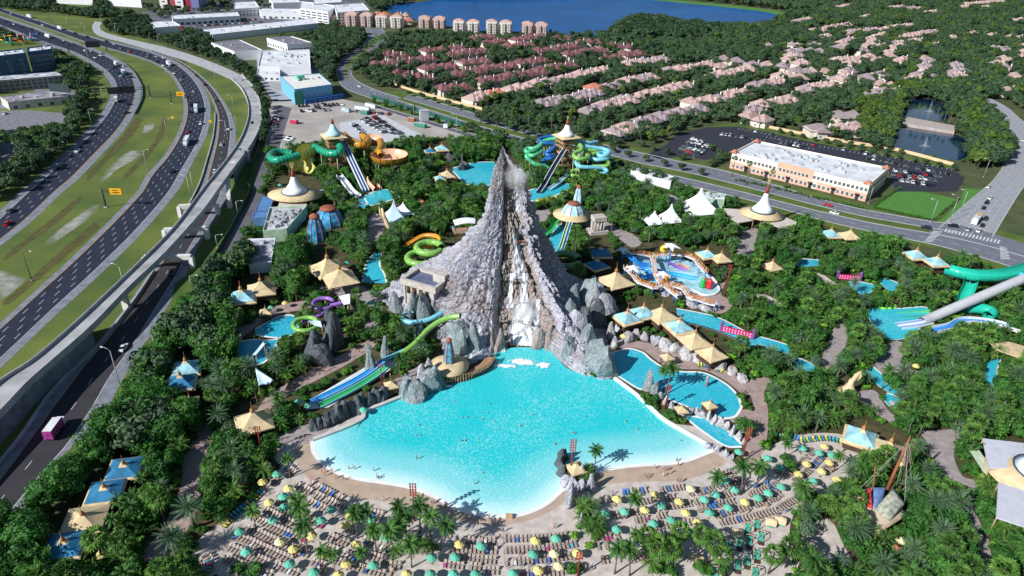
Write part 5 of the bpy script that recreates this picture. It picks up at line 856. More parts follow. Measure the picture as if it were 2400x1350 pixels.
dark=M('flange_dark',(0.02,0.08,0.06),0.6);brown_f=M('flange_brown',(0.25,0.11,0.02),0.6)
flume('emerald green tube leaving the left slide tower',[(783,326,16),(793,338,15.5),(800,350,14.5),(790,359,13.5),(770,359,13),(750,351,12.5),(737,344,12)],2.0,sg,rings=2.6,ring_mat=dark)
flume2('pale yellow funnel between the emerald tubes',[(738,345,12),(722,352,11.5),(703,362,11)],[2.1,4.4,4.6,3.0],sy,arc=(2.6,7.0),rings=2.4,ring_mat=M('flange_olive',(0.25,0.25,0.05),0.6))
flume('emerald green tube looping at the far left of the slide complex',[(700,364,10.5),(675,371,10),(648,376,9.5),(633,369,9),(641,358,8.5),(662,356,8),(685,361,7)],2.0,sg,rings=2.6,ring_mat=dark)
flume2('second pale yellow funnel half hidden by trees',[(688,386,7),(705,385,5.5),(730,398,3.5)],[3.2,4.2,4.2,3],sy,arc=(2.6,7.0),rings=3,sup=0)
flume('amber tube leaving the left slide tower',[(806,317,16),(820,329,15.5),(838,338,15),(855,339,14.5),(863,329,14.5),(850,319,14.5)],2.1,so,rings=2.4,ring_mat=brown_f)
flume2('peach coloured wall section of the amber slide',[(848,321,14),(868,321,13.5),(890,330,13)],[2.4,4.6,4.6,2.4],sp,arc=(3.0,6.6),rings=30,sup=0)
flume('amber tube dropping into the orange bowl',[(891,331,13),(893,343,12),(887,355,11),(878,364,10)],2.1,so,rings=2.4,ring_mat=brown_f)
c=W(913,377,8.5);t=thing('bowl_slide','big orange bowl slide on a steel frame','slide',(c[0],c[1],0));m=MB();m.lathe([(2.2,8.0),(6.5,8.2),(9.6,9.6),(10.4,12.4)],n=30);m.f=m.f[:-1]if len(m.f[-1])>4 else m.f;m.f=[f for f in m.f if len(f)==4];m.m=m.m[:len(m.f)];m.sm=m.sm[:len(m.f)];m.build('bowl',so,t)
m=MB();m.lathe([(0.4,8.35),(2.0,8.3),(6.2,8.5),(9.2,9.8),(10.1,12.4)],n=30);m.f=[f for f in m.f if len(f)==4];m.m=m.m[:len(m.f)];m.sm=m.sm[:len(m.f)];m.build('inner_bowl',sp,t)
for i in range(20):a=i*0.314;k=MB();k.tube([(r_*math.cos(a),r_*math.sin(a),z_)for r_,z_ in((2.3,7.95),(6.6,8.1),(9.75,9.5),(10.55,12.4))],0.13,4);k.build('rib',brown_f,t)
for i in range(8):a=i*0.785;k=MB();k.tube([(9*math.cos(a),9*math.sin(a),0),(7*math.cos(a),7*math.sin(a),8.4)],0.25,6);k.tube([(9*math.cos(a),9*math.sin(a),0),(9*math.cos(a+0.785),9*math.sin(a+0.785),6.5)],0.12,5);k.build('frame_leg',support,t)
for a in(2.4,5.2):k=MB();k.tube([(8.6*math.cos(a),8.6*math.sin(a),11.6),(5.4*math.cos(a+0.35),5.4*math.sin(a+0.35),10.6)],1.9,14,caps=False);k.build('entry_tube',so,t)
markc(913,372,46,24,foot=False)
for x,y in((905,358),(925,352)):
 q=W(x,y+12,8);m=MB();m.lathe([(0.9,9),(0.5,12),(0.15,15.5),(0,16)],(q[0],q[1],0),8);struct(m.build('water_jet',fall_m),'stuff','white water jet rising over the orange bowl')
def chute(label,pts,w,mats,wallh=0.9,name='chute_slide',sup=16,sm=5,mk=True):
 P=WA(smooth(pts,sm),0);tn=np.gradient(P,axis=0);tn[:,2]=0;tn/=np.linalg.norm(tn,axis=1)[:,None];nn=np.stack([-tn[:,1],tn[:,0],0*tn[:,0]],1);t=thing(name,label,'slide');k=len(mats);lw=w/k
 for i,mt in enumerate(mats):o=-w/2+lw*i;m=MB();m.strip(P+nn*o,P+nn*(o+lw));m.build('lane',mt,t)
 for i in range(k+1):o=-w/2+lw*i;m=MB();m.strip(P+nn*(o-0.14)+[0,0,wallh],P+nn*(o+0.14)+[0,0,wallh]);m.strip(P+nn*(o-0.14)-[0,0,0.5],P+nn*(o-0.14)+[0,0,wallh]);m.strip(P+nn*(o+0.14)+[0,0,wallh],P+nn*(o+0.14)-[0,0,0.5]);m.build('side_wall',sw if name!='mat_racer_slide' else sb,t)
 if sup:
  s=np.r_[0,np.cumsum(np.linalg.norm(np.diff(P,axis=0),axis=1))]
  for q in np.arange(sup/2,s[-1],sup):
   p=[np.interp(q,s,P[:,i])for i in range(3)]
   if p[2]>2:m=MB();m.tube([(p[0],p[1],0),(p[0],p[1],p[2]-0.4)],0.4,8);m.build('support',support,t)
 q=PX(P);sc=F_PX/((P-np.array([0,0,CAM_H]))@FW)
 for i in range(0,len(q)):markc(q[i][0],q[i][1],max(4,w/2*sc[i]+1),foot=False)
 return t
chute('steep twin navy chutes from the left slide tower',[(801,329,16),(815,358,12),(835,400,6.5),(850,432,2.2),(858,448,0.7)],3.4,[sd,sd],1.0)
chute('white and green open chute beside the navy chutes',[(795,412,4.5),(812,432,3),(826,450,1.5),(842,462,0.6)],3.0,[sw],1.0,sup=0)
flume2('orange slide mouth at the landing pool',[(868,418,4),(872,430,2.5),(885,444,0.8)],[2.0,2.4,2.6],sp,arc=(2.4,7.1),rings=30,sup=0)
def tower(px,py,h,w,label,hatR):
 c=W(px,py,0);t=thing('slide_tower',label,'tower',c,0.5);b=w/2
 for x in(-b,0,b):
  for y in(-b,0,b):m=MB();m.box((x,y,0),(0.35,0.35,h));m.build('post',wood_l,t)
 lv=np.arange(3.5,h-1,3.6)
 for i,z in enumerate(list(lv)+[h]):
  m=MB();m.box((0,0 if z==h else-b*0.5*(1 if i%2 else-1),z-0.3),(w+0.6,(w+0.6)if z==h else w*0.5,0.3));m.build('landing',wood_l,t)
  m=MB();m.box((0,-b-0.2,z),(w+0.6,0.12,1.1));m.box((0,b+0.2,z),(w+0.6,0.12,1.1));m.box((-b-0.2,0,z),(0.12,w,1.1));m.build('railing',wood_l,t)
  if i<len(lv)-1:m=MB();s_=1 if i%2 else-1;m.beam((b*0.6,s_*b*0.8,z),(b*0.6,-s_*b*0.8,z+3.6),1.3,0.35);m.build('stair_flight',wood_l,t)
 for i,z in enumerate(lv):
  for s_ in(-1,1):m=MB();m.beam((-b,s_*b,z),(b,s_*b,z+3.4),0.16);m.beam((b,s_*b,z),(-b,s_*b,z+3.4),0.16);m.build('cross_brace',wood_l,t)
 z=h+3.2;R=hatR;m=MB();m.lathe([(R*1.1,z-0.4),(R*1.12,z),(R*0.5,z+1.6)],n=4,smooth=False,rz=math.pi/4);m.build('roof_brim',thatch,t)
 m=MB();m.lathe([(R*0.66,z+1.0),(R*0.42,z+2.2),(R*0.24,z+4.3),(R*0.13,z+6.6)],n=18);m.build('fabric_cone',white_c if px>1000 else teal_f,t)
 m=MB();m.lathe([(R*0.12,z+6.4),(R*0.10,z+8.2),(R*0.06,z+9.2)],n=10);m.build('collar',rust,t)
 for i in range(4):a=i*1.57;m=MB();m.tube([(0.1*math.cos(a),0.1*math.sin(a),z+9),(0.4*math.cos(a),0.4*math.sin(a),z+11.5)],[0.12,0.05],5);m.build('spear',thatch,t)
 q=PX([[c[0],c[1],z-1]])[0];markc(q[0],q[1]-10,36,22,foot=False);markc(px,py-30,26,30);LAND.append((px,py-60,'the '+label))
tower(789,398,16.5,7.5,'left slide tower with a pale teal pointed roof',8.0);tower(1322,398,17.0,8.5,'right slide tower with a white pointed roof',8.0)
S2=lambda p:[(1180+a/6.31,270+b_/6.31,z)for a,b_,z in p]
flume('mint green tube coiling left of the right tower',S2([(790,345,17),(650,365,16),(575,400,15),(540,455,14),(440,492,13),(350,492,12.5),(335,540,12),(430,535,11.8),(545,500,11.5),(560,545,11),(440,600,10.6),(350,580,10.3),(345,620,9.5),(420,690,7),(500,735,5.5),(600,745,4.5),(665,780,3)]),1.15,sm_g,ring_mat=sg,rings=4,sup=16)
flume('navy blue tube winding behind the right tower',S2([(840,310,17),(700,315,16.5),(560,342,16),(530,375,15.5),(600,410,15),(720,420,14.5),(770,450,13.5),(700,520,12),(620,555,10.5),(680,600,9.5),(770,590,9),(700,640,8),(600,650,7.5),(590,700,6.5)]),1.15,sd,rings=4,sup=16)
flume('leaf green tube swinging in front of the right tower',S2([(985,385,17),(1080,412,16.5),(1150,460,15.5),(1145,515,14.5),(1060,560,13.5),(1045,610,13),(1120,645,12.5),(1230,640,12),(1250,600,11.5),(1190,580,11)]),1.25,sl,rings=4,ring_mat=sm_g,sup=14)
flume('sky blue tube arm at the top right of the right tower',S2([(1060,355,17),(1140,385,16.3),(1200,412,16),(1290,412,15.5),(1380,395,15)]),1.15,sb,rings=4)
flume('sky blue tube making the wide right hand loops',S2([(1200,455,15.2),(1350,482,14),(1480,498,13.5),(1560,540,13),(1530,590,12.5),(1430,605,12),(1405,570,11.8),(1480,560,11.4),(1560,600,11),(1530,640,10.6),(1400,658,10.3),(1270,645,10),(1110,660,9.6),(1075,700,9.2),(1110,750,8.6),(1200,770,8),(1350,775,7.5),(1480,790,6.6),(1535,835,5.5),(1470,865,5),(1390,868,4.5)]),1.15,sb,rings=4,sup=16)
flume('leaf green tube on the lowest right loops',S2([(1520,690,9),(1560,705,8.5),(1540,745,8),(1460,758,7.6),(1320,762,7),(1180,800,5.5),(1080,810,4.6),(1005,840,4),(1010,890,3.2),(1130,910,2.5)]),1.15,sl,rings=4,sup=18)
flume('pale lime tube behind the sky blue loops',S2([(1190,520,13),(1300,525,12.5),(1420,530,12),(1300,580,10.5)]),1.1,sl,rings=4,sup=0)
flume('thick green support column of the right loops',S2([(1125,575,14.2),(1125,780,7),(1125,910,0.2)]),0.75,support,rings=30,sup=0,name='slide_column')
chute('steep dark chute from the right slide tower',S2([(905,512,14),(860,580,12),(740,780,7),(610,1010,2),(520,1145,0.6)]),2.6,[M('chute_black',(0.012,0.018,0.035),0.35)],0.8)
chute('pale blue open slide curling into the landing pool',S2([(960,880,3),(860,960,2),(760,1040,1.2),(680,1100,0.6)]),2.2,[sb],0.6,sup=0)
flume('open green slide running down right of the peak',[(1338,500,5),(1318,505,4.6),(1302,518,4),(1292,535,3),(1272,553,1.5)],1.5,sgreen2,arc=(3.14,6.28),sup=16)
chute('green and blue lane slide into the turquoise channel',[(1336,520,4),(1328,545,2.6),(1322,565,1.4),(1315,586,0.5)],2.6,[sl,sblue],0.6,sup=0)
def ring(px,py,z,R,r,mat,label,tail=None,ell=1.0):
 c=W(px,py,z);a=np.linspace(0,5.9,40);P=np.stack([c[0]+R*np.cos(a),c[1]+R*ell*np.sin(a),z+0.9*(1-a/5.9)],1);return flume(label,P,r,mat,rings=3.2,sup=12)
ring(986,607,4.0,5.4,1.45,sl,'lower leaf green coil left of the volcano');ring(1006,583,6.0,5.2,1.45,sl,'upper leaf green coil left of the volcano');ring(1324,612,4.5,5.8,1.5,smat('moss',(0.12,0.28,0.10)),'moss green coil right of the volcano');ring(1322,670,4.5,4.0,1.4,smat('moss'),'small moss green coil in the shade of the volcano')
flume('open amber slide looping left of the leaf green coils',[(948,577,2),(966,565,4),(992,551,6.5),(1018,552,7.5),(1024,563,7),(1008,574,6),(995,584,5),(1000,592,4.5)],1.4,so,arc=(3.0,6.4),rings=4)
flume('sky blue tube winding below the temple',[(1118,702,9),(1092,703,8),(1072,706,7.2),(1050,724,6),(1025,740,5.5),(1000,751,5),(970,756,4.6),(948,752,4.3),(941,743,4.1),(952,736,4),(968,735,3.8)],0.95,sb,rings=4.5,sup=12,supmat=M('support_violet',(0.12,0.08,0.30),0.6))
flume('leaf green tube leading down to the racing slides',[(1078,741,8.5),(1055,744,7.5),(1028,755,6.2),(1002,774,4.6),(982,796,3.3),(960,816,2.3),(935,832,1.5)],1.0,sl,rings=4.5,sup=10)
flume('thin turquoise tube feeding the blue racing lane',[(1000,775,3.5),(965,812,2.4),(930,830,1.8),(895,846,1.2)],0.8,sb,rings=4.5,sup=0)
sheet('racing_slide_pad',[(905,838),(930,850),(900,880),(840,912),(770,955),(715,960),(730,935),(800,893),(860,858)],0.30,M('pad_white',(0.66,0.70,0.72),0.6),label='white runout pad of the racing slides');mark([(905,832),(935,845),(900,885),(840,915),(770,960),(705,965),(725,930),(800,888),(860,852)])
chute('blue racing lane slide',[(898,846,3.0),(872,866,1.8),(838,888,1.2),(800,908,1.0),(730,942,0.6)],2.0,[sblue],0.3,sup=0,name='mat_racer_slide');chute('green racing lane slide',[(905,860,3.0),(882,878,1.8),(850,899,1.2),(812,920,1.0),(748,952,0.6)],2.0,[sgreen2],0.3,sup=0,name='mat_racer_slide')
ring(757,714,4.5,3.6,0.75,sv,'violet tube coil by the white sail');flume('violet tube tail leading under the white sail',[(775,716,4.6),(792,712,5),(815,706,5.5)],0.75,sv,rings=4);ring(716,762,4.0,4.0,0.8,sl,'leaf green coil with a white hood by the wavy pool');flume('violet tube beneath the green coil',[(765,726,4),(752,738,3.6),(728,745,3.2),(712,756,2.8)],0.75,sv,rings=4)
def sailshade(label,P,mat,bulge=0.6):
 a,b_,c_,d_=WA(P,0);n_=8;V=[]
 for j in range(n_+1):
  for i in range(n_+1):u,v=i/n_,j/n_;p=(a*(1-u)+b_*u)*(1-v)+(d_*(1-u)+c_*u)*v;V.append(p+np.array([0,-bulge*0.4,-bulge])*math.sin(math.pi*u)*math.sin(math.pi*v))
 m=MB();m.add(V,[(j*(n_+1)+i,j*(n_+1)+i+1,(j+1)*(n_+1)+i+1,(j+1)*(n_+1)+i)for j in range(n_)for i in range(n_)],smooth=True);t=thing('sail_shade',label,'shade sail');o=m.build('fabric',mat,t);s_=o.modifiers.new('thickness','SOLIDIFY');s_.thickness=0.06
 for p in(a,b_,c_,d_):k=MB();k.tube([(p[0],p[1],0),tuple(p)],0.12,6);k.build('mast',wood_l,t)
 mark([(p[0],p[1])for p in P]);return t
sailshade('small white and mint sail beside the violet coil',[(794,694,8),(821,688,8.5),(821,712,6.5),(806,715,6.5)],white_c,0.3)
sailshade('pale blue manta shaped sail left of the walkway',[(598,862,7),(640,890,5.5),(632,900,5),(606,903,5)],M('tent_blue'),0.5)
sailshade('pale blue leaf shaped sail above the round pool',[(592,832,6),(618,800,7),(622,806,7),(600,832,6)],M('tent_blue'),0.2)
sailshade('arched blue and white hood over the green coil',[(722,752,7),(752,752,7),(756,768,5),(738,764,5)],M('tent_blue'),-1.0)
flume('broad open emerald slide crossing to the right edge',[(2222,628,8),(2250,636,8.2),(2300,643,8.6),(2360,640,9.5),(2430,622,10.5)],3.0,st_,arc=(2.9,6.5),rings=5,sup=18,supmat=M('pylon_teal',(0.05,0.40,0.46),0.5))
flume('short emerald chute dropping toward the river',[(2278,652,7.5),(2272,672,6),(2262,694,4),(2258,706,3)],2.6,st_,arc=(2.8,6.6),rings=5,sup=0)
flume('emerald tube bend half hidden by bushes',[(2262,722,2.5),(2285,722,3),(2312,726,3.2),(2326,734,3),(2315,742,2.4)],2.1,st_,rings=3,sup=0)
flume('teal slide arriving at the turquoise pool',[(2200,728,2.0),(2165,732,1.2),(2130,735,0.8),(2105,737,0.5)],1.8,sm_g,arc=(3.1,6.3),rings=10,sup=0)
P_=[(2430,640,14),(2340,678,10),(2250,716,5.5),(2190,742,2.2),(2160,755,1.2)]
flume('long straight grey slide from the right edge to the pool',P_,1.9,M('slide_grey',(0.46,0.47,0.50),0.4,vary=0.06),arc=(-0.5,3.64),rings=7,sup=20,supmat=MATS['pylon_teal'])
chute('blue run at the foot of the long grey slide',[(2180,752,1.4),(2150,758,0.9),(2105,764,0.4)],3.6,[sblue,sw,sblue],0.3,sup=0)
chute('curving blue river slide right of the pool',[(2190,774,1.2),(2230,766,1.6),(2262,752,2.2),(2330,758,2.6),(2420,782,3)],3.2,[sblue],0.9,sup=0)
for a_,b_,lb in(((2362,716),(2378,596),'tall teal pylon at the right edge'),((2250,660),(2255,645),'short teal pylon under the broad emerald slide'),((2395,740),(2400,600),'second teal pylon cut by the right edge')):
 p=W(*a_,0);m=MB();m.tube([p,p+[0,0,15 if a_[1]>700 else 5]],0.8,10);m.box((p[0],p[1],0),(2.4,2.4,0.6));tag(m.build('pylon',MATS['pylon_teal']),lb,'pylon')
for i,(x,y)in enumerate(((2060,718),(2070,720),(2082,719),(2092,717))):q=W(x,y,0.5);m=MB();a_=np.linspace(0,2*math.pi,17);m.tube([(q[0]+1.2*math.cos(a),q[1]+1.2*math.sin(a),0.5)for a in a_],0.45,8);later(m.build('swim_ring',smat('lime',(0.25,0.65,0.10))),x,y,'lime green swim ring stacked by the pool','swim ring','lime swim rings')
for i in range(12):x=1262+i*4.6;y=471-abs(i-4)*0.2-i*0.75;q=W(x,y,0.5);m=MB();a_=np.linspace(0,2*math.pi,15);m.tube([(q[0]+1.1*math.cos(a),q[1]+1.1*math.sin(a),0.7)for a in a_],0.4,6);later(m.build('swim_ring',smat('yellow',(0.75,0.55,0.03))),x,y,'yellow swim ring in the row by the landing pool','swim ring','yellow swim rings')
# ================================================================== water playground
KP=lambda p:[(1440+a/6,560+b_/6)+tuple(r)for a,b_,*r in p]
sheet('splash_pad',KP([(250,260),(620,230),(1000,290),(1250,420),(1390,560),(1480,700),(1320,790),(1000,730),(500,600),(230,470)]),0.16,M('splash_pad_blue',(0.36,0.62,0.72),0.5,vary=0.25,scale=0.3),sm=3,label='pale blue splash pad of the water playground');mark(KP([(100,100),(800,40),(1150,180),(1400,480),(1500,720),(1450,940),(1200,900),(850,820),(500,700),(150,520)]))
LAND.append((1570,640,'the water playground'));kid_o=M('play_orange',(0.70,0.27,0.04),0.5);kid_w=M('play_white',(0.74,0.74,0.76),0.5);kid_b=M('play_blue',(0.03,0.16,0.55),0.4)
def playwalk(label,pts,z):
 P=WA(KP([(a,b_,z)for a,b_ in pts]),z);P=resample(P,max(4,int(np.sum(np.linalg.norm(np.diff(P,axis=0),axis=1))/2.0)));tn=np.gradient(P,axis=0);tn/=np.linalg.norm(tn,axis=1)[:,None];nn=np.stack([-tn[:,1],tn[:,0],0*tn[:,0]],1);t=thing('play_walkway',label,'walkway')
 m=MB();m.strip(P+nn*0.8,P-nn*0.8);m.strip(P-nn*0.8,P-nn*0.8-[0,0,0.5]);m.strip(P+nn*0.8-[0,0,0.5],P+nn*0.8);m.build('deck',kid_w,t)
 for s_ in(-1,1):
  m=MB()
  for dz in(0.55,1.15):m.tube(P+nn*0.8*s_+[0,0,dz],0.09,4)
  m.build('handrail',kid_o,t)
 for i in range(len(P)):[(lambda m:(m.box((P[i][0]+s_*nn[i][0]*0.8,P[i][1]+s_*nn[i][1]*0.8,z),(0.16,0.16,1.4)),m.build('baluster',kid_o if i%2 else kid_w,t)))(MB())for s_ in(-1,1)]
 for i in range(0,len(P),3):m=MB();m.tube([(P[i][0],P[i][1],0),(P[i][0],P[i][1],z-0.1)],0.22,6);m.build('column',kid_b,t)
playwalk('orange railed walkway along the back of the water playground',[(130,190),(330,200),(560,240),(800,210),(1000,225),(1130,280),(1210,380),(1290,470)],4.0)
playwalk('orange railed walkway along the left front of the water playground',[(150,400),(260,500),(330,600),(440,640),(560,690),(700,650),(830,760),(900,800)],4.5)
playwalk('orange railed walkway zigzagging to the right front',[(640,620),(860,660),(980,700),(1050,830),(1180,850),(1280,890),(1420,920)],3.5)
playwalk('orange railed cross walkway in the middle of the water playground',[(520,240),(560,350),(560,460),(610,560),(660,640)],5.0)
for x,y,z,s_,mt,lb in((800,110,9,4.2,white_c,'white starfish canopy at the top of the water playground'),(120,165,6,3.4,M('tent_blue'),'pale blue starfish canopy at the left of the water playground'),(265,420,7,3.6,white_c,'white starfish canopy above the left walkway'),(685,505,7,3.2,white_c,'white fluted canopy in the middle of the water playground')):
 p=WA(KP([(x,y,z)]),z)[0];t=thing('star_canopy',lb,'canopy',(p[0],p[1],0),random.random());m=MB();V=[(0,0,z+1.6)]
 for i in range(10):a=i*math.pi/5;r_=s_ if i%2==0 else s_*0.45;V.append((r_*math.cos(a),r_*math.sin(a),z+(0 if i%2==0 else 0.7)))
 m.add(V,[(0,1+i,1+(i+1)%10)for i in range(10)]);m.add([(v[0],v[1],v[2]-0.25)for v in V],[(0,1+(i+1)%10,1+i)for i in range(10)]);m.build('star',mt,t);m=MB();m.tube([(0,0,0),(0,0,z+1.2)],0.3,8);m.build('mast',kid_b,t)
flume('royal blue flume at the left of the water playground',KP([(170,215,5),(260,270,4),(330,325,2.6),(420,350,1.5),(500,365,0.8)]),1.3,sblue,arc=(3.0,6.4),sup=8);flume('sky blue spiral flume under the starfish canopy',KP([(350,400,4),(440,420,3.6),(490,480,3),(450,530,2.4),(380,520,2),(400,470,1.5)]),1.0,sblue,arc=(3.0,6.4),sup=8);flume('long azure runout across the splash pad',KP([(620,440,3),(760,480,1.4),(900,500,0.9),(1050,535,0.7),(1160,555,0.6)]),1.3,smat('cyan',(0.02,0.38,0.66)),arc=(3.0,6.4),sup=0);flume('violet flume on the splash pad',KP([(790,335,3),(860,370,1.8),(940,405,1.0),(1020,440,0.5)]),0.9,sv,arc=(3.0,6.4),sup=0);flume('pale peach flume beside the violet one',KP([(910,340,2.6),(980,375,1.4),(1060,410,0.5)]),0.9,sp,arc=(3.0,6.4),sup=0);flume('yellow tube curl behind the starfish canopy',KP([(750,110,7),(690,110,6.5),(665,150,6),(700,175,5)]),0.9,smat('yellow'),sup=0)
for x,y,mt,lb in((1235,655,sgreen2,'green spray figure on the splash pad'),(1265,650,smat('scarlet',(0.62,0.03,0.05)),'scarlet spray figure on the splash pad'),(1330,670,MATS['slide_scarlet'],'second scarlet spray figure near the pad edge'),(720,580,kid_o,'orange crab figure on the walkway'),(545,310,sb,'pale blue ball tower in the water playground')):
 p=WA(KP([(x,y+25)]),0)[0];m=MB();m.lathe([(1.3,0),(1.5,0.8),(0.9,2.0),(1.1,3.0),(0.7,3.8),(0.1,4.3)],(p[0],p[1],0.2),12);m.tube([(p[0],p[1],2.5),(p[0]+1.4,p[1]-0.5,3.4),(p[0]+2.0,p[1]-0.6,2.6)],[0.4,0.3,0.15],7);tag(m.build('spray_figure',mt),lb,'figure')
m=MB();P=WA(KP([(1290,500),(1380,560),(1460,680),(1470,740),(1400,790),(1250,800),(1080,720)]),0);P=smooth(P,5);m.tube(P+[0,0,0.4],0.55,8);tag(m.build('pad_kerb',kid_w),'white rounded kerb of the splash pad','kerb')
# ================================================================== pirate sails, shell, red signs, masts
c=W(2078,1215,0);t=thing('ship_stage','tan canvas stage with ship mast and red, blue and patterned sails','stage')
def sailpart(nm,P,mat,bulge):
 a,b_,c_,d_=WA(P,0);n_=8;V=[]
 for j in range(n_+1):
  for i in range(n_+1):u,v=i/n_,j/n_;p=(a*(1-u)+b_*u)*(1-v)+(d_*(1-u)+c_*u)*v;V.append(p+np.array([0,-bulge*0.5,bulge])*math.sin(math.pi*u)*math.sin(math.pi*v))
 m=MB();m.add(V,[(j*(n_+1)+i,j*(n_+1)+i+1,(j+1)*(n_+1)+i+1,(j+1)*(n_+1)+i)for j in range(n_)for i in range(n_)],smooth=True);o=m.build(nm,mat,t);s_=o.modifiers.new('thickness','SOLIDIFY');s_.thickness=0.08;mark([(p[0],p[1])for p in P])
tanc=M('tan_canvas',(0.56,0.44,0.31),0.9,vary=0.08);patt=M('patterned_canvas',(0.44,0.43,0.34),0.9,scale=1.1,col2=(0.16,0.19,0.16),detail=1)
sailpart('canvas_roof',[(1986,1165,4.5),(2048,1140,5),(2130,1205,4),(2060,1250,4)],tanc,1.2);sailpart('canvas_roof',[(1990,1180,4),(2030,1215,4),(2070,1260,3.5),(2035,1240,3.5)],tanc,0.5)
sailpart('red_sail',[(2018,1153,7),(2041,1143,8),(2046,1198,5),(2022,1182,5)],M('red_canvas',(0.60,0.05,0.07),0.85),0.8);sailpart('blue_sail',[(2047,1143,8),(2075,1143,8),(2068,1180,5.5),(2048,1196,5.2)],M('blue_canvas',(0.12,0.20,0.42),0.85,vary=0.25,scale=1.0),0.4);sailpart('patterned_sail',[(2093,1145,8.5),(2122,1180,6.5),(2085,1222,4.5),(2048,1196,5.5)],patt,0.8)
m=MB();base=W(2068,1172,0);top=W(2134,1022,20);m.tube([base,base*0.5+top*0.5,top],[0.5,0.4,0.2],8);m.build('mast',M('mast_brown',(0.27,0.10,0.04),0.7),t);mark([(2060,1175),(2128,1022),(2142,1022),(2085,1175)],foot=False)
for q in((2000,1160,5),(2030,1140,6),(2120,1180,6),(2100,1140,6),(2090,1130,5),(2140,1160,3),(2145,1120,3)):m=MB();m.tube([top*0.92+base*0.08,W(*q)],0.05,4);m.build('rigging_line',M('rope',(0.45,0.45,0.42),0.8),t)
for q0,q1,mt in(((2040,1200,0),(2052,1090,14),MATS['mast_brown']),((2105,1165,0),(2140,1035,17),M('spar_maroon',(0.22,0.05,0.07),0.7))):m=MB();m.tube([W(*q0),W(*q1)],[0.25,0.12],6);m.build('spar',mt,t)
LAND.append((2060,1170,'the sails of the ship stage'))
c=W(1985,925,0);t=thing('shell_sculpture','cream spiral shell sculpture with a tall lip','sculpture',c);m=MB();m.lathe([(4.0,0),(3.4,1.2),(2.0,2.0),(0.9,4.5),(0.7,6)],(0,0,0),16);m.build('body',M('shell_cream',(0.66,0.50,0.30),0.6),t);m=MB();m.tube([(0.2,0,5),(1.2,0.2,7.5),(2.0,0.2,9.0),(2.3,0,7.5),(1.9,0,5.6)],[0.7,0.8,0.4,0.6,0.3],8);m.build('lip',MATS['shell_cream'],t);markc(1985,905,30,26)
c=W(905,540,0);t=thing('shell_sculpture','tall tan twisted trunk sculpture left of the pale tent','sculpture',c);m=MB();m.tube([(2.5,0,0),(0.8,0,3),(-0.6,0,7),(-1.4,0,11)],[1.6,1.1,0.9,0.5],10);m.tube([(-0.6,0,6),(-2.2,0,8),(-2.6,0,11.5)],[0.6,0.5,0.2],8);m.build('body',MATS['shell_cream'],t);markc(897,520,14,26)
for px,py,L_,rz_,lb,n_ in((1727,780,10.5,-0.42,'magenta lettered sign board behind the river',10),(1989,652,8.5,-0.1,'magenta lettered sign board near the sandy bank',8)):
 c=W(px,py,1.2);t=thing('sign_board',lb,'sign',(c[0],c[1],0),rz_);m=MB();m.box((0,0,0.5),(L_,0.4,2.2));m.build('board',M('magenta_board',(0.55,0.02,0.16),0.6),t)
 for s_ in(-1,1):m=MB();m.box((s_*(L_/2+0.35),0,0),(0.8,0.8,3.4));m.lathe([(0.6,3.4),(0.8,3.8),(0.1,4.6)],(s_*(L_/2+0.35),0,0),6);m.build('totem_post',M('totem_violet',(0.20,0.08,0.28),0.7),t)
 for r_ in range(2):
  for i in range(n_):m=MB();m.box((-L_/2+0.6+i*(L_-1.2)/(n_-1),-0.23,0.8+r_*0.95),(0.42,0.06,0.6));m.build('raised_mark',M('sign_pink',(0.85,0.45,0.55),0.6),t)
 markc(px,py-3,24,12)
mast_m=M('mast_red',(0.30,0.045,0.04),0.6)
def lightmast(px,py,h,label,n=5):
 c=W(px,py,0);t=thing('light_mast',label,'light mast',c);m=MB();m.tube([(0,0,0),(0,0,h)],[0.22,0.14],8);m.build('pole',mast_m,t)
 for i in range(n):
  z=h-0.3-i*0.85;m=MB();m.box((0,0,z),(1.5,0.10,0.10));m.build('crossbar',mast_m,t)
  for s_ in(-1,1):m=MB();m.lathe([(0.08,-0.25),(0.22,-0.22),(0.24,0.0),(0.14,0.25),(0,0.3)],(s_*0.62,0,z+0.05),8);m.build('lamp_head',mast_m,t)
 q=PX([[c[0],c[1],0],[c[0],c[1],h]]);mark([(q[0][0]-5,q[0][1]),(q[0][0]+5,q[0][1]),(q[1][0]+7,q[1][1]-3),(q[1][0]-7,q[1][1]-3)],foot=False)
lightmast(1336,1118,13,'red light mast on the rock island in the wave pool');lightmast(971,1222,12.5,'red light mast behind the palm clump on the beach');lightmast(1738,1082,12,'red light mast beside the striped steps');lightmast(1698,694,14,'rust totem light mast beside the water playground',3);lightmast(1559,958,9,'red light mast on the boulder spit',3);lightmast(1353,1352,8,'red light mast at the bottom edge by the crossing path',3);lightmast(895,908,9,'slim red light mast beside the racing slides',2);lightmast(613,1060,9,'slim red light mast in the left planting',3)
c=W(1762,1020,0);t=thing('steps','striped stone steps beside the side pool','steps',c,0.15)
for i in range(6):m=MB();m.box((0,i*0.8,0.15),(6.5,0.5,0.18+i*0.12));m.build('step',concrete if i%2 else path_m,t)
for x in(-2,0,2):m=MB();m.tube([(x,-0.5,1.0),(x,4.5,1.8)],0.06,5);m.box((x,0,0),(0.08,0.08,1.1));m.box((x,4.2,0),(0.08,0.08,1.8));m.build('handrail',metal,t)
c=W(1193,1213,0);t=thing('lifeguard_stand','wooden lifeguard box at the water edge','stand',c);m=MB();m.box((0,0,0),(1.7,1.1,0.9));m.build('box',M('plywood',(0.50,0.33,0.20),0.8),t);m=MB();m.box((0,-0.2,0.9),(1.6,0.1,0.5));m.build('rail',MATS['plywood'],t)
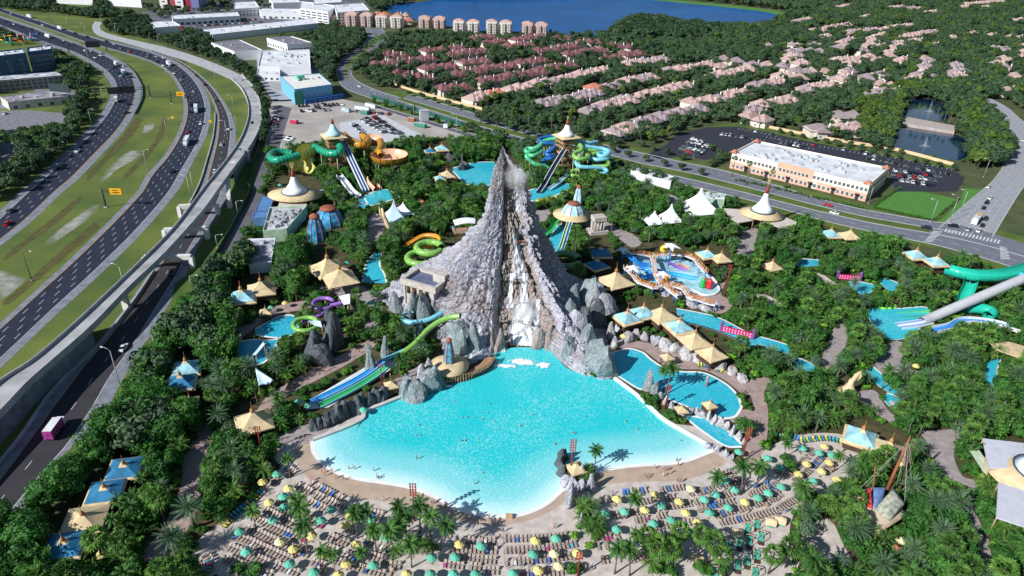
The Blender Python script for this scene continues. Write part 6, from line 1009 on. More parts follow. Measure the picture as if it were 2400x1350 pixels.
c=W(1655,905,0);m=MB();m.lathe([(0.6,0),(0.45,2.0),(0.6,3.2),(0.35,3.9),(0,4.1)],(c[0],c[1],0),8);m.box((c[0],c[1]-0.4,2.6),(0.8,0.5,0.5));tag(m.build('statue',lava_v if False else lava),'small grey stone figure standing in the leisure pool','statue')
# ================================================================== loungers, umbrellas, people
slat_m=M('lounger_slat',None,0.7,vary=0.12,objcol=True);fr_m=M('lounger_frame',(0.045,0.032,0.03),0.7)
m=MB()
for i in range(6):m.box((0,-0.85+i*0.19,0.34),(0.62,0.165,0.05))
L_SEAT=m.mesh('seat',slat_m)
m=MB();ca,sa_=math.cos(0.75),math.sin(0.75)
for i in range(4):y=0.10+i*0.19;m.add([(sx*0.31,0.28+(y+o)*ca,0.37+(y+o)*sa_+dz)for dz in(0,0.05)for sx,o in((-1,0),(1,0),(1,0.165),(-1,0.165))],[(3,2,1,0),(4,5,6,7),(0,1,5,4),(1,2,6,5),(2,3,7,6),(3,0,4,7)])
L_BACK=m.mesh('backrest',slat_m)
m=MB()
for sx in(-0.34,0.34):
 m.box((sx,-0.28,0.28),(0.07,1.3,0.08));m.beam((sx,0.32,0.36),(sx,0.92,0.95),0.07)
 for y in(-0.8,0.3):m.box((sx,y,0),(0.08,0.08,0.3))
L_FRAME=m.mesh('frame',fr_m)
m=MB();m.box((0,-0.3,0.40),(0.6,1.15,0.04));L_TOWEL=m.mesh('towel',slat_m)
ZA=lambda*p:[(440+p[i]/5,1080+p[i+1]/5)for i in range(0,len(p),2)];ZB=lambda*p:[(900+p[i]/5,1080+p[i+1]/5)for i in range(0,len(p),2)];ZC=lambda*p:[(1340+p[i]/5,1080+p[i+1]/5)for i in range(0,len(p),2)];ZD=lambda*p:[(1640+p[i]/5,980+p[i+1]/5)for i in range(0,len(p),2)]
ROWS=[('left beach',ZA(1250,285,1400,355,1560,435,1860,560)),('left beach',ZA(1440,275,1620,365,1800,460)),('left beach',ZA(1070,400,1180,450)),('left beach',ZA(1400,475,1650,600)),('left beach',ZA(1010,495,1120,560,1240,600)),('left beach',ZA(1380,675,1580,770)),('left beach',ZA(880,575,1010,640,1220,745)),('left beach',ZA(790,675,1010,795,1230,885,1400,940)),('left beach',ZA(690,795,900,895,1150,1005,1430,1120)),('left beach',ZA(560,885,760,975,1000,1085,1240,1190)),('left beach',ZA(470,1025,700,1105,900,1195,1140,1280,1300,1340)),('left beach',ZA(440,1155,600,1225,760,1285)),('left beach',ZA(1640,895,1900,990)),('left beach',ZA(1600,1015,1800,1095,2010,1180)),('left beach',ZA(1720,1175,1950,1255,2330,1350)),('left beach',ZA(2050,935,2250,1005,2390,1060)),('left beach',ZA(2100,805,2300,875)),('left beach',ZA(2120,1125,2390,1200)),('left beach',ZA(1450,1190,1600,1250)),('left beach',ZA(2080,605,2280,650)),('left beach',ZA(1850,800,1980,850)),('left beach',ZA(210,1110,270,1220,250,1340)),('left beach',ZA(900,130,1000,220,1040,260)),('left beach',ZA(1080,20,1160,80,1250,160)),('left beach',ZA(1500,1300,1640,1350)),('left beach',ZA(860,1320,1000,1350)),('middle beach',ZB(930,940,1290,952)),('middle beach',ZB(1400,930,1900,915,2150,885)),('middle beach',ZB(800,1040,1310,1068)),('middle beach',ZB(1410,1065,1900,1035,2250,985)),('middle beach',ZB(880,1150,1330,1185)),('middle beach',ZB(1420,1205,1900,1165,2300,1115)),('middle beach',ZB(700,1222,1140,1265)),('middle beach',ZB(1160,1295,1330,1305)),('middle beach',ZB(1560,1335,2120,1315)),('middle beach',ZB(0,1020,110,1042)),('middle beach',ZB(60,1240,210,1245)),('middle beach',ZB(440,1040,570,1055)),('middle beach',ZB(10,1150,90,1170)),('middle beach',ZB(60,1320,200,1345)),('right beach',ZC(330,475,470,450)),('right beach',ZC(600,385,900,350)),('right beach',ZC(1040,352,1340,315)),('right beach',ZC(780,500,960,472)),('right beach',ZC(1100,452,1220,432)),('right beach',ZC(1390,395,1600,362)),('right beach',ZC(480,655,760,612,920,590)),('right beach',ZC(1080,560,1400,512)),('right beach',ZC(1440,495,1560,475)),('right beach',ZC(740,710,900,692)),('right beach',ZC(1000,665,1110,645)),('right beach',ZC(1480,585,1600,565)),('right beach',ZC(1680,530,1960,470)),('right beach',ZC(820,800,1150,765,1460,722)),('right beach',ZC(1640,660,1900,600,2200,510,2400,440)),('right beach',ZC(350,935,580,885)),('right beach',ZC(740,980,940,940)),('right beach',ZC(700,1175,920,1100)),('right beach',ZC(1740,735,2060,680,2400,592)),('right beach',ZC(1700,195,1890,145)),('right beach',ZC(1740,300,2000,235)),('right beach',ZC(1300,880,1500,850)),('right beach',ZC(350,1180,450,1170)),('right beach',ZC(300,1020,420,1010)),('upper right beach',ZD(200,695,400,625)),('upper right beach',ZD(250,765,480,722)),('upper right beach',ZD(0,885,240,805)),('upper right beach',ZD(250,925,480,865)),('upper right beach',ZD(580,905,800,835,940,760)),('upper right beach',ZD(0,1085,300,985)),('upper right beach',ZD(800,965,1000,880)),('upper right beach',ZD(930,1070,1190,925)),('upper right beach',ZD(1000,695,1130,595,1340,385)),('upper right beach',ZD(1110,770,1300,605,1460,430)),('upper right beach',ZD(1230,840,1340,775)),('upper right beach',ZD(640,830,800,790)),('upper right beach',ZD(900,640,990,560)),('upper right beach',ZD(1430,640,1540,560))]
EDGE=[('hedge side',ZA(895,350,800,440,700,530,600,605,500,695,395,795)),('upper hedge',ZD(940,235,1060,225,1200,270,1350,255,1500,250,1660,290)),('pool deck',[(1634,857),(1660,860),(1690,872)]),('river bank',[(2135,842),(2160,847),(2200,850)]),('sandpit edge',[(1738,672),(1765,675),(1800,685),(1838,695)])]
tans=[(0.42,0.34,0.30),(0.46,0.38,0.33),(0.38,0.30,0.26),(0.43,0.35,0.30)];towels=[(0.05,0.16,0.55),(0.75,0.78,0.8),(0.05,0.16,0.55),(0.1,0.45,0.6),(0.75,0.75,0.78),(0.06,0.2,0.6),(0.6,0.06,0.25)]
LNG=[];rr=random.Random(5)
secn={}
for sec,P in ROWS+EDGE:
 w=WA(smooth(P,4),0.05);s=np.r_[0,np.cumsum(np.linalg.norm(np.diff(w,axis=0),axis=1))];tn=np.gradient(w,axis=0);secn[sec]=secn.get(sec,0)+1;edge=(sec,P)in EDGE
 k=0
 for q in np.arange(0.3,s[-1],0.98):
  if not edge and rr.random()<0.05:continue
  p=np.array([np.interp(q,s,w[:,i])for i in range(3)]);d=np.array([np.interp(q,s,tn[:,i])for i in range(2)]);a=math.atan2(d[1],d[0])
  if math.cos(a)<0:a+=math.pi
  k+=1;LNG.append((p,a+rr.uniform(-0.05,0.05)+(0 if not edge else 0),sec,secn[sec],k,edge,rr.random()))
LNG.sort(key=lambda t:np.linalg.norm(t[0]-[0,0,CAM_H]));sec_side={'left beach':'left','middle beach':'middle','right beach':'right','upper right beach':'upper right'}
rest=MB();cnt=0
for p,a,sec,row,k,edge,rv in LNG:
 q=PX([p])[0]
 if cnt<300 and-10<q[0]<2410 and q[1]<1352:
  cnt+=1;col=rr.choice(tans)if not edge else rr.choice([(0.05,0.33,0.42),(0.60,0.55,0.10)])
  t=thing('lounger','','lounger',p,a);obj('seat',L_SEAT,t,color=col);obj('backrest',L_BACK,t,color=col);obj('frame',L_FRAME,t)
  tw=rv<0.13
  if tw:obj('towel',L_TOWEL,t,color=rr.choice(towels))
  later(t,q[0],q[1],'%s lounger%s'%('tan slatted' if not edge else 'teal or yellow',' with a towel' if tw else ''),'lounger','loungers on the beach')
 else:
  ca,sa_=math.cos(a),math.sin(a);mt=0 if not edge else(2 if rv<0.5 else 3)
  if rv<0.1:mt=4
  for V,Fs_ in(([(-.31,-.85,.36),(.31,-.85,.36),(.31,.28,.36),(-.31,.28,.36)],[(0,1,2,3)]),([(-.31,.28,.38),(.31,.28,.38),(.31,.85,.92),(-.31,.85,.92)],[(0,1,2,3)])):
   rest.add([(p[0]+x*ca-y*sa_,p[1]+x*sa_+y*ca,p[2]+z)for x,y,z in V],Fs_,mt)
  for sx in(-.36,.36):rest.add([(p[0]+x*ca-y*sa_,p[1]+x*sa_+y*ca,p[2]+z)for x,y,z in((sx,-.88,.05),(sx,.3,.05),(sx,.3,.38),(sx,-.88,.38),(sx,.9,.98),(sx,.82,.98))],[(0,1,2,3),(2,1,4,5)],1)
o=rest.build('distant_loungers',[M('slat_tan',(0.43,0.35,0.30),0.7),fr_m,M('slat_teal',(0.05,0.33,0.42),0.7),M('slat_yellow',(0.60,0.55,0.10),0.7),M('towel_blue',(0.06,0.2,0.55),0.8)]);struct(o,'stuff','farther rows of loungers on the beach')
umb_m=M('umbrella_fabric',None,0.75,vary=0.10,objcol=True)
m=MB();n_=8
prof=[(1.42,0),(1.36,0.16),(0.75,0.62),(0.08,1.0)]
V=[(r*math.cos(i*math.pi/4),r*math.sin(i*math.pi/4),2.15+z)for r,z in prof for i in range(8)]
m.add(V,[(k*8+i,k*8+(i+1)%8,(k+1)*8+(i+1)%8,(k+1)*8+i)for k in range(3)for i in range(8)]);U_CAN=m.mesh('canopy',umb_m)
m=MB()
for i in range(8):a=i*math.pi/4;m.tube([(1.40*math.cos(a),1.40*math.sin(a),2.19),(0.76*math.cos(a),0.76*math.sin(a),2.80),(0.1,0,3.16)],0.025,4)
U_RIB=m.mesh('rib_set',umb_m);m=MB();m.lathe([(0.32,3.08),(0.10,3.24),(0.03,3.36)],n=8);U_CAP=m.mesh('cap',umb_m);m=MB();m.tube([(0,0,0),(0,0,3.1)],0.05,6);m.box((0,0,0),(0.6,0.6,0.1));U_POLE=m.mesh('pole',wood_l)
YEL=[(364,1128),(623,1087),(615,1126),(675,1141),(630,1174),(598,1200),(655,1266),(687,1283),(730,1252),(758,1294),(713,1200),(268,1249),(234,1296),(194,1342),(793,1345),(820,1205),(809,1227),(834,1273),(811,1317),(953,1342),(1077,1272),(1255,1263),(1299,1294),(1354,1293),(1310,1323),(1262,1333),(1447,1166),(1537,1156),(1512,1191),(1593,1172),(1608,1198),(1505,1258),(1892,1084),(1873,1108),(1934,1043),(1945,1081),(1927,1101),(1963,1120),(1620,1142),(1747,1173),(1637,1221),(668,707),(1462,785),(2148,855)]
GRN=[(648,1107),(639,1215),(561,1242),(576,1289),(678,1318),(735,1337),(777,1191),(751,1216),(720,947),(872,1215),(904,1256),(875,1321),(1009,1342),(1063,1342),(1115,1342),(1012,1303),(1128,1276),(1067,1302),(1304,1258),(1250,1295),(1203,1341),(1550,1181),(1418,1200),(1464,1195),(1532,1223),(1574,1215),(1446,1237),(1451,1278),(852,957),(1921,1058),(1951,1063),(1801,1071),(1908,1124),(1832,1137),(1701,1123),(1723,1144),(1678,1155),(1652,1167),(1802,1152),(1778,1163),(1708,1186),(1664,1198),(1610,1246),(1882,1047),(1733,1056),(1354,846),(635,718),(810,627),(813,614),(866,708),(1061,531),(1830,1093),(665,1185),(663,1160),(700,938),(656,432)]
COR=[(2112,1263),(2105,1282),(552,1092),(563,1127),(1258,545),(990,470)]
for pal,lst,nm in(((0.70,0.60,0.22),sorted(YEL),'yellow'),((0.12,0.47,0.34),sorted(GRN),'green'),((0.62,0.16,0.12),sorted(COR),'coral')):
 for i,(x,y)in enumerate(lst):
  p=W(x,y,2.6);v=rr.uniform(0.85,1.1);c_=tuple(k*v for k in pal)if rr.random()>0.15 or nm=='green' else(0.72,0.68,0.38)
  t=thing('umbrella','%s beach umbrella, %s from the left among the %s ones'%(nm,(nth(i).strip()or 'first'),nm),'umbrella',(p[0],p[1],0.05),rr.random()*6,'beach umbrellas',0.92);o=obj('canopy',U_CAN,t,color=c_);obj('rib_set',U_RIB,o,color=tuple(k*0.75 for k in c_));obj('cap',U_CAP,o,color=c_);obj('pole',U_POLE,t)
  markc(x,y,12,10,foot=False)
for i,(x,y)in enumerate(ZC(2170,750,2060,800,2215,900,2080,945,1970,970,1860,1010,2170,1110,2055,1180,1945,1230,1795,1280,1680,1320,2150,1320,2330,720,2440,700,1940,850,1470,1160)):
 p=W(x,y,0.8);rnd=i>=12;t=thing('daybed','','daybed',(p[0],p[1],0.05),-0.25,None,0.82)
 if not rnd:
  m=MB();m.box((0,-1.6,0.2),(1.5,1.3,0.3));m.build('footrest',wood,t);m=MB();m.box((0,0,0.3),(1.7,1.8,0.35));m.build('cushion',M('daybed_green',(0.10,0.42,0.32),0.8),t);m=MB();m.box((0,1.3,0.3),(1.7,0.25,1.3));m.build('backrest',MATS['daybed_green'],t);m=MB()
  for s_ in(-1,1):m.beam((s_*1.05,1.5,0),(s_*1.05,1.5,2.1),0.14);m.beam((s_*1.05,-0.6,2.1),(s_*1.05,1.6,2.1),0.14);m.beam((s_*1.05,-0.6,0),(s_*1.05,-0.6,2.1),0.14)
  m.beam((-1.05,1.5,2.1),(1.05,1.5,2.1),0.14);m.build('frame',M('daybed_frame',(0.62,0.50,0.36),0.8),t)
 else:
  m=MB();m.tube(np.array([[-1.4,0,0.6],[0,0,0.9],[1.4,0,0.6]]),1.5,10,arc=(0.0,3.14));m.build('hood',M('hood_cream',(0.68,0.52,0.32),0.85),t);m=MB();m.box((0,-0.6,0.1),(2.2,1.6,0.4));m.build('cushion',MATS['daybed_green'],t)
 later(t,x,y,'green canopied daybed' if not rnd else 'cream hooded daybed','daybed','daybeds at the back of the beach')
def person_mesh(name,pose):
 J={'pel':(0,0,.93,.145,.10),'che':(0,0,1.28,.165,.105),'nek':(0,0,1.47,.06,.06),'hd1':(0,-.02,1.58,.085,.095),'hd2':(0,-.02,1.69,.08,.09)}
 E_=[('pel','che'),('che','nek'),('nek','hd1'),('hd1','hd2')];sw_={'stand':0.04,'walk':0.26,'wave':0.10}[pose]
 for s_,nm in((-1,'l'),(1,'r')):
  f=sw_*s_;J['hip'+nm]=(s_*.10,0,.86,.095,.095);J['kne'+nm]=(s_*.11,-f*.7-.03,.48,.062,.062);J['ank'+nm]=(s_*.11,-f*1.0+(.08 if f<0 else 0),.09,.042,.045);J['toe'+nm]=(s_*.12,-f*1.0-.15,.035,.04,.03)
  J['sho'+nm]=(s_*.19,0,1.41,.062,.062);g=-sw_*s_
  if pose=='wave' and s_>0:J['elb'+nm]=(s_*.38,-.05,1.60,.045,.045);J['wri'+nm]=(s_*.36,-.06,1.86,.034,.034);J['han'+nm]=(s_*.36,-.06,1.98,.045,.025)
  else:J['elb'+nm]=(s_*.26,-g*.3,1.14,.045,.045);J['wri'+nm]=(s_*.27,-g*.8-.06,.90,.034,.034);J['han'+nm]=(s_*.27,-g*.9-.08,.80,.042,.025)
  E_+=[('pel','hip'+nm),('hip'+nm,'kne'+nm),('kne'+nm,'ank'+nm),('ank'+nm,'toe'+nm),('che','sho'+nm),('sho'+nm,'elb'+nm),('elb'+nm,'wri'+nm),('wri'+nm,'han'+nm)]
 ks=list(J);me=bpy.data.meshes.new(name);me.from_pydata([J[k][:3]for k in ks],[(ks.index(a),ks.index(b))for a,b in E_],[]);o=bpy.data.objects.new(name,me);COL.objects.link(o)
 md=o.modifiers.new('skin','SKIN');o.modifiers.new('sub','SUBSURF').levels=1
 if not me.skin_vertices:bpy.context.view_layer.objects.active=o;bpy.ops.object.select_all(action='DESELECT');o.select_set(True);bpy.ops.mesh.customdata_skin_add()
 for i,k in enumerate(ks):me.skin_vertices[0].data[i].radius=J[k][3:]
 me.skin_vertices[0].data[0].use_root=True
 dg=bpy.context.evaluated_depsgraph_get();ev=o.evaluated_get(dg);res=bpy.data.meshes.new_from_object(ev);bpy.data.objects.remove(o);res.materials.clear()
 return res
skin=M('skin',(0.50,0.28,0.19),0.6,vary=0.1);hair=M('hair_dark',(0.05,0.03,0.02),0.7);suit=M('swimwear',None,0.7,vary=0.1,objcol=True)
PM=[]
for ps in('stand','walk','wave'):
 for top in(0,1):
  me=person_mesh('person',ps);me.materials.append(skin);me.materials.append(suit);me.materials.append(hair)
  for f in me.polygons:
   c_=f.center;f.use_smooth=True
   if c_.z>1.66 or(c_.z>1.55 and c_.y>0.02):f.material_index=2
   elif abs(c_.x)<0.22 and(0.60<c_.z<1.0 or(top and 1.0<=c_.z<1.44 and abs(c_.x)<0.2)):f.material_index=1
  PM.append(me)
cols={'red':(0.55,0.04,0.05),'navy':(0.03,0.06,0.25),'black':(0.02,0.02,0.025),'pink':(0.75,0.25,0.38),'white':(0.75,0.75,0.75),'blue':(0.06,0.22,0.6),'green':(0.08,0.35,0.2),'orange':(0.7,0.25,0.05)}
K9=lambda*p:[(800+p[i]/3,900+p[i+1]/3)for i in range(0,len(p),2)]
SWIM=K9(1042,145,1030,205,1070,262,993,252,930,240,885,235,850,240,1255,295,1340,220,1715,230,1887,185,1995,268,2085,320,1623,345,1645,350,1500,425,543,290,553,362,525,365,440,398,850,402,870,400,960,395,1090,322,995,628,790,125,2390,400)
WADE=K9(530,530,230,612,248,662,262,668,90,600,52,600,933,705)
WALK=K9(290,822,635,848,645,835,730,878,1037,948,980,1045,1138,1040,1115,1085,1095,1150,1490,1018,1505,1012,1680,785,1642,765,1692,770,2200,596,2265,612,2285,612,2262,652,2145,672,2150,655,2310,632,2365,578,2355,546,2360,690,2375,695,2392,690,15,678,1815,805,1905,780,2130,650)+[(755,1110),(778,1108),(786,1122),(762,1116),(730,1128),(1755,1065),(1740,1070),(2257,1148),(2293,1300),(2296,1306),(1738,922),(1742,925),(1915,865),(1920,862),(1905,1030),(1380,1340),(1372,1335)]+[(820,838),(830,845),(842,828),(858,822),(865,818),(800,850),(770,866),(760,872),(718,882),(726,878),(692,905),(685,912),(905,905),(915,885),(900,890),(668,748),(677,735)]
for p,a,sec,row,k,edge,rv in rr.sample(LNG,60):q=PX([p+[math.sin(a)*1.5,-math.cos(a)*1.5,0]])[0];WALK.append((float(q[0]),float(q[1])))
for lst,dz,kd_,act in((SWIM,-1.0,'swimmer','swimming'),(WADE,-0.15,'wader','wading'),(WALK,0.06,'visitor','walking')):
 for x,y in lst:
  cn=rr.choice(list(cols));p=W(x,y,0.1);o=obj('person',rr.choice(PM),None,(p[0],p[1],dz+(0.05 if dz>0 else 0)),rr.uniform(0,6.28),rr.uniform(0.9,1.08),cols[cn])
  later(o,x,y,'person in %s swimwear %s'%(cn,act),'person','people of the water park')
# ================================================================== vehicles, lamps, road signs
carpaint=M('car_paint',None,0.25,vary=0.02,objcol=True,spec=0.6);tyre=M('tyre',(0.015,0.015,0.017),0.8);carglass=M('car_glass',(0.012,0.016,0.022),0.08,spec=0.6);lampm=M('car_lamp',(0.5,0.05,0.04),0.3)
def loft(sections,mat=0):
 m=MB();V=[]
 for y,hw,z0,z1,inset in sections:V+=[(-hw,y,z0),(hw,y,z0),(hw,y,z1-0.12),(hw-inset,y,z1),(-hw+inset,y,z1),(-hw,y,z1-0.12)]
 k=len(sections);m.add(V,[(i*6+j,i*6+(j+1)%6,(i+1)*6+(j+1)%6,(i+1)*6+j)for i in range(k-1)for j in range(6)]+[tuple(range(6))[::-1],tuple((k-1)*6+j for j in range(6))],mat);return m
def carset(kind):
 L={'sedan':4.7,'suv':4.8,'pickup':5.6}[kind];h=L/2
 if kind=='sedan':body=loft([(-h,.78,.35,.78,.12),(-h+.3,.88,.25,.92,.1),(-.9,.9,.25,.98,.1),(1.3,.9,.25,.98,.1),(h-.35,.88,.25,.94,.1),(h,.8,.35,.85,.12)]);cab=loft([(-1.15,.80,.95,1.0,.05),(-.45,.76,.95,1.42,.14),(.8,.76,.95,1.44,.14),(1.65,.80,.95,1.0,.05)])
 elif kind=='suv':body=loft([(-h,.8,.4,.95,.12),(-h+.25,.92,.3,1.08,.1),(-1.0,.95,.3,1.12,.1),(h-.2,.95,.3,1.12,.1),(h,.88,.4,1.05,.12)]);cab=loft([(-1.25,.84,1.1,1.15,.05),(-.6,.82,1.1,1.68,.12),(h-.6,.82,1.1,1.70,.12),(h-.1,.85,1.1,1.2,.05)])
 else:body=loft([(-h,.85,.45,.98,.12),(-h+.25,.95,.35,1.12,.1),(-1.2,.97,.35,1.15,.1),(h,.97,.4,1.05,.08)]);cab=loft([(-1.35,.86,1.1,1.15,.05),(-.8,.84,1.1,1.75,.12),(.6,.84,1.1,1.76,.12),(.85,.86,1.1,1.2,.05)])
 roof=loft([(-.40,.60,1.40,1.47,.05),(.78,.60,1.42,1.49,.05)])if kind=='sedan' else loft([(-.5,.66,1.64,1.74,.05),(h-.7 if kind=='suv' else.5,.66,1.66,1.76,.05)])
 wm=MB()
 a=np.linspace(0,2*math.pi,11)[:-1];V=[(sx*.11,.33*math.cos(t),.33*math.sin(t))for sx in(-1,1)for t in a];wm.add(V,[(i,(i+1)%10,10+(i+1)%10,10+i)for i in range(10)]+[tuple(range(10))[::-1],tuple(range(10,20))])
 return{'L':L,'body':body.mesh('body',carpaint),'window_band':cab.mesh('window_band',carglass),'roof':roof.mesh('roof',carpaint),'wheel':wm.mesh('wheel',tyre),'wp':[(sx*.82,y,.33)for sx in(-1,1)for y in(-h+.85,h-.95)]}
CARS={k:carset(k)for k in('sedan','suv','pickup')}
CC={'white':(0.72,0.73,0.75),'black':(0.012,0.013,0.018),'grey':(0.13,0.14,0.16),'silver':(0.42,0.44,0.47),'blue':(0.03,0.08,0.25),'red':(0.42,0.02,0.03),'dark':(0.025,0.03,0.05)}
def car(px,py,ang,kind,cn,where,z=0.07,wheels=True,group='vehicles'):
 s=CARS[kind];p=W(px,py,z);t=thing('car' if kind!='pickup' else 'pickup_truck','','car' if kind!='pickup' else 'pickup',p,ang);b=obj('body',s['body'],t,color=CC[cn]);w_=obj('window_band',s['window_band'],t);obj('roof',s['roof'],w_,color=CC[cn])
 if wheels:
  for q in s['wp']:obj('wheel',s['wheel'],t,q)
 later(t,px,py,'%s %s %s'%(cn if cn!='dark' else 'dark blue',{'sedan':'sedan','suv':'SUV','pickup':'pickup'}[kind],'parked' if 'parked' in group or 'yard' in group else 'driving'),'car' if kind!='pickup' else 'pickup',group);return t
cab_w=M('cab_white',(0.70,0.71,0.73),0.4)
def truck(px,py,ang,L,box,cab,label,z=0.07,h=3.6):
 p=W(px,py,z);t=thing('truck',label,'truck',p,ang);m=MB();m.box((0,0.9,0.9),(2.45,L-2.2,h-0.9));bx=m.build('cargo_box',box,t);m=MB();m.box((0,0.9,h+0.01),(2.3,L-2.5,0.05));m.build('roof_panel',cab_w,bx)
 m=loft([(-L/2,1.0,.5,1.6,.1),(-L/2+.5,1.1,.45,2.6,.15),(-L/2+1.9,1.15,.45,2.75,.15)]);m.build('cab',cab,t);m=MB();m.add([(-.95,-L/2+.12,1.7),(.95,-L/2+.12,1.7),(.9,-L/2+.42,2.45),(-.9,-L/2+.42,2.45)],[(0,1,2,3)]);m.build('windscreen',carglass,t)
 for sx in(-1,1):
  for y in(-L/2+1.2,L/2-1.3,L/2-2.6):obj('wheel',CARS['suv']['wheel'],t,(sx*1.05,y,.45),0,1.35)
 return t
def heading(px,py,edges,z=0.07):
 c=(edges[0]+edges[1])/2;p=W(px,py,z);i=int(np.argmin(np.hypot(c[:,0]-p[0],c[:,1]-p[1])));i=min(max(i,1),len(c)-2);d=c[i+1]-c[i-1];return math.atan2(d[1],d[0])-math.pi/2
RD=(dl,dr);rc_=random.Random(11);pick=lambda:rc_.choice(['white','black','grey','silver','dark','white','black','grey'])
hz=lambda*p:[(p[i]/3,p[i+1]/3)for i in range(0,len(p),2)]
for lst,ed,wh,fl in((hz(545,1068,430,1170,230,1325,75,1490,55,1580,890,795,905,735,925,545,850,543,905,645,930,642,870,470,838,517,600,360,645,365,670,410,710,395,715,380,450,290,515,310,225,210,155,195,270,240,100,175,75,180,40,155,805,478,440,300),RA,'on the left highway carriageway',0),(hz(1215,1210,1320,930,1410,875,1360,650,1305,683,1345,740,1340,790,1272,567,1225,520,1285,540,1150,465,1100,437,1100,403,1150,410,1040,405,1045,385,910,365,850,345,805,315,750,295,615,263,530,238,300,180,268,155,80,100),RB,'on the middle highway carriageway',math.pi),(hz(1440,600,1380,535,1515,710,1605,912,1555,1022,1510,1212)+[(290,818),(405,642)],RCX,'on the ramp road',0)):
 for x,y in lst:
  e=ed if ed is not None else RCX
  cn='red' if(x,y)in((55/3,1580/3),(1320/3,930/3),(910/3,365/3))else 'white' if(x,y)in((545/3,1068/3),(290,818),(1555/3,1022/3),(1605/3,912/3))else pick()
  car(x,y,heading(x,y,e)+fl,rc_.choice(['sedan','suv','sedan','pickup','suv']),cn,wh,wheels=y>100)
for x,y in hz(1775,868,1685,1058,1675,550):car(x,y,heading(x,y,RD),rc_.choice(['sedan','suv']),pick(),'on the viaduct',z=7.6 if y>200 else 2.5)
tb=M('truck_blue_box',(0.20,0.42,0.62),0.5);tw_=M('truck_white_box',(0.66,0.70,0.74),0.5);tg=M('truck_grey_box',(0.42,0.52,0.56),0.5);tr=M('truck_red',(0.50,0.03,0.10),0.4);tp=M('truck_magenta',(0.42,0.06,0.30),0.5,vary=0.5,scale=1.5)
for x,y,L,b,c,lb,e in((1380,780,14,tb,cab_w,'pale blue trailer truck in the middle carriageway bend',RB),(1315,1010,13,tg,cab_w,'grey green trailer truck below the bend',RB),(1190,460,9,tw_,cab_w,'white box truck near the lane split',RB),(425,208,11,tw_,cab_w,'white truck far up the middle carriageway',RB),(210,125,14,tw_,cab_w,'white trailer truck at the top left',RB),(870,520,13,tb,cab_w,'blue trailer truck on the left carriageway',RA),(820,460,10,tw_,cab_w,'white box truck on the left carriageway bend',RA),(820,715,9,cab_w,tr,'red cab truck beside the sign bridge',RA),(340,265,15,tw_,cab_w,'white tanker truck at the upper left carriageway',RA),(400,3040,8.5,tp,cab_w,'magenta wrapped delivery van on the ramp road',None)):
 truck(x/3,y/3,heading(x/3,y/3,e if e is not None else RCX)+(math.pi if e is RB else 0),L,b,c,lb)
for x,y,k,cn,e,wh,fl in((1940,482,'sedan','red',RU,'on the far carriageway of the avenue',0),(1955,501,'sedan','white',RLW,'on the near carriageway of the avenue',0),(2170,536,'suv','dark',RLW,'waiting at the crossroads',0),(2233,532,'suv','black',RU,'turning at the crossroads',0),(2268,540,'sedan','silver',RS,'queued at the crosswalk',0),(2293,543,'sedan','white',RS,'queued at the crosswalk',0),(2302,530,'sedan','black',RS,'queued behind the white car',0),(2309,515,'suv','dark',RS,'queued on the side road',0),(2305,489,'sedan','black',RS,'queued on the side road',0),(2312,477,'suv','black',RS,'queued on the side road',0),(2320,466,'sedan','white',RS,'queued on the side road',0),(2316,440,'sedan','white',RS,'rolling down the side road',0),(2396,330,'sedan','white',RS,'far up the side road',0),(1265,312,'suv','black',RU,'on the avenue behind the slide tower',0),(845,118,'sedan','dark',RU,'on the avenue bend',0.9),(843,204,'sedan','white',RU,'at the foot of the avenue bend',0),(808,168,'sedan','black',RU,'on the left of the avenue bend',1.0),(872,110,'suv','dark',RU,'near the top of the avenue bend',0.7)):car(x,y,heading(x,y,e)+fl,k,cn,wh)
p=W(2287,520,0.07);t=thing('bus','white and orange city bus queued on the side road','bus',p,heading(2287,520,RS));m=MB();m.box((0,0,0.4),(2.6,12.0,2.8));m.build('body',M('bus_white',(0.72,0.72,0.72),0.4),t);m=MB();m.box((0,4.6,0.38),(2.66,2.9,2.9));m.build('rear_wrap',M('bus_orange',(0.70,0.34,0.05),0.5),t);m=MB();m.box((0,-0.6,1.5),(2.64,9.4,0.9));m.build('window_band',carglass,t);m=MB();m.box((0,1,3.2),(1.8,3.0,0.3));m.box((0,-3,3.2),(1.6,2.0,0.25));m.build('roof_unit',metal,t)
for sx in(-1,1):
 for y in(-3.8,3.6):obj('wheel',CARS['suv']['wheel'],t,(sx*1.15,y,.48),0,1.45)
def parkrow(a,b,where,prob=0.75,gap=2.75,turn=0.0):
 A,B=W(*a,0),W(*b,0);L=np.linalg.norm(B-A);d=(B-A)/L;ang=math.atan2(d[1],d[0])+turn
 for s in np.arange(0.5,L,gap):
  if rc_.random()<prob:q=PX([A+d*s])[0];car(q[0],q[1],ang+(math.pi if rc_.random()<0.4 else 0)+rc_.uniform(-0.04,0.04),rc_.choice(['sedan','suv','sedan','pickup']),pick()if rc_.random()>0.06 else 'red',where,wheels=False,group='parked cars')
 n=int(L/gap)+1;m=MB();nn=np.array([-d[1],d[0],0])
 for i in range(n+1):c_=A+d*(i*gap-0.9)+[0,0,0.08];m.add([c_-nn*2.6-d*0.09,c_-nn*2.6+d*0.09,c_+nn*2.6+d*0.09,c_+nn*2.6-d*0.09],[(0,1,2,3)])
 return m
mk_=MB()
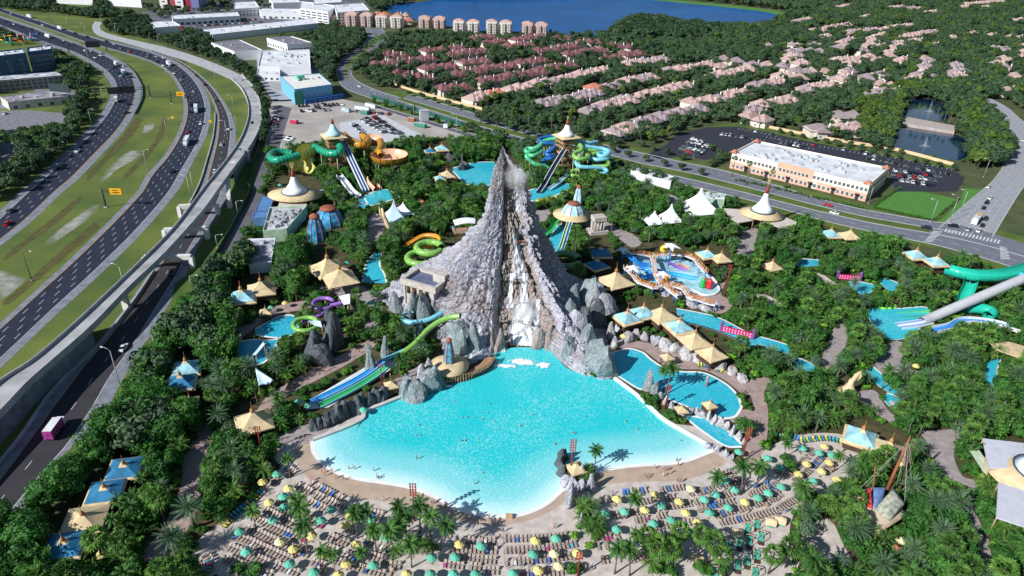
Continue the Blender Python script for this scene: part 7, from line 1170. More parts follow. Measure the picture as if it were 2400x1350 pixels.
for a,b,w_,pr in(((1600,352),(1628,326),'in the left lot of the office',0.8),((1614,358),(1642,332),'in the left lot of the office',0.8),((1632,364),(1660,340),'in the left lot of the office',0.8),((1690,316),(1790,330),'in the back row of the office lot',0.5),((1735,302),(1815,318),'in the rear edge row of the office lot',0.2),((1800,322),(1950,348),'in the rear edge row of the office lot',0.4),((1830,336),(1905,349),'behind the office building',0.7),((1965,350),(2050,366),'in the rear edge row of the office lot',0.3),((2035,372),(2125,390),'right behind the office building',0.55),((2060,363),(2225,397),'in the rear edge row of the office lot',0.18),((2096,401),(2205,415),'in the right lot of the office',0.9),((2094,411),(2200,425),'in the right lot of the office',0.92),((2100,423),(2195,437),'in the right lot of the office',0.85),((2150,396),(2225,408),'in the right lot of the office',0.5)):
 q=parkrow(a,b,w_,pr);mk_.add(q.v,q.f)
mk_.build('stall_line',paint_w,[o for o in bpy.data.objects if o.name=='parking_lot'][0])
for a,b in(((851,282),(908,316)),((858,279),(906,306)),((877,276),(912,297)),((828,292),(850,312)),((905,296),(940,316)),((700,250),(800,246)),((705,262),(790,258)),((640,300),(650,270)),((835,262),(920,270))):parkrow(a,b,'in the pale car park behind the slides',0.85)
for x,y,k,cn in((935,311,'suv','black'),(922,314,'sedan','dark'),(850,314,'sedan','black'),(676,330,'pickup','white'),(680,325,'pickup','white'),(760,247,'suv','black'),(770,250,'sedan','dark'),(800,246,'sedan','white'),(745,255,'pickup','black'),(725,262,'pickup','white')):car(x,y,1.2,k,cn,'in the dirt yard',group='vehicles in the dirt yard')
for a,b in(((480,52),(600,46)),((460,62),(620,52)),((500,70),(640,58)),((620,45),(700,42))):parkrow(a,b,'in the shopping district lot',0.6)
parkrow((10,268),(130,268),'in the lot left of the highway',0.08);parkrow((-10,350),(35,345),'in the left edge lot',0.2)
for x,y,L,mt,lb in((850,258,12,tw_,'white site trailer in the dirt yard'),(870,252,10,cab_w,'second white site trailer near the perimeter road'),(812,262,7,tg,'grey green storage container in the dirt yard'),(855,268,6,M('skip_green',(0.05,0.22,0.16),0.6),'dark green waste skip in the dirt yard'),(690,290,5,tr,'red work machine in the dirt yard'),(965,285,5,M('rust_skip',(0.35,0.12,0.06),0.7),'rusty skip beside the perimeter road'),(985,298,9,MATS['skip_green'],'green pipe stack beside the perimeter road'),(1045,300,3,cab_w,'small white cabin by the perimeter road')):
 p=W(x,y,0);t=thing('site_container',lb,'container',p,1.2+rc_.uniform(-.2,.2));m=MB();m.box((0,0,0.3),(2.6,L,2.5));m.build('box',mt,t);m=MB();m.box((0,0,2.8),(2.7,L+0.1,0.12));m.build('lid',metal,t);m=MB();m.box((1.32,L*0.2,0.4),(0.06,0.9,2.0));m.build('door',glass,t)
p=W(994,282,0);t=thing('elevator_tower','plain grey block tower beside the perimeter road','tower',p,0.3);m=MB();m.box((0,0,0),(6,5,7));m.build('wall',M('grey_block',(0.45,0.46,0.50),0.8),t);m=MB();m.box((0,0,7),(6.3,5.3,0.3));m.build('roof',metal,t)
steel=M('lamp_steel',(0.42,0.44,0.46),0.5,metal=0.3);steel_d=M('dark_steel',(0.03,0.032,0.04),0.6)
def lamp(px,py,h,dirx,diry,desc,mat=steel,double=False):
 c=W(px,py,0);t=thing('street_lamp','','lamp',c,math.atan2(diry,dirx));m=MB();m.tube([(0,0,0),(0,0,h)],[0.16,0.09],7);m.build('pole',mat,t);m=MB();m.lathe([(0.35,0),(0.3,0.5)],n=8);m.build('base',concrete,t)
 for s_ in((1,-1)if double else(1,)):m=MB();m.tube([(0,0,h),(s_*1.4,0,h+0.6),(s_*2.6,0,h+0.7)],0.07,5);m.build('arm',mat,t);m=MB();m.box((s_*2.9,0,h+0.58),(0.9,0.4,0.16),taper=0.8);m.build('lamp_head',white_w,t)
 later(t,px,py,desc,'lamp','street lamps')
for x,y,h,dx,dy in((75,658,12,1,0.1),(298,697,13,-1,0.3),(282,905,13,-1,0.3),(448,468,12,-1,0.3),(240,598,0,0,0),(345,398,11,1,0),(393,320,11,1,0),(393,190,11,1,0.2),(455,455,12,-1,0.2),(533,325,11,-1,0),(548,258,10,-1,0),(506,195,10,-1,0),(480,172,10,-1,0),(555,305,10,-1,0),(430,265,0,0,0),(245,245,12,1,0),(253,200,12,1,0),(210,150,12,1,0),(147,375,10,1,0),(215,292,10,1,0),(436,117,12,1,0),(373,108,11,1,0),(323,88,11,1,0),(273,81,11,1,0),(240,62,12,1,0),(203,85,12,-1,0),(120,52,12,1,0),(160,68,12,1,0),(85,95,12,1,0),(226,1002,0,0,0),(365,822,6,1,0),(450,680,6,1,0),(510,582,6,1,0),(557,500,6,1,0)):
 if h:lamp(x,y,h,dx,dy,'slim highway lamp post' if h>8 else 'short lamp post on the grass strip',steel if x>150 else steel_d)
for x,y,h in((2035,478,10),(2225,520,14),(2250,498,12),(2305,415,11),(2180,522,12),(1752,425,11),(1070,308,11),(970,278,9),(880,238,8),(1625,370,9)):lamp(x,y,h,-1,0.2,'pale lamp post beside the avenue')
def gantry(pa,pb,h,panels,label):
 a,b=W(*pa,0),W(*pb,0);t=thing('sign_gantry',label,'sign gantry')
 for e in(a,b):m=MB();m.tube([e,e+[0,0,h+1.2]],0.45,8);m.build('post',steel_d,t);m=MB();m.box((e[0],e[1],0),(1.4,1.4,0.5));m.build('footing',concrete,t)
 for z in(h-0.2,h-1.6):m=MB();m.beam(a+[0,0,z],b+[0,0,z],0.22);m.build('chord',steel_d,t)
 N=14
 for i in range(N):m=MB();p0=a+(b-a)*i/N;p1=a+(b-a)*(i+1)/N;m.beam(p0+[0,0,h-1.6 if i%2 else h-0.2],p1+[0,0,h-0.2 if i%2 else h-1.6],0.12);m.build('web_bar',steel_d,t)
 d=(b-a)/np.linalg.norm(b-a);rz_=math.atan2(d[1],d[0])
 for u,w_,hh in panels:p=a+(b-a)*u;m=MB();m.box((p[0]-d[1]*0.5*-1,p[1]-d[0]*0.5,h-0.9-hh/2),(w_,0.25,hh),rz_);m.build('sign_back',steel_d,t)
gantry((227,239),(353,229),8.2,[(0.36,9,5),(0.60,9,5)],'dark sign bridge with two panels over the left carriageway');gantry((163,127),(252,123),9.0,[(0.66,12,5.5)],'dark sign bridge with one panel farther up the left carriageway')
signy=M('sign_yellow',(0.85,0.42,0.01),0.5,vary=0.03);blackp=M('sign_black',(0.02,0.02,0.02),0.6)
def cantilever(px,py,h,w_,hh,reach,label):
 c=W(px,py,0);t=thing('road_sign',label,'road sign',c,0.05);m=MB();m.tube([(0,0,0),(0,0,h)],0.35,8);m.build('post',steel_d,t);m=MB();m.beam((0,0,h-0.6),(reach,0,h-0.6),0.25);m.beam((0,0,h-1.6),(reach,0,h-1.6),0.25);m.build('arm',steel_d,t)
 m=MB();m.box((reach-w_*0.1,-0.35,h-1.1-hh/2),(w_,0.2,hh));p_=m.build('panel',signy,t)
 for r in range(2):m=MB();m.box((reach-w_*0.1,-0.47,h-0.9-r*hh*0.36+0.2),(w_*(0.7 if r else 0.55),0.03,hh*0.12));m.build('text_line',blackp,p_)
 m=MB();m.add([(reach-w_*0.1+x,-0.48,h-1.1-hh*0.32+z)for x,z in((-0.4,0.35),(0.4,0.35),(0.0,-0.35))],[(0,1,2)]);m.build('arrow',blackp,p_);m=MB();m.box((0,0,0),(1.6,1.6,0.4));m.build('footing',concrete,t)
cantilever(249,486,9.5,5.4,3.0,7.0,'yellow overhead road sign in the lower median');cantilever(403,243,8.5,5.4,3.0,8.0,'yellow overhead road sign in the upper median')
for x,y,lb in((406,287,'small yellow diamond sign on the median edge'),(495,296,'small yellow diamond sign in the grass wedge')):
 c=W(x,y,0);t=thing('road_sign',lb,'road sign',c);m=MB();m.tube([(0,0,0),(0,0,3.2)],0.06,5);m.build('post',steel,t);m=MB();m.add([(a_*1.1,-0.1+q*0.1,3.4+b_*1.1)for q in(0,1)for a_,b_ in((0,-1),(1,0),(0,1),(-1,0))],[(0,1,2,3),(7,6,5,4)]);m.build('panel',signy,t)
c=W(166,245,0);t=thing('billboard','dark billboard on a single post beside the low shed','billboard',c,-0.15);m=MB();m.tube([(0,0,0),(0,0,9)],0.5,8);m.build('post',steel_d,t);m=MB();m.box((-6,0,8.5),(16,0.6,5.5));m.build('panel',M('billboard_dark',(0.03,0.05,0.06),0.6),t);m=MB();m.box((-6,-0.8,8.2),(16,1.0,0.25));m.build('catwalk',steel,t)
c=W(480,95,0);t=thing('billboard','dark billboard in front of the long mall row','billboard',c);m=MB();m.tube([(0,0,0),(0,0,6)],0.5,8);m.build('post',steel_d,t);m=MB();m.box((0,0,5.5),(14,0.5,4));m.build('panel',MATS['billboard_dark'],t)
for i,(x,y,cn)in enumerate(((15,100,'yellow'),(45,98,'scarlet'),(60,103,'amber'),(28,106,'emerald'),(75,96,'azure'))):
 c=W(x,y,0);m=MB();a=np.linspace(0,5+i,18);m.tube(np.stack([c[0]+6*np.cos(a),c[1]+5*np.sin(a),7-a*0.9+0.6],1),0.9,8,arc=(3,6.4));t=thing('amusement_slide','%s curly slide of the small amusement park behind the hotel'%cn,'slide');m.build('trough',MATS['slide_'+cn],t);m=MB();m.tube([(c[0],c[1],0),(c[0],c[1],8)],0.4,6);m.build('post',steel,t)
for x,y,h,lb in((2167,343,7,'white fountain jet in the near pond'),(2178,262,10,'tall white fountain jet in the far pond')):
 c=W(x,y,0);m=MB();m.lathe([(1.6,0),(0.9,h*0.35),(0.35,h*0.75),(0.05,h)],(c[0],c[1],0.1),12);m.lathe([(4.2,0.08),(3.0,0.3),(1.2,0.5)],(c[0],c[1],0.05),18);struct(m.build('fountain_jet',fall_m),'stuff',lb)
c=W(1098,394,0);m=MB();m.lathe([(0.9,0),(0.5,5),(0.12,8.5)],(c[0]-4,c[1]+2,0),8);struct(m.build('water_jet',fall_m),'stuff','white water jet in the lagoon behind the volcano')
# ================================================================== trees, palms and shrubs
def leafmat(name,dk,lt,trans=0.25):
 m=bpy.data.materials.new(name);m.use_nodes=True;n=m.node_tree.nodes;l=m.node_tree.links;b=n['Principled BSDF'];geo=n.new('ShaderNodeNewGeometry');oi=n.new('ShaderNodeObjectInfo');MATS[name]=m
 a=n.new('ShaderNodeMath');a.operation='MULTIPLY_ADD';a.inputs[1].default_value=0.55;l.new(geo.outputs['Random Per Island'],a.inputs[0]);c=n.new('ShaderNodeMath');c.operation='MULTIPLY';c.inputs[1].default_value=0.5;l.new(oi.outputs['Random'],c.inputs[0]);l.new(c.outputs[0],a.inputs[2])
 mx=n.new('ShaderNodeMix');mx.data_type='RGBA';mx.inputs[6].default_value=(*dk,1);mx.inputs[7].default_value=(*lt,1);l.new(a.outputs[0],mx.inputs[0]);l.new(mx.outputs[2],b.inputs['Base Color']);b.inputs['Roughness'].default_value=0.6;b.inputs['Specular IOR Level'].default_value=0.25
 t=n.new('ShaderNodeBsdfTranslucent');l.new(mx.outputs[2],t.inputs[0]);s=n.new('ShaderNodeMixShader');s.inputs[0].default_value=trans;l.new(b.outputs[0],s.inputs[1]);l.new(t.outputs[0],s.inputs[2]);l.new(s.outputs[0],n['Material Output'].inputs[0]);return m
G={'oak':leafmat('oak_leaf',(0.016,0.044,0.022),(0.078,0.138,0.058),0.12),'pine':leafmat('pine_leaf',(0.010,0.034,0.016),(0.044,0.092,0.032),0.1),'trop':leafmat('broad_leaf',(0.013,0.064,0.013),(0.078,0.238,0.042),0.3),'bam':leafmat('bamboo_leaf',(0.026,0.110,0.017),(0.111,0.313,0.047),0.3),'palm':leafmat('palm_leaf',(0.030,0.095,0.020),(0.17,0.34,0.065),0.3),'coco':leafmat('coconut_leaf',(0.016,0.072,0.015),(0.096,0.232,0.042),0.25),'date':leafmat('date_leaf',(0.047,0.106,0.053),(0.170,0.291,0.147),0.3),'bush':leafmat('shrub_leaf',(0.016,0.075,0.014),(0.096,0.267,0.044),0.3),'lime':leafmat('lime_leaf',(0.067,0.220,0.019),(0.252,0.510,0.053),0.3),'grey':leafmat('olive_leaf',(0.051,0.106,0.058),(0.153,0.252,0.147)),'gold':leafmat('gold_leaf',(0.043,0.095,0.016),(0.136,0.213,0.042))}
bark=M('bark',(0.16,0.13,0.105),0.9,vary=0.2,scale=2.0)
def leaves(m,ctr,nrm,size,r,asp=0.6):
 N=len(ctr);u=np.cross(nrm,r.normal(size=(N,3)));u/=np.linalg.norm(u,axis=1)[:,None]+1e-9;v=np.cross(nrm,u);s=size*r.uniform(0.6,1.3,N)[:,None]
 for k in range(N):a,b_,c=u[k]*s[k],v[k]*s[k]*asp,ctr[k];m.add([c-a,c-b_,c+a,c+b_],[(0,1,2,3)])
def blob(m,c,rad,seed,n=1):
 bm=bmesh.new();bmesh.ops.create_icosphere(bm,subdivisions=n,radius=1.0);V=np.array([v.co[:]for v in bm.verts]);V=V*(1+0.25*vnoise(V*1.7+seed,seed))[:,None]*rad+c;m.add(V,[tuple(v.index for v in f.verts)for f in bm.faces]);bm.free()
def crown(seed,H,R,nl,size,lumps=9,zlo=0.35,flat=0.75,jit=0.6,asp=0.6,core=0.62):
 r=np.random.default_rng(seed);m=MB();per=max(6,nl//lumps)
 for i in range(lumps):
  a=r.uniform(0,6.28);q=math.sqrt(r.uniform(0,1))*0.62*R;z=H*(zlo+(1-zlo)*r.uniform(0.25,0.82)*(1-0.35*q/R));c=np.array([q*math.cos(a),q*math.sin(a),z]);rad=np.array([1,1,flat])*R*r.uniform(0.36,0.56)
  d=r.normal(size=(per,3));d[:,2]=np.abs(d[:,2])*0.9-0.25;d/=np.linalg.norm(d,axis=1)[:,None];n_=d+r.normal(0,jit*0.6,(per,3));n_/=np.linalg.norm(n_,axis=1)[:,None]
  blob(m,c,rad*core*1.15,seed+i);leaves(m,c+d*rad*r.uniform(0.72,1.12,per)[:,None],n_,size,r,asp)
 return m
def trunk(seed,H,R,w,limbs=5):
 r=random.Random(seed);m=MB();m.tube([(0,0,-0.1),(0.1,0,H*0.25),(0,0.1,H*0.5)],[w,w*0.75,w*0.5],7)
 for i in range(limbs):a=i*6.28/limbs+r.random();m.tube([(0,0,H*0.3),(R*0.3*math.cos(a),R*0.3*math.sin(a),H*0.5),(R*0.6*math.cos(a),R*0.6*math.sin(a),H*0.68)],[w*0.5,w*0.35,w*0.12],5)
 return m
def frond(m,r,base,az,el,L,droop,nl,lw,ll,vee=0.5):
 P=[];p=np.array(base,float);e=el;n=7
 for i in range(n+1):P.append(p.copy());d=np.array([math.cos(az)*math.cos(e),math.sin(az)*math.cos(e),math.sin(e)]);p=p+d*L/n;e-=droop/n*(0.6+0.8*i/n)
 P=np.array(P);side=np.array([-math.sin(az),math.cos(az),0]);up=np.array([0,0,1.0])
 m.add([P[0]-side*0.05,P[0]+side*0.05,P[3]+side*0.04,P[3]-side*0.04,P[-1]],[(0,1,2,3),(3,2,4)])
 for i in range(nl):
  t=0.12+0.86*i/(nl-1);k=t*n;j=min(int(k),n-1);c=P[j]+(P[j+1]-P[j])*(k-j);T=P[j+1]-P[j];T/=np.linalg.norm(T);l=ll*math.sin(math.pi*min(1,0.22+0.78*t))**0.7*(0.75+0.5*r.random())
  for s_ in(-1,1):tip=c+side*s_*l*0.82+T*l*0.55-up*l*(vee*0.5+0.45*r.random());m.add([c-T*lw,c+T*lw,tip],[(0,1,2)])
def palm(seed,h,nf,L,droop,nl,lw,ll,lean=0.0,tw=0.17,els=(-0.5,1.3),bulge=False):
 r=random.Random(seed);m=MB();t=MB();a0=r.uniform(0,6.28);top=np.array([math.cos(a0)*lean*h,math.sin(a0)*lean*h,h]);t.tube([(0,0,-0.1),tuple(top*0.3*[0.6,0.6,1]),tuple(top*0.65*[0.85,0.85,1]),tuple(top)],[tw*1.5,tw*1.05,tw*0.9,tw*(1.6 if bulge else 0.8)],7)
 for i in range(nf):az=i*2.39996+r.uniform(-.2,.2);f=i/nf;frond(m,r,top,az,els[1]-(els[1]-els[0])*f+r.uniform(-.12,.12),L*r.uniform(0.85,1.1),droop*r.uniform(0.7,1.25),nl,lw,ll)
 blob(m,top,np.array([0.25,0.25,0.4]),seed);return m,t
def fanpalm(seed,h,R,nf,tw=0.2):
 r=np.random.default_rng(seed);m=MB();t=MB();t.tube([(0,0,-0.1),(0.1,0,h*0.5),(0,0,h)],[tw*1.2,tw,tw*1.1],7)
 for i in range(nf):
  az=i*2.39996;el=1.35-2.1*i/nf+r.uniform(-.1,.1);d=np.array([math.cos(az)*math.cos(el),math.sin(az)*math.cos(el),math.sin(el)]);sd=np.array([-math.sin(az),math.cos(az),0]);c=np.array([0,0,h])+d*R*0.55;u=np.cross(sd,d)
  for k in range(7):a=(k-3)*0.42;q=d*math.cos(a)+sd*math.sin(a);tip=c+q*R*0.62*r.uniform(0.85,1.1)-np.array([0,0,0.16*R]);p=np.cross(u,q)*0.075*R;m.add([c,c+q*R*0.3+p,tip,c+q*R*0.3-p],[(0,1,2,3)])
  m.add([(0,0,h),tuple(c+sd*0.03),tuple(c-sd*0.03)],[(0,1,2)])
 return m,t
def bamboo(seed,H,R,n):
 r=np.random.default_rng(seed);m=MB();t=MB()
 for i in range(n):
  a=r.uniform(0,6.28);q=R*0.45*math.sqrt(r.random());b_=np.array([q*math.cos(a),q*math.sin(a),0]);h=H*r.uniform(0.7,1.05);o=np.array([math.cos(a),math.sin(a),0])*R*r.uniform(0.25,0.7);P=[b_,b_+o*0.25+[0,0,h*0.6],b_+o+[0,0,h]];t.tube(P,[0.05,0.04,0.02],4);N=26;tt=r.uniform(0.12,1.0,N)
  C=np.array([np.array([np.interp(x,[0,.6,1],[p[k]for p in P])for k in range(3)])for x in tt])+r.normal(0,0.38,(N,3));nr=r.normal(size=(N,3));nr[:,2]=np.abs(nr[:,2])+0.4;nr/=np.linalg.norm(nr,axis=1)[:,None];leaves(m,C,nr,0.55,r,0.35)
 return m,t
def banana(seed,H,n):
 r=random.Random(seed);m=MB();t=MB();t.tube([(0,0,0),(0,0,H*0.4)],[0.15,0.1],6)
 for i in range(n):
  az=i*2.4;el=r.uniform(0.5,1.3);d=np.array([math.cos(az)*math.cos(el),math.sin(az)*math.cos(el),math.sin(el)]);sd=np.array([-math.sin(az),math.cos(az),0]);b_=np.array([0,0,H*0.3]);L=H*r.uniform(0.6,0.9);p1=b_+d*L*0.45;p2=b_+d*L*0.85-np.array([0,0,L*0.08]);p3=b_+d*L*1.05-np.array([0,0,L*0.3]);w=L*0.17
  m.add([b_,p1-sd*w,p1,p1+sd*w,p2-sd*w*0.9,p2,p2+sd*w*0.9,p3],[(0,1,2),(0,2,3),(1,4,5,2),(2,5,6,3),(4,7,5),(5,7,6)])
 return m,t
TPL={};LIB=bpy.data.collections.new('plant_library')
def reg(kind,name,desc,cat,mat,gens,H):
 TPL[kind]=dict(name=name,desc=desc,cat=cat,H=H,v=[]);col=bpy.data.collections.new('plants_'+kind);TPL[kind]['col']=col
 for i,(c,t)in enumerate(gens):
  both=MB();both.add(c.v,c.f,0);both.add(t.v,t.f,1,True);me=both.mesh(name,[G[mat],bark]);o=bpy.data.objects.new('%s_%02d'%(kind,i),me);col.objects.link(o);TPL[kind]['v'].append((c.mesh('crown',G[mat]),t.mesh('trunk',bark)))
reg('oak','oak_tree','dark round broadleaf tree','tree','oak',[(crown(100+i,9,4.9,520,0.62,12,0.25),trunk(i,9,4.9,0.35))for i in range(4)],9)
reg('pine','pine_tree','tall dark pine like tree','tree','pine',[(crown(120+i,12,3.0,420,0.6,11,0.2,0.95),trunk(i,12,3,0.25))for i in range(3)],12)
reg('gold','cypress_tree','yellowish green cypress','tree','gold',[(crown(130+i,11,3.4,460,0.6,12,0.15,1.1),trunk(i,11,3,0.25))for i in range(2)],11)
reg('trop','tropical_tree','glossy green tropical tree','tree','trop',[(crown(140+i,6.5,3.3,900,0.34,13,0.2),trunk(i,6.5,3.2,0.2))for i in range(4)],6.5)
reg('fig','fig_tree','massive dark green fig tree','tree','trop',[(crown(145+i,10.5,4.5,2100,0.32,20,0.12),trunk(i,10.5,4.5,0.4,7))for i in range(3)],10.5)
reg('grey','olive_tree','grey green airy tree','tree','grey',[(crown(150+i,5.8,3.0,620,0.26,14,0.25,core=0.3),trunk(i,5.8,3,0.16))for i in range(2)],5.8)
reg('bush','shrub','low leafy shrub','shrub','bush',[(crown(160+i,2.6,1.7,330,0.24,7,0.05),trunk(i,2.4,1.5,0.07,4))for i in range(4)],2.5)
reg('lime','lime_shrub','bright lime green shrub','shrub','lime',[(crown(170+i,2.2,1.5,260,0.24,6,0.05),trunk(i,2,1.4,0.06,4))for i in range(2)],2.2)
reg('bam','bamboo_clump','feathery bamboo clump','bamboo','bam',[bamboo(180+i,7,2.6,20)for i in range(3)],7)
reg('coco','coconut_palm','arching coconut palm','palm','coco',[palm(200+i,8.2,24,3.1,1.7,14,0.13,0.75,lean=0.10*(i%3))for i in range(4)],8.5)
reg('areca','areca_palm','bushy yellow green palm','palm','palm',[palm(210+i,3.2,20,3.1,1.5,12,0.09,0.65,els=(-0.2,1.45),tw=0.10)for i in range(3)],3.2)
reg('date','date_palm','stiff grey green date palm','palm','date',[palm(220+i,5.5,46,3.2,0.75,16,0.07,0.5,els=(-0.55,1.45),tw=0.32,bulge=True)for i in range(3)],5.5)
reg('sabal','fan_palm','round headed fan palm','palm','palm',[fanpalm(230+i,6.5,2.5,26)for i in range(3)],6.5)
reg('wash','tall_palm','tall thin stemmed palm','palm','palm',[fanpalm(240+i,13,1.7,26,0.2)for i in range(2)],13)
reg('ban','banana_plant','big leaved banana plant','plant','lime',[banana(250+i,3.6,14)for i in range(2)],3.6)
INST={k:[]for k in TPL}
def put(kind,x,y,s):INST[kind].append((x,y,s))
rs=np.random.default_rng(77)
def scatter(poly,spacing,mix,fallback=None,smin=0.75,smax=1.2,strict=True,zfar=None):
 Q=WA(poly,0);x0,y0=Q[:,0].min(),Q[:,1].min();x1,y1=Q[:,0].max(),Q[:,1].max();gx,gy=np.meshgrid(np.arange(x0,x1,spacing),np.arange(y0,y1,spacing));p=np.stack([gx.ravel(),gy.ravel()],1);p=p+rs.uniform(-0.45,0.45,p.shape)*spacing
 p=p[inpoly(p[:,0],p[:,1],Q[:,:2])]
 b=PX(np.c_[p,0*p[:,0]]);ok=(b[:,0]>-90)&(b[:,0]<2490)&(b[:,1]<1440)&~inmask(FOOT,b[:,0],b[:,1]);p,b=p[ok],b[ok];ks=list(mix);w=np.array([mix[k]for k in ks],float);w/=w.sum();ch=rs.choice(len(ks),len(p),p=w);sc=rs.uniform(smin,smax,len(p))
 for i in range(len(p)):
  k=ks[ch[i]];s=sc[i]
  for att in(0,1):
   h=TPL[k]['H']*s;q=PX([[p[i][0],p[i][1],h*0.55],[p[i][0],p[i][1],h*0.95]]+([[p[i][0]-1.7*s,p[i][1],h*.7],[p[i][0]+1.7*s,p[i][1],h*.7]]if strict and h>2.6 else[]));bad=inmask(CLEAR,q[:,0],q[:,1]).any()if strict else inmask(CLEAR,q[:1,0],q[:1,1]).any()
   if not bad:put(k,p[i][0],p[i][1],s);break
   if fallback is None or att:break
   k=fallback
PARK=[(640,338),(760,338),(985,326),(1150,322),(1240,352),(1420,392),(1560,434),(1700,468),(1900,532),(2100,577),(2500,700),(2500,1420),(1860,1420),(1740,1100),(1300,900),(730,1040),(480,1420),(100,1420),(330,1010),(530,680),(600,520)]
scatter(PARK,3.0,dict(trop=.16,bush=.26,areca=.18,sabal=.09,coco=.05,date=.07,grey=.05,bam=.05,lime=.07,ban=.06),'bush')
scatter(PARK,2.6,dict(bush=.85,lime=.1,areca=.05),None,0.5,0.95)
scatter([(1640,1000),(2420,700),(2500,1400),(2330,1400),(1900,1380),(1870,1200),(2040,1040),(1780,1060)],3.6,dict(trop=.2,sabal=.15,areca=.27,coco=.1,date=.13,ban=.1,lime=.05),'areca')
LEFTB=[(530,640),(640,560),(720,590),(700,660),(570,770),(545,850),(430,960),(330,1120),(150,1380),(-40,1400),(-20,1290),(140,1120),(250,1000),(330,890),(400,790),(470,690)]
scatter(LEFTB,3.2,dict(trop=.62,bam=.22,oak=.16),'bush',1.0,1.45)
scatter([(-60,1420),(-40,1300),(60,1190),(150,1110),(235,1015),(270,1005),(262,1060),(215,1110),(165,1170),(110,1240),(90,1300),(60,1400)],3.4,dict(fig=.7,bam=.3),None,0.95,1.2,strict=False)
scatter([(330,960),(430,880),(480,900),(470,980),(400,1060),(330,1040)],4.4,dict(fig=1),'bush',0.9,1.15,strict=False)
scatter([(560,560),(640,545),(760,590),(740,660),(640,650)],4.6,dict(fig=.7,trop=.3),'bush',0.9,1.15)
scatter([(1000,330),(1150,322),(1240,352),(1260,385),(1100,378),(1000,345)],3.6,dict(bam=.4,trop=.4,date=.1,sabal=.1),'bush',0.9,1.3)
scatter([(1560,434),(1700,468),(1900,532),(2100,577),(2360,640),(2300,660),(2060,610),(1880,565),(1690,490),(1560,450)],2.9,dict(bam=.75,trop=.2,areca=.05),'bush',0.95,1.35)
scatter([(1420,392),(1560,434),(1620,450),(1600,490),(1480,470),(1400,430)],3.4,dict(trop=.6,bam=.2,date=.2),'bush',1.0,1.4)
scatter([(760,340),(985,328),(1000,380),(990,420),(930,440),(880,410),(800,440),(700,440),(660,380)],3.6,dict(trop=.6,sabal=.2,areca=.2),'bush',0.9,1.2)
RES=[(800,220),(810,170),(840,120),(900,84),(1300,82),(1420,86),(1450,60),(1600,66),(1800,58),(1850,34),(2400,-10),(2480,130),(2480,290),(2420,270),(2330,225),(2270,235),(2300,390),(2040,348),(1830,300),(1660,288),(1560,330),(1500,345),(1330,305),(1200,282),(960,208),(880,205),(835,170)]
scatter(RES,7.2,dict(oak=.80,pine=.07,gold=.05,grey=.05,sabal=.03),'bush',0.62,1.1,strict=False)
scatter([(1450,62),(1600,66),(1800,58),(1850,34),(2480,-30),(2480,240),(2270,235),(2100,190),(1900,130),(1700,100),(1500,90)],7.5,dict(oak=.70,gold=.12,pine=.08,grey=.10),None,0.6,1.35,strict=False)
scatter([(1430,88),(1440,58),(1480,46),(1560,40),(1620,60),(1700,80),(1600,100)],6.0,dict(pine=.4,oak=.6),None,1.2,1.6,strict=False)
scatter([(-120,-22),(900,-46),(2550,-70),(2550,0),(1860,28),(1800,20),(1600,0),(1450,-14),(900,4),(700,-4),(300,0),(-80,12)],12,dict(oak=1),None,1.1,1.7,strict=False)
scatter([(-60,8),(250,12),(330,40),(215,45),(120,30),(-60,20)],8,dict(oak=.9,pine=.1),None,0.8,1.2);scatter([(870,4),(960,4),(930,22),(880,28),(860,16)],8,dict(oak=1),None,0.9,1.2)
scatter([(245,62),(330,44),(420,72),(490,98),(545,125),(600,185),(618,235),(606,250),(570,180),(480,135),(340,92),(255,80)],5.0,dict(pine=.7,oak=.3),'bush',0.6,1.0);scatter([(606,252),(632,250),(636,300),(618,345),(608,300)],3.2,dict(pine=.5,bam=.5),'bush',0.6,0.95)
scatter([(420,80),(520,92),(600,84),(690,72),(760,58),(830,52),(860,78),(845,112),(790,140),(775,195),(760,190),(735,160),(735,95),(620,84),(540,92),(500,112),(440,110)],6.0,dict(oak=.9,pine=.1),'bush',0.8,1.15);scatter([(340,20),(560,2),(700,-6),(700,14),(620,40),(380,48)],13,dict(oak=.8,sabal=.2),None,0.6,0.9,strict=False)
for P_ in([(-40,305),(60,320),(110,285),(170,255),(205,205),(212,240),(205,285),(165,335),(110,395),(50,440),(-40,490)],[(130,150),(195,148),(212,190),(200,215),(155,222),(140,190)],[(-40,160),(70,172),(120,165),(60,176),(-40,185)],[(110,92),(150,100),(165,130),(135,150),(125,120)],[(-40,205),(140,195),(150,210),(-40,225)],[(-40,60),(60,78),(80,95),(-40,100)]):scatter(P_,4.6,dict(oak=.6,pine=.25,sabal=.15),'bush',0.6,1.0)
scatter([(2010,225),(2140,190),(2250,215),(2240,235),(2150,225),(2120,270),(2110,320),(2080,340),(2010,330),(1995,270)],5.0,dict(oak=.5,gold=.5),None,0.9,1.3,strict=False);scatter([(2238,262),(2300,240),(2345,275),(2368,330),(2350,390),(2290,402),(2245,370),(2262,320)],5.0,dict(oak=.75,gold=.25),None,0.9,1.3,strict=False);scatter([(2400,150),(2480,150),(2480,420),(2440,400),(2430,320)],6,dict(oak=1),None)
def line(pts,n,kind,s0,s1,jit=0.8):
 p=resample(WA(pts,0),n)
 for q in p:put(kind,q[0]+rs.uniform(-jit,jit),q[1]+rs.uniform(-jit,jit),rs.uniform(s0,s1))
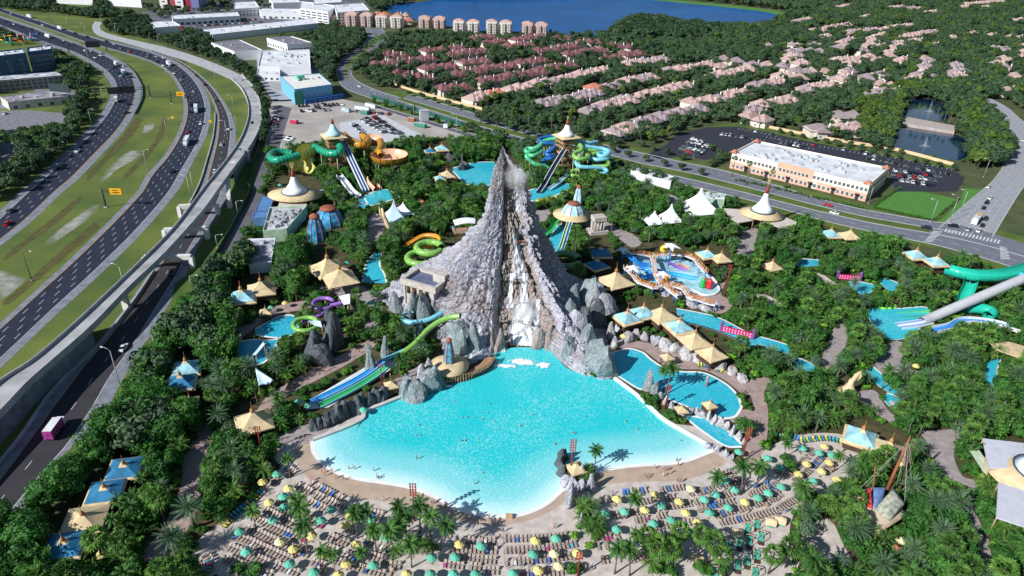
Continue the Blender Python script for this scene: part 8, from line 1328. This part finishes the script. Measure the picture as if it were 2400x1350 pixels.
line([(1830,314),(1960,343),(2060,365),(2235,400)],15,'oak',0.42,0.55);line([(1960,338),(2110,362)],6,'oak',0.4,0.5);line([(960,226),(1060,252),(1180,290),(1280,316)],11,'oak',0.5,0.7);line([(1330,330),(1460,365),(1560,392),(1640,412)],9,'oak',0.5,0.65);line([(1660,392),(1700,372),(1668,355)],6,'oak',0.5,0.7);line([(880,243),(930,258),(1000,280),(1060,300),(1120,322)],9,'bam',0.7,1.1);line([(1725,424),(1800,440),(1880,458),(1960,476),(2030,492)],34,'bush',0.5,0.8,0.5);line([(2045,486),(2110,441)],16,'bush',0.5,0.6,0.3);line([(2048,488),(2188,518)],22,'bush',0.5,0.6,0.3);line([(2190,516),(2245,468)],12,'bush',0.5,0.6,0.3)
line([(1205,300),(1290,312),(1330,318),(1400,322)],7,'wash',0.75,0.95,4);line([(1716,415),(1735,430),(1800,452)],3,'wash',0.8,1.0,0.4);line([(2140,282),(2250,302)],10,'wash',0.65,0.9,2.5);line([(860,122),(880,112),(905,98)],8,'sabal',0.8,1.2,1.5);line([(1500,345),(1600,375)],4,'oak',0.5,0.7);line([(1100,312),(1200,340),(1290,362)],12,'oak',0.7,0.95,2);line([(1390,386),(1480,410),(1570,436)],10,'oak',0.6,0.9,2);line([(1150,275),(1230,296),(1330,316),(1450,348)],16,'oak',0.7,1.0,3);line([(1120,285),(1200,308),(1280,328)],8,'oak',0.8,1.0,2)
for k,lst in(('coco',[(838,1262,1.0),(862,1255,.95),(882,1300,1.0),(905,1298,1.1),(945,1250,1.0),(953,1262,.9),(985,1250,1.1),(1010,1268,1.0),(1030,1290,1.05),(965,1330,.95),(940,1290,1.0),(703,1255,1.05),(722,1300,1.15),(706,1230,1.0),(600,1240,.8),(750,1332,.75),(785,1342,.7),(855,1345,.7),(1393,1106,.85),(1467,1215,.95),(1484,1300,.8),(1440,1345,1.0),(1475,1350,1.0),(1658,1180,1.0),(1735,1160,1.15),(1772,1145,1.1),(1560,925,1.1),(1555,918,.9),(605,950,.9),(650,985,.9),(885,812,.8),(935,885,.9),(555,1120,.8),(590,1100,.9),(680,1120,.8),(1955,1105,.7),(345,1160,.7),(290,1220,.8),(320,1240,.85),(1835,1075,.7)]),('date',[(455,1240,1.25),(415,1310,1.25),(520,1010,1.1),(2105,905,1.15),(2195,1215,1.15),(2190,1285,1.15),(1995,690,1.0),(2185,900,.9),(1720,560,1.0),(2330,1010,1.0),(2100,960,.9)]),('sabal',[(1530,1330,1.15),(1510,1310,1.1),(1560,1340,1.15),(1585,1290,1.0),(1660,1320,1.15),(1635,1300,1.0),(1680,1345,1.0),(1800,1345,1.0),(1840,1330,1.1),(2040,1130,1.2),(2060,1110,1.1),(2015,1120,1.0),(1990,1215,1.1)]),('areca',[(1350,1110,.7),(1340,1130,.6),(1375,1120,.9),(1368,1135,.7),(1365,1215,1.1),(1380,1205,1.1),(1395,1240,1.0),(1375,1250,.9),(1400,1255,.9),(1385,1265,.8),(1520,1345,1.1),(1545,1310,1.2),(1560,1300,1.2),(1360,1230,.9),(1000,1300,.9),(960,1290,.9),(930,1310,.9)]),('lime',[(1345,1260,.9),(1395,1265,1.0),(1380,1285,.9),(1360,1200,1.0),(1375,1195,1.2),(1410,1250,.9),(1790,1050,1.2),(1350,1148,.6)]),('bush',[(1325,1080,.8),(1340,1105,.9),(1330,1125,.9),(1375,1110,1.1),(1385,1125,1.0),(1365,1240,1.0),(1390,1250,1.0),(1400,1235,1.0),(1380,1225,1.1),(1370,1205,1.0),(1535,1345,1.2),(1550,1340,1.2),(1570,1345,1.2),(1650,1345,1.2),(1690,1345,1.2),(1640,1335,1.1),(980,1280,1.0),(1010,1290,1.0),(560,1345,1.2),(600,1345,1.2),(1340,1345,1.0),(1355,1338,.9),(1850,1100,1.2),(1840,1085,1.2)])):
 for x,y,s in lst:q=W(x,y,0);put(k,q[0],q[1],s)
def mass(kind,pts,label):
 me=bpy.data.meshes.new(kind);me.from_pydata([(x,y,0)for x,y,s in pts],[],[]);a=me.attributes.new('scl','FLOAT','POINT');a.data.foreach_set('value',np.array([p[2]for p in pts],np.float32));b=me.attributes.new('rot','FLOAT','POINT');b.data.foreach_set('value',rs.uniform(0,6.28,len(pts)).astype(np.float32));nv=len(TPL[kind]['v']);c=me.attributes.new('idx','INT','POINT');c.data.foreach_set('value',rs.integers(0,nv,len(pts)).astype(np.int32))
 o=obj(TPL[kind]['name']+'_mass',me);ng=bpy.data.node_groups.new('scatter_'+kind,'GeometryNodeTree');ng.interface.new_socket('Geometry',in_out='INPUT',socket_type='NodeSocketGeometry');ng.interface.new_socket('Geometry',in_out='OUTPUT',socket_type='NodeSocketGeometry');n=ng.nodes;l=ng.links;gi=n.new('NodeGroupInput');go=n.new('NodeGroupOutput');ip=n.new('GeometryNodeInstanceOnPoints');ci=n.new('GeometryNodeCollectionInfo');ci.inputs['Collection'].default_value=TPL[kind]['col'];ci.inputs['Separate Children'].default_value=True;ci.inputs['Reset Children'].default_value=True
 def attr(nm,ty):q=n.new('GeometryNodeInputNamedAttribute');q.data_type=ty;q.inputs['Name'].default_value=nm;return q.outputs['Attribute']
 l.new(gi.outputs[0],ip.inputs['Points']);l.new(ci.outputs[0],ip.inputs['Instance']);ip.inputs['Pick Instance'].default_value=True;l.new(attr('idx','INT'),ip.inputs['Instance Index']);l.new(attr('scl','FLOAT'),ip.inputs['Scale']);cx=n.new('ShaderNodeCombineXYZ');l.new(attr('rot','FLOAT'),cx.inputs['Z']);l.new(cx.outputs[0],ip.inputs['Rotation']);l.new(ip.outputs[0],go.inputs[0]);md=o.modifiers.new('scatter','NODES');md.node_group=ng;struct(o,'stuff',label)
for kind,pts in INST.items():
 if not pts:continue
 T=TPL[kind];A=np.array(pts);P3=np.c_[A[:,:2],A[:,2]*T['H']*0.6];q=PX(P3);zc=(P3-np.array([0,0,CAM_H]))@FW;vis=(q[:,0]>0)&(q[:,0]<2400)&(q[:,1]>0)&(q[:,1]<1350);key=np.where(vis,A[:,2]/zc,-1);o_=np.argsort(-key);n1=min(300,int(vis.sum()))
 for i in o_[:n1]:
  x,y,s=pts[i];c,t=T['v'][rs.integers(0,len(T['v']))];th_=thing(T['name'],'',T['cat'],(x,y,0),rs.uniform(0,6.28),None,s);obj('crown' if T['cat']!='palm' else 'frond_head',c,th_);obj('trunk',t,th_);b0=PX([[x,y,T['H']*s*0.5]])[0]
  later(th_,b0[0],b0[1],('small ' if s<0.75 else 'large ' if s>1.2 else '')+T['desc'],T['cat'],T['name'].replace('_',' ')+'s')
 if len(pts)>n1:mass(kind,[pts[i]for i in o_[n1:]],'mass of %ss too many to tell apart'%T['desc'])
# ================================================================== labels that single each thing out
for px,py,nm in((1200,1000,'the middle of the wave pool'),(740,1040,'the left end of the wave pool'),(1670,1055,'the right end of the wave pool'),(1600,910,'the leisure pool'),(2100,755,'the long grey slide foot'),(1780,975,'the striped steps'),(1985,905,'the cream shell sculpture'),(1960,800,'the brown footbridge'),(1540,730,'the row of thatched huts'),(640,760,'the wavy edged pool'),(460,1100,'the red brown path'),(230,1180,'the row of blue roofed huts'),(430,870,'the two huts by the service road'),(820,900,'the racing slides'),(1360,1110,'the rock island'),(1380,1230,'the planted rock bed on the beach'),(970,1280,'the palm clump on the beach'),(600,1250,'the left end of the beach'),(800,1280,'the left beach umbrellas'),(1200,1290,'the middle beach umbrellas'),(1550,1200,'the right beach umbrellas'),(1900,1090,'the upper right beach umbrellas'),(1720,1290,'the canopied daybeds'),(2300,1080,'the lavender hall roof'),(2200,1150,'the mauve winding path'),(2350,870,'the long thatched canopy'),(1970,545,'the pair of huts near the avenue'),(2170,600,'the pair of huts by the emerald slide'),(2280,545,'the crossroads'),(2150,475,'the square lawn'),(2200,425,'the right end of the office lot'),(1630,345,'the left office lot'),(960,290,'the perimeter road'),(880,295,'the pale car park'),(840,150,'the avenue bend'),(560,200,'the start of the viaduct'),(450,560,'the straddle bents of the viaduct'),(300,700,'the middle of the viaduct'),(290,450,'the lower yellow road sign'),(430,215,'the upper yellow road sign'),(300,205,'the sign bridge with two panels'),(220,105,'the far sign bridge'),(80,60,'the top left corner of the highway'),(100,400,'the tree belt left of the highway'),(140,1010,'the lower end of the ramp road'),(1000,180,'the dark red roofed district'),(1250,150,'the far dark red roofs'),(1150,215,'the front row of tan roofs'),(1400,225,'the taupe roofed rows'),(1600,215,'the long tan roofed rows'),(1480,300,'the corner houses by the avenue'),(1800,170,'the middle of the estate'),(2000,190,'the houses behind the ponds'),(1960,280,'the last houses beside the pond'),(2100,90,'the far right houses'),(1900,50,'the white roofed far rows'),(2300,170,'the wooded right edge'),(1500,45,'the wooded lake point'),(900,415,'the orange slide mouth'),(1110,405,'the lagoon behind the peak'),(1285,455,'the pool under the right tower'),(760,400,'the trees below the left tower'),(885,630,'the river bend left of the volcano'),(780,640,'the two big tan huts'),(590,680,'the pair of huts by the service road'),(1450,660,'the large tan hut right of the volcano'),(1790,705,'the sandy play area'),(1720,775,'the magenta sign behind the river'),(2000,650,'the magenta sign by the bank'),(1640,480,'the entrance tents'),(1420,430,'the trees right of the right tower'),(500,30,'the far shops'),(1100,790,'the boardwalk falls'),(960,900,'the rocks left of the boardwalk'),(800,975,'the dark boulder line'),(2350,1300,'the bottom right corner'),(1930,1290,'the planting right of the daybeds'),(100,1320,'the bottom left corner'),(350,960,'the trees along the service road'),(700,700,'the trees by the violet coil')):LAND.append((px,py,nm))
def short(s):
 for k in(' with ',' left of',' right of',' beside',' nearest',' between',' by the',' behind',' on a',' on the'):s=s.split(k)[0]if s.startswith('the ')and len(s.split())>8 else s
 return s
LAND=[(a,b,short(c))for a,b,c in LAND]
LX=np.array([(a,b)for a,b,c in LAND],float);seen={}
for o,px,py,desc,cat,grp in PENDING:
 i=int(np.argmin(np.hypot(LX[:,0]-px,(LX[:,1]-py)*1.4)));seen.setdefault((desc,i),[]).append((math.hypot(LX[i,0]-px,LX[i,1]-py),o,cat,grp))
for(desc,i),lst in seen.items():
 lst.sort(key=lambda t:t[0])
 for k,(d,o,cat,grp)in enumerate(lst):
  lm=LAND[i][2];lab='%s, %snearest to %s'%(desc,nth(k),lm)if len(lst)>1 else '%s near %s'%(desc,lm)
  w=lab.split()
  if len(w)>16:lab=' '.join(w[:16])
  tag(o,lab,cat,grp)
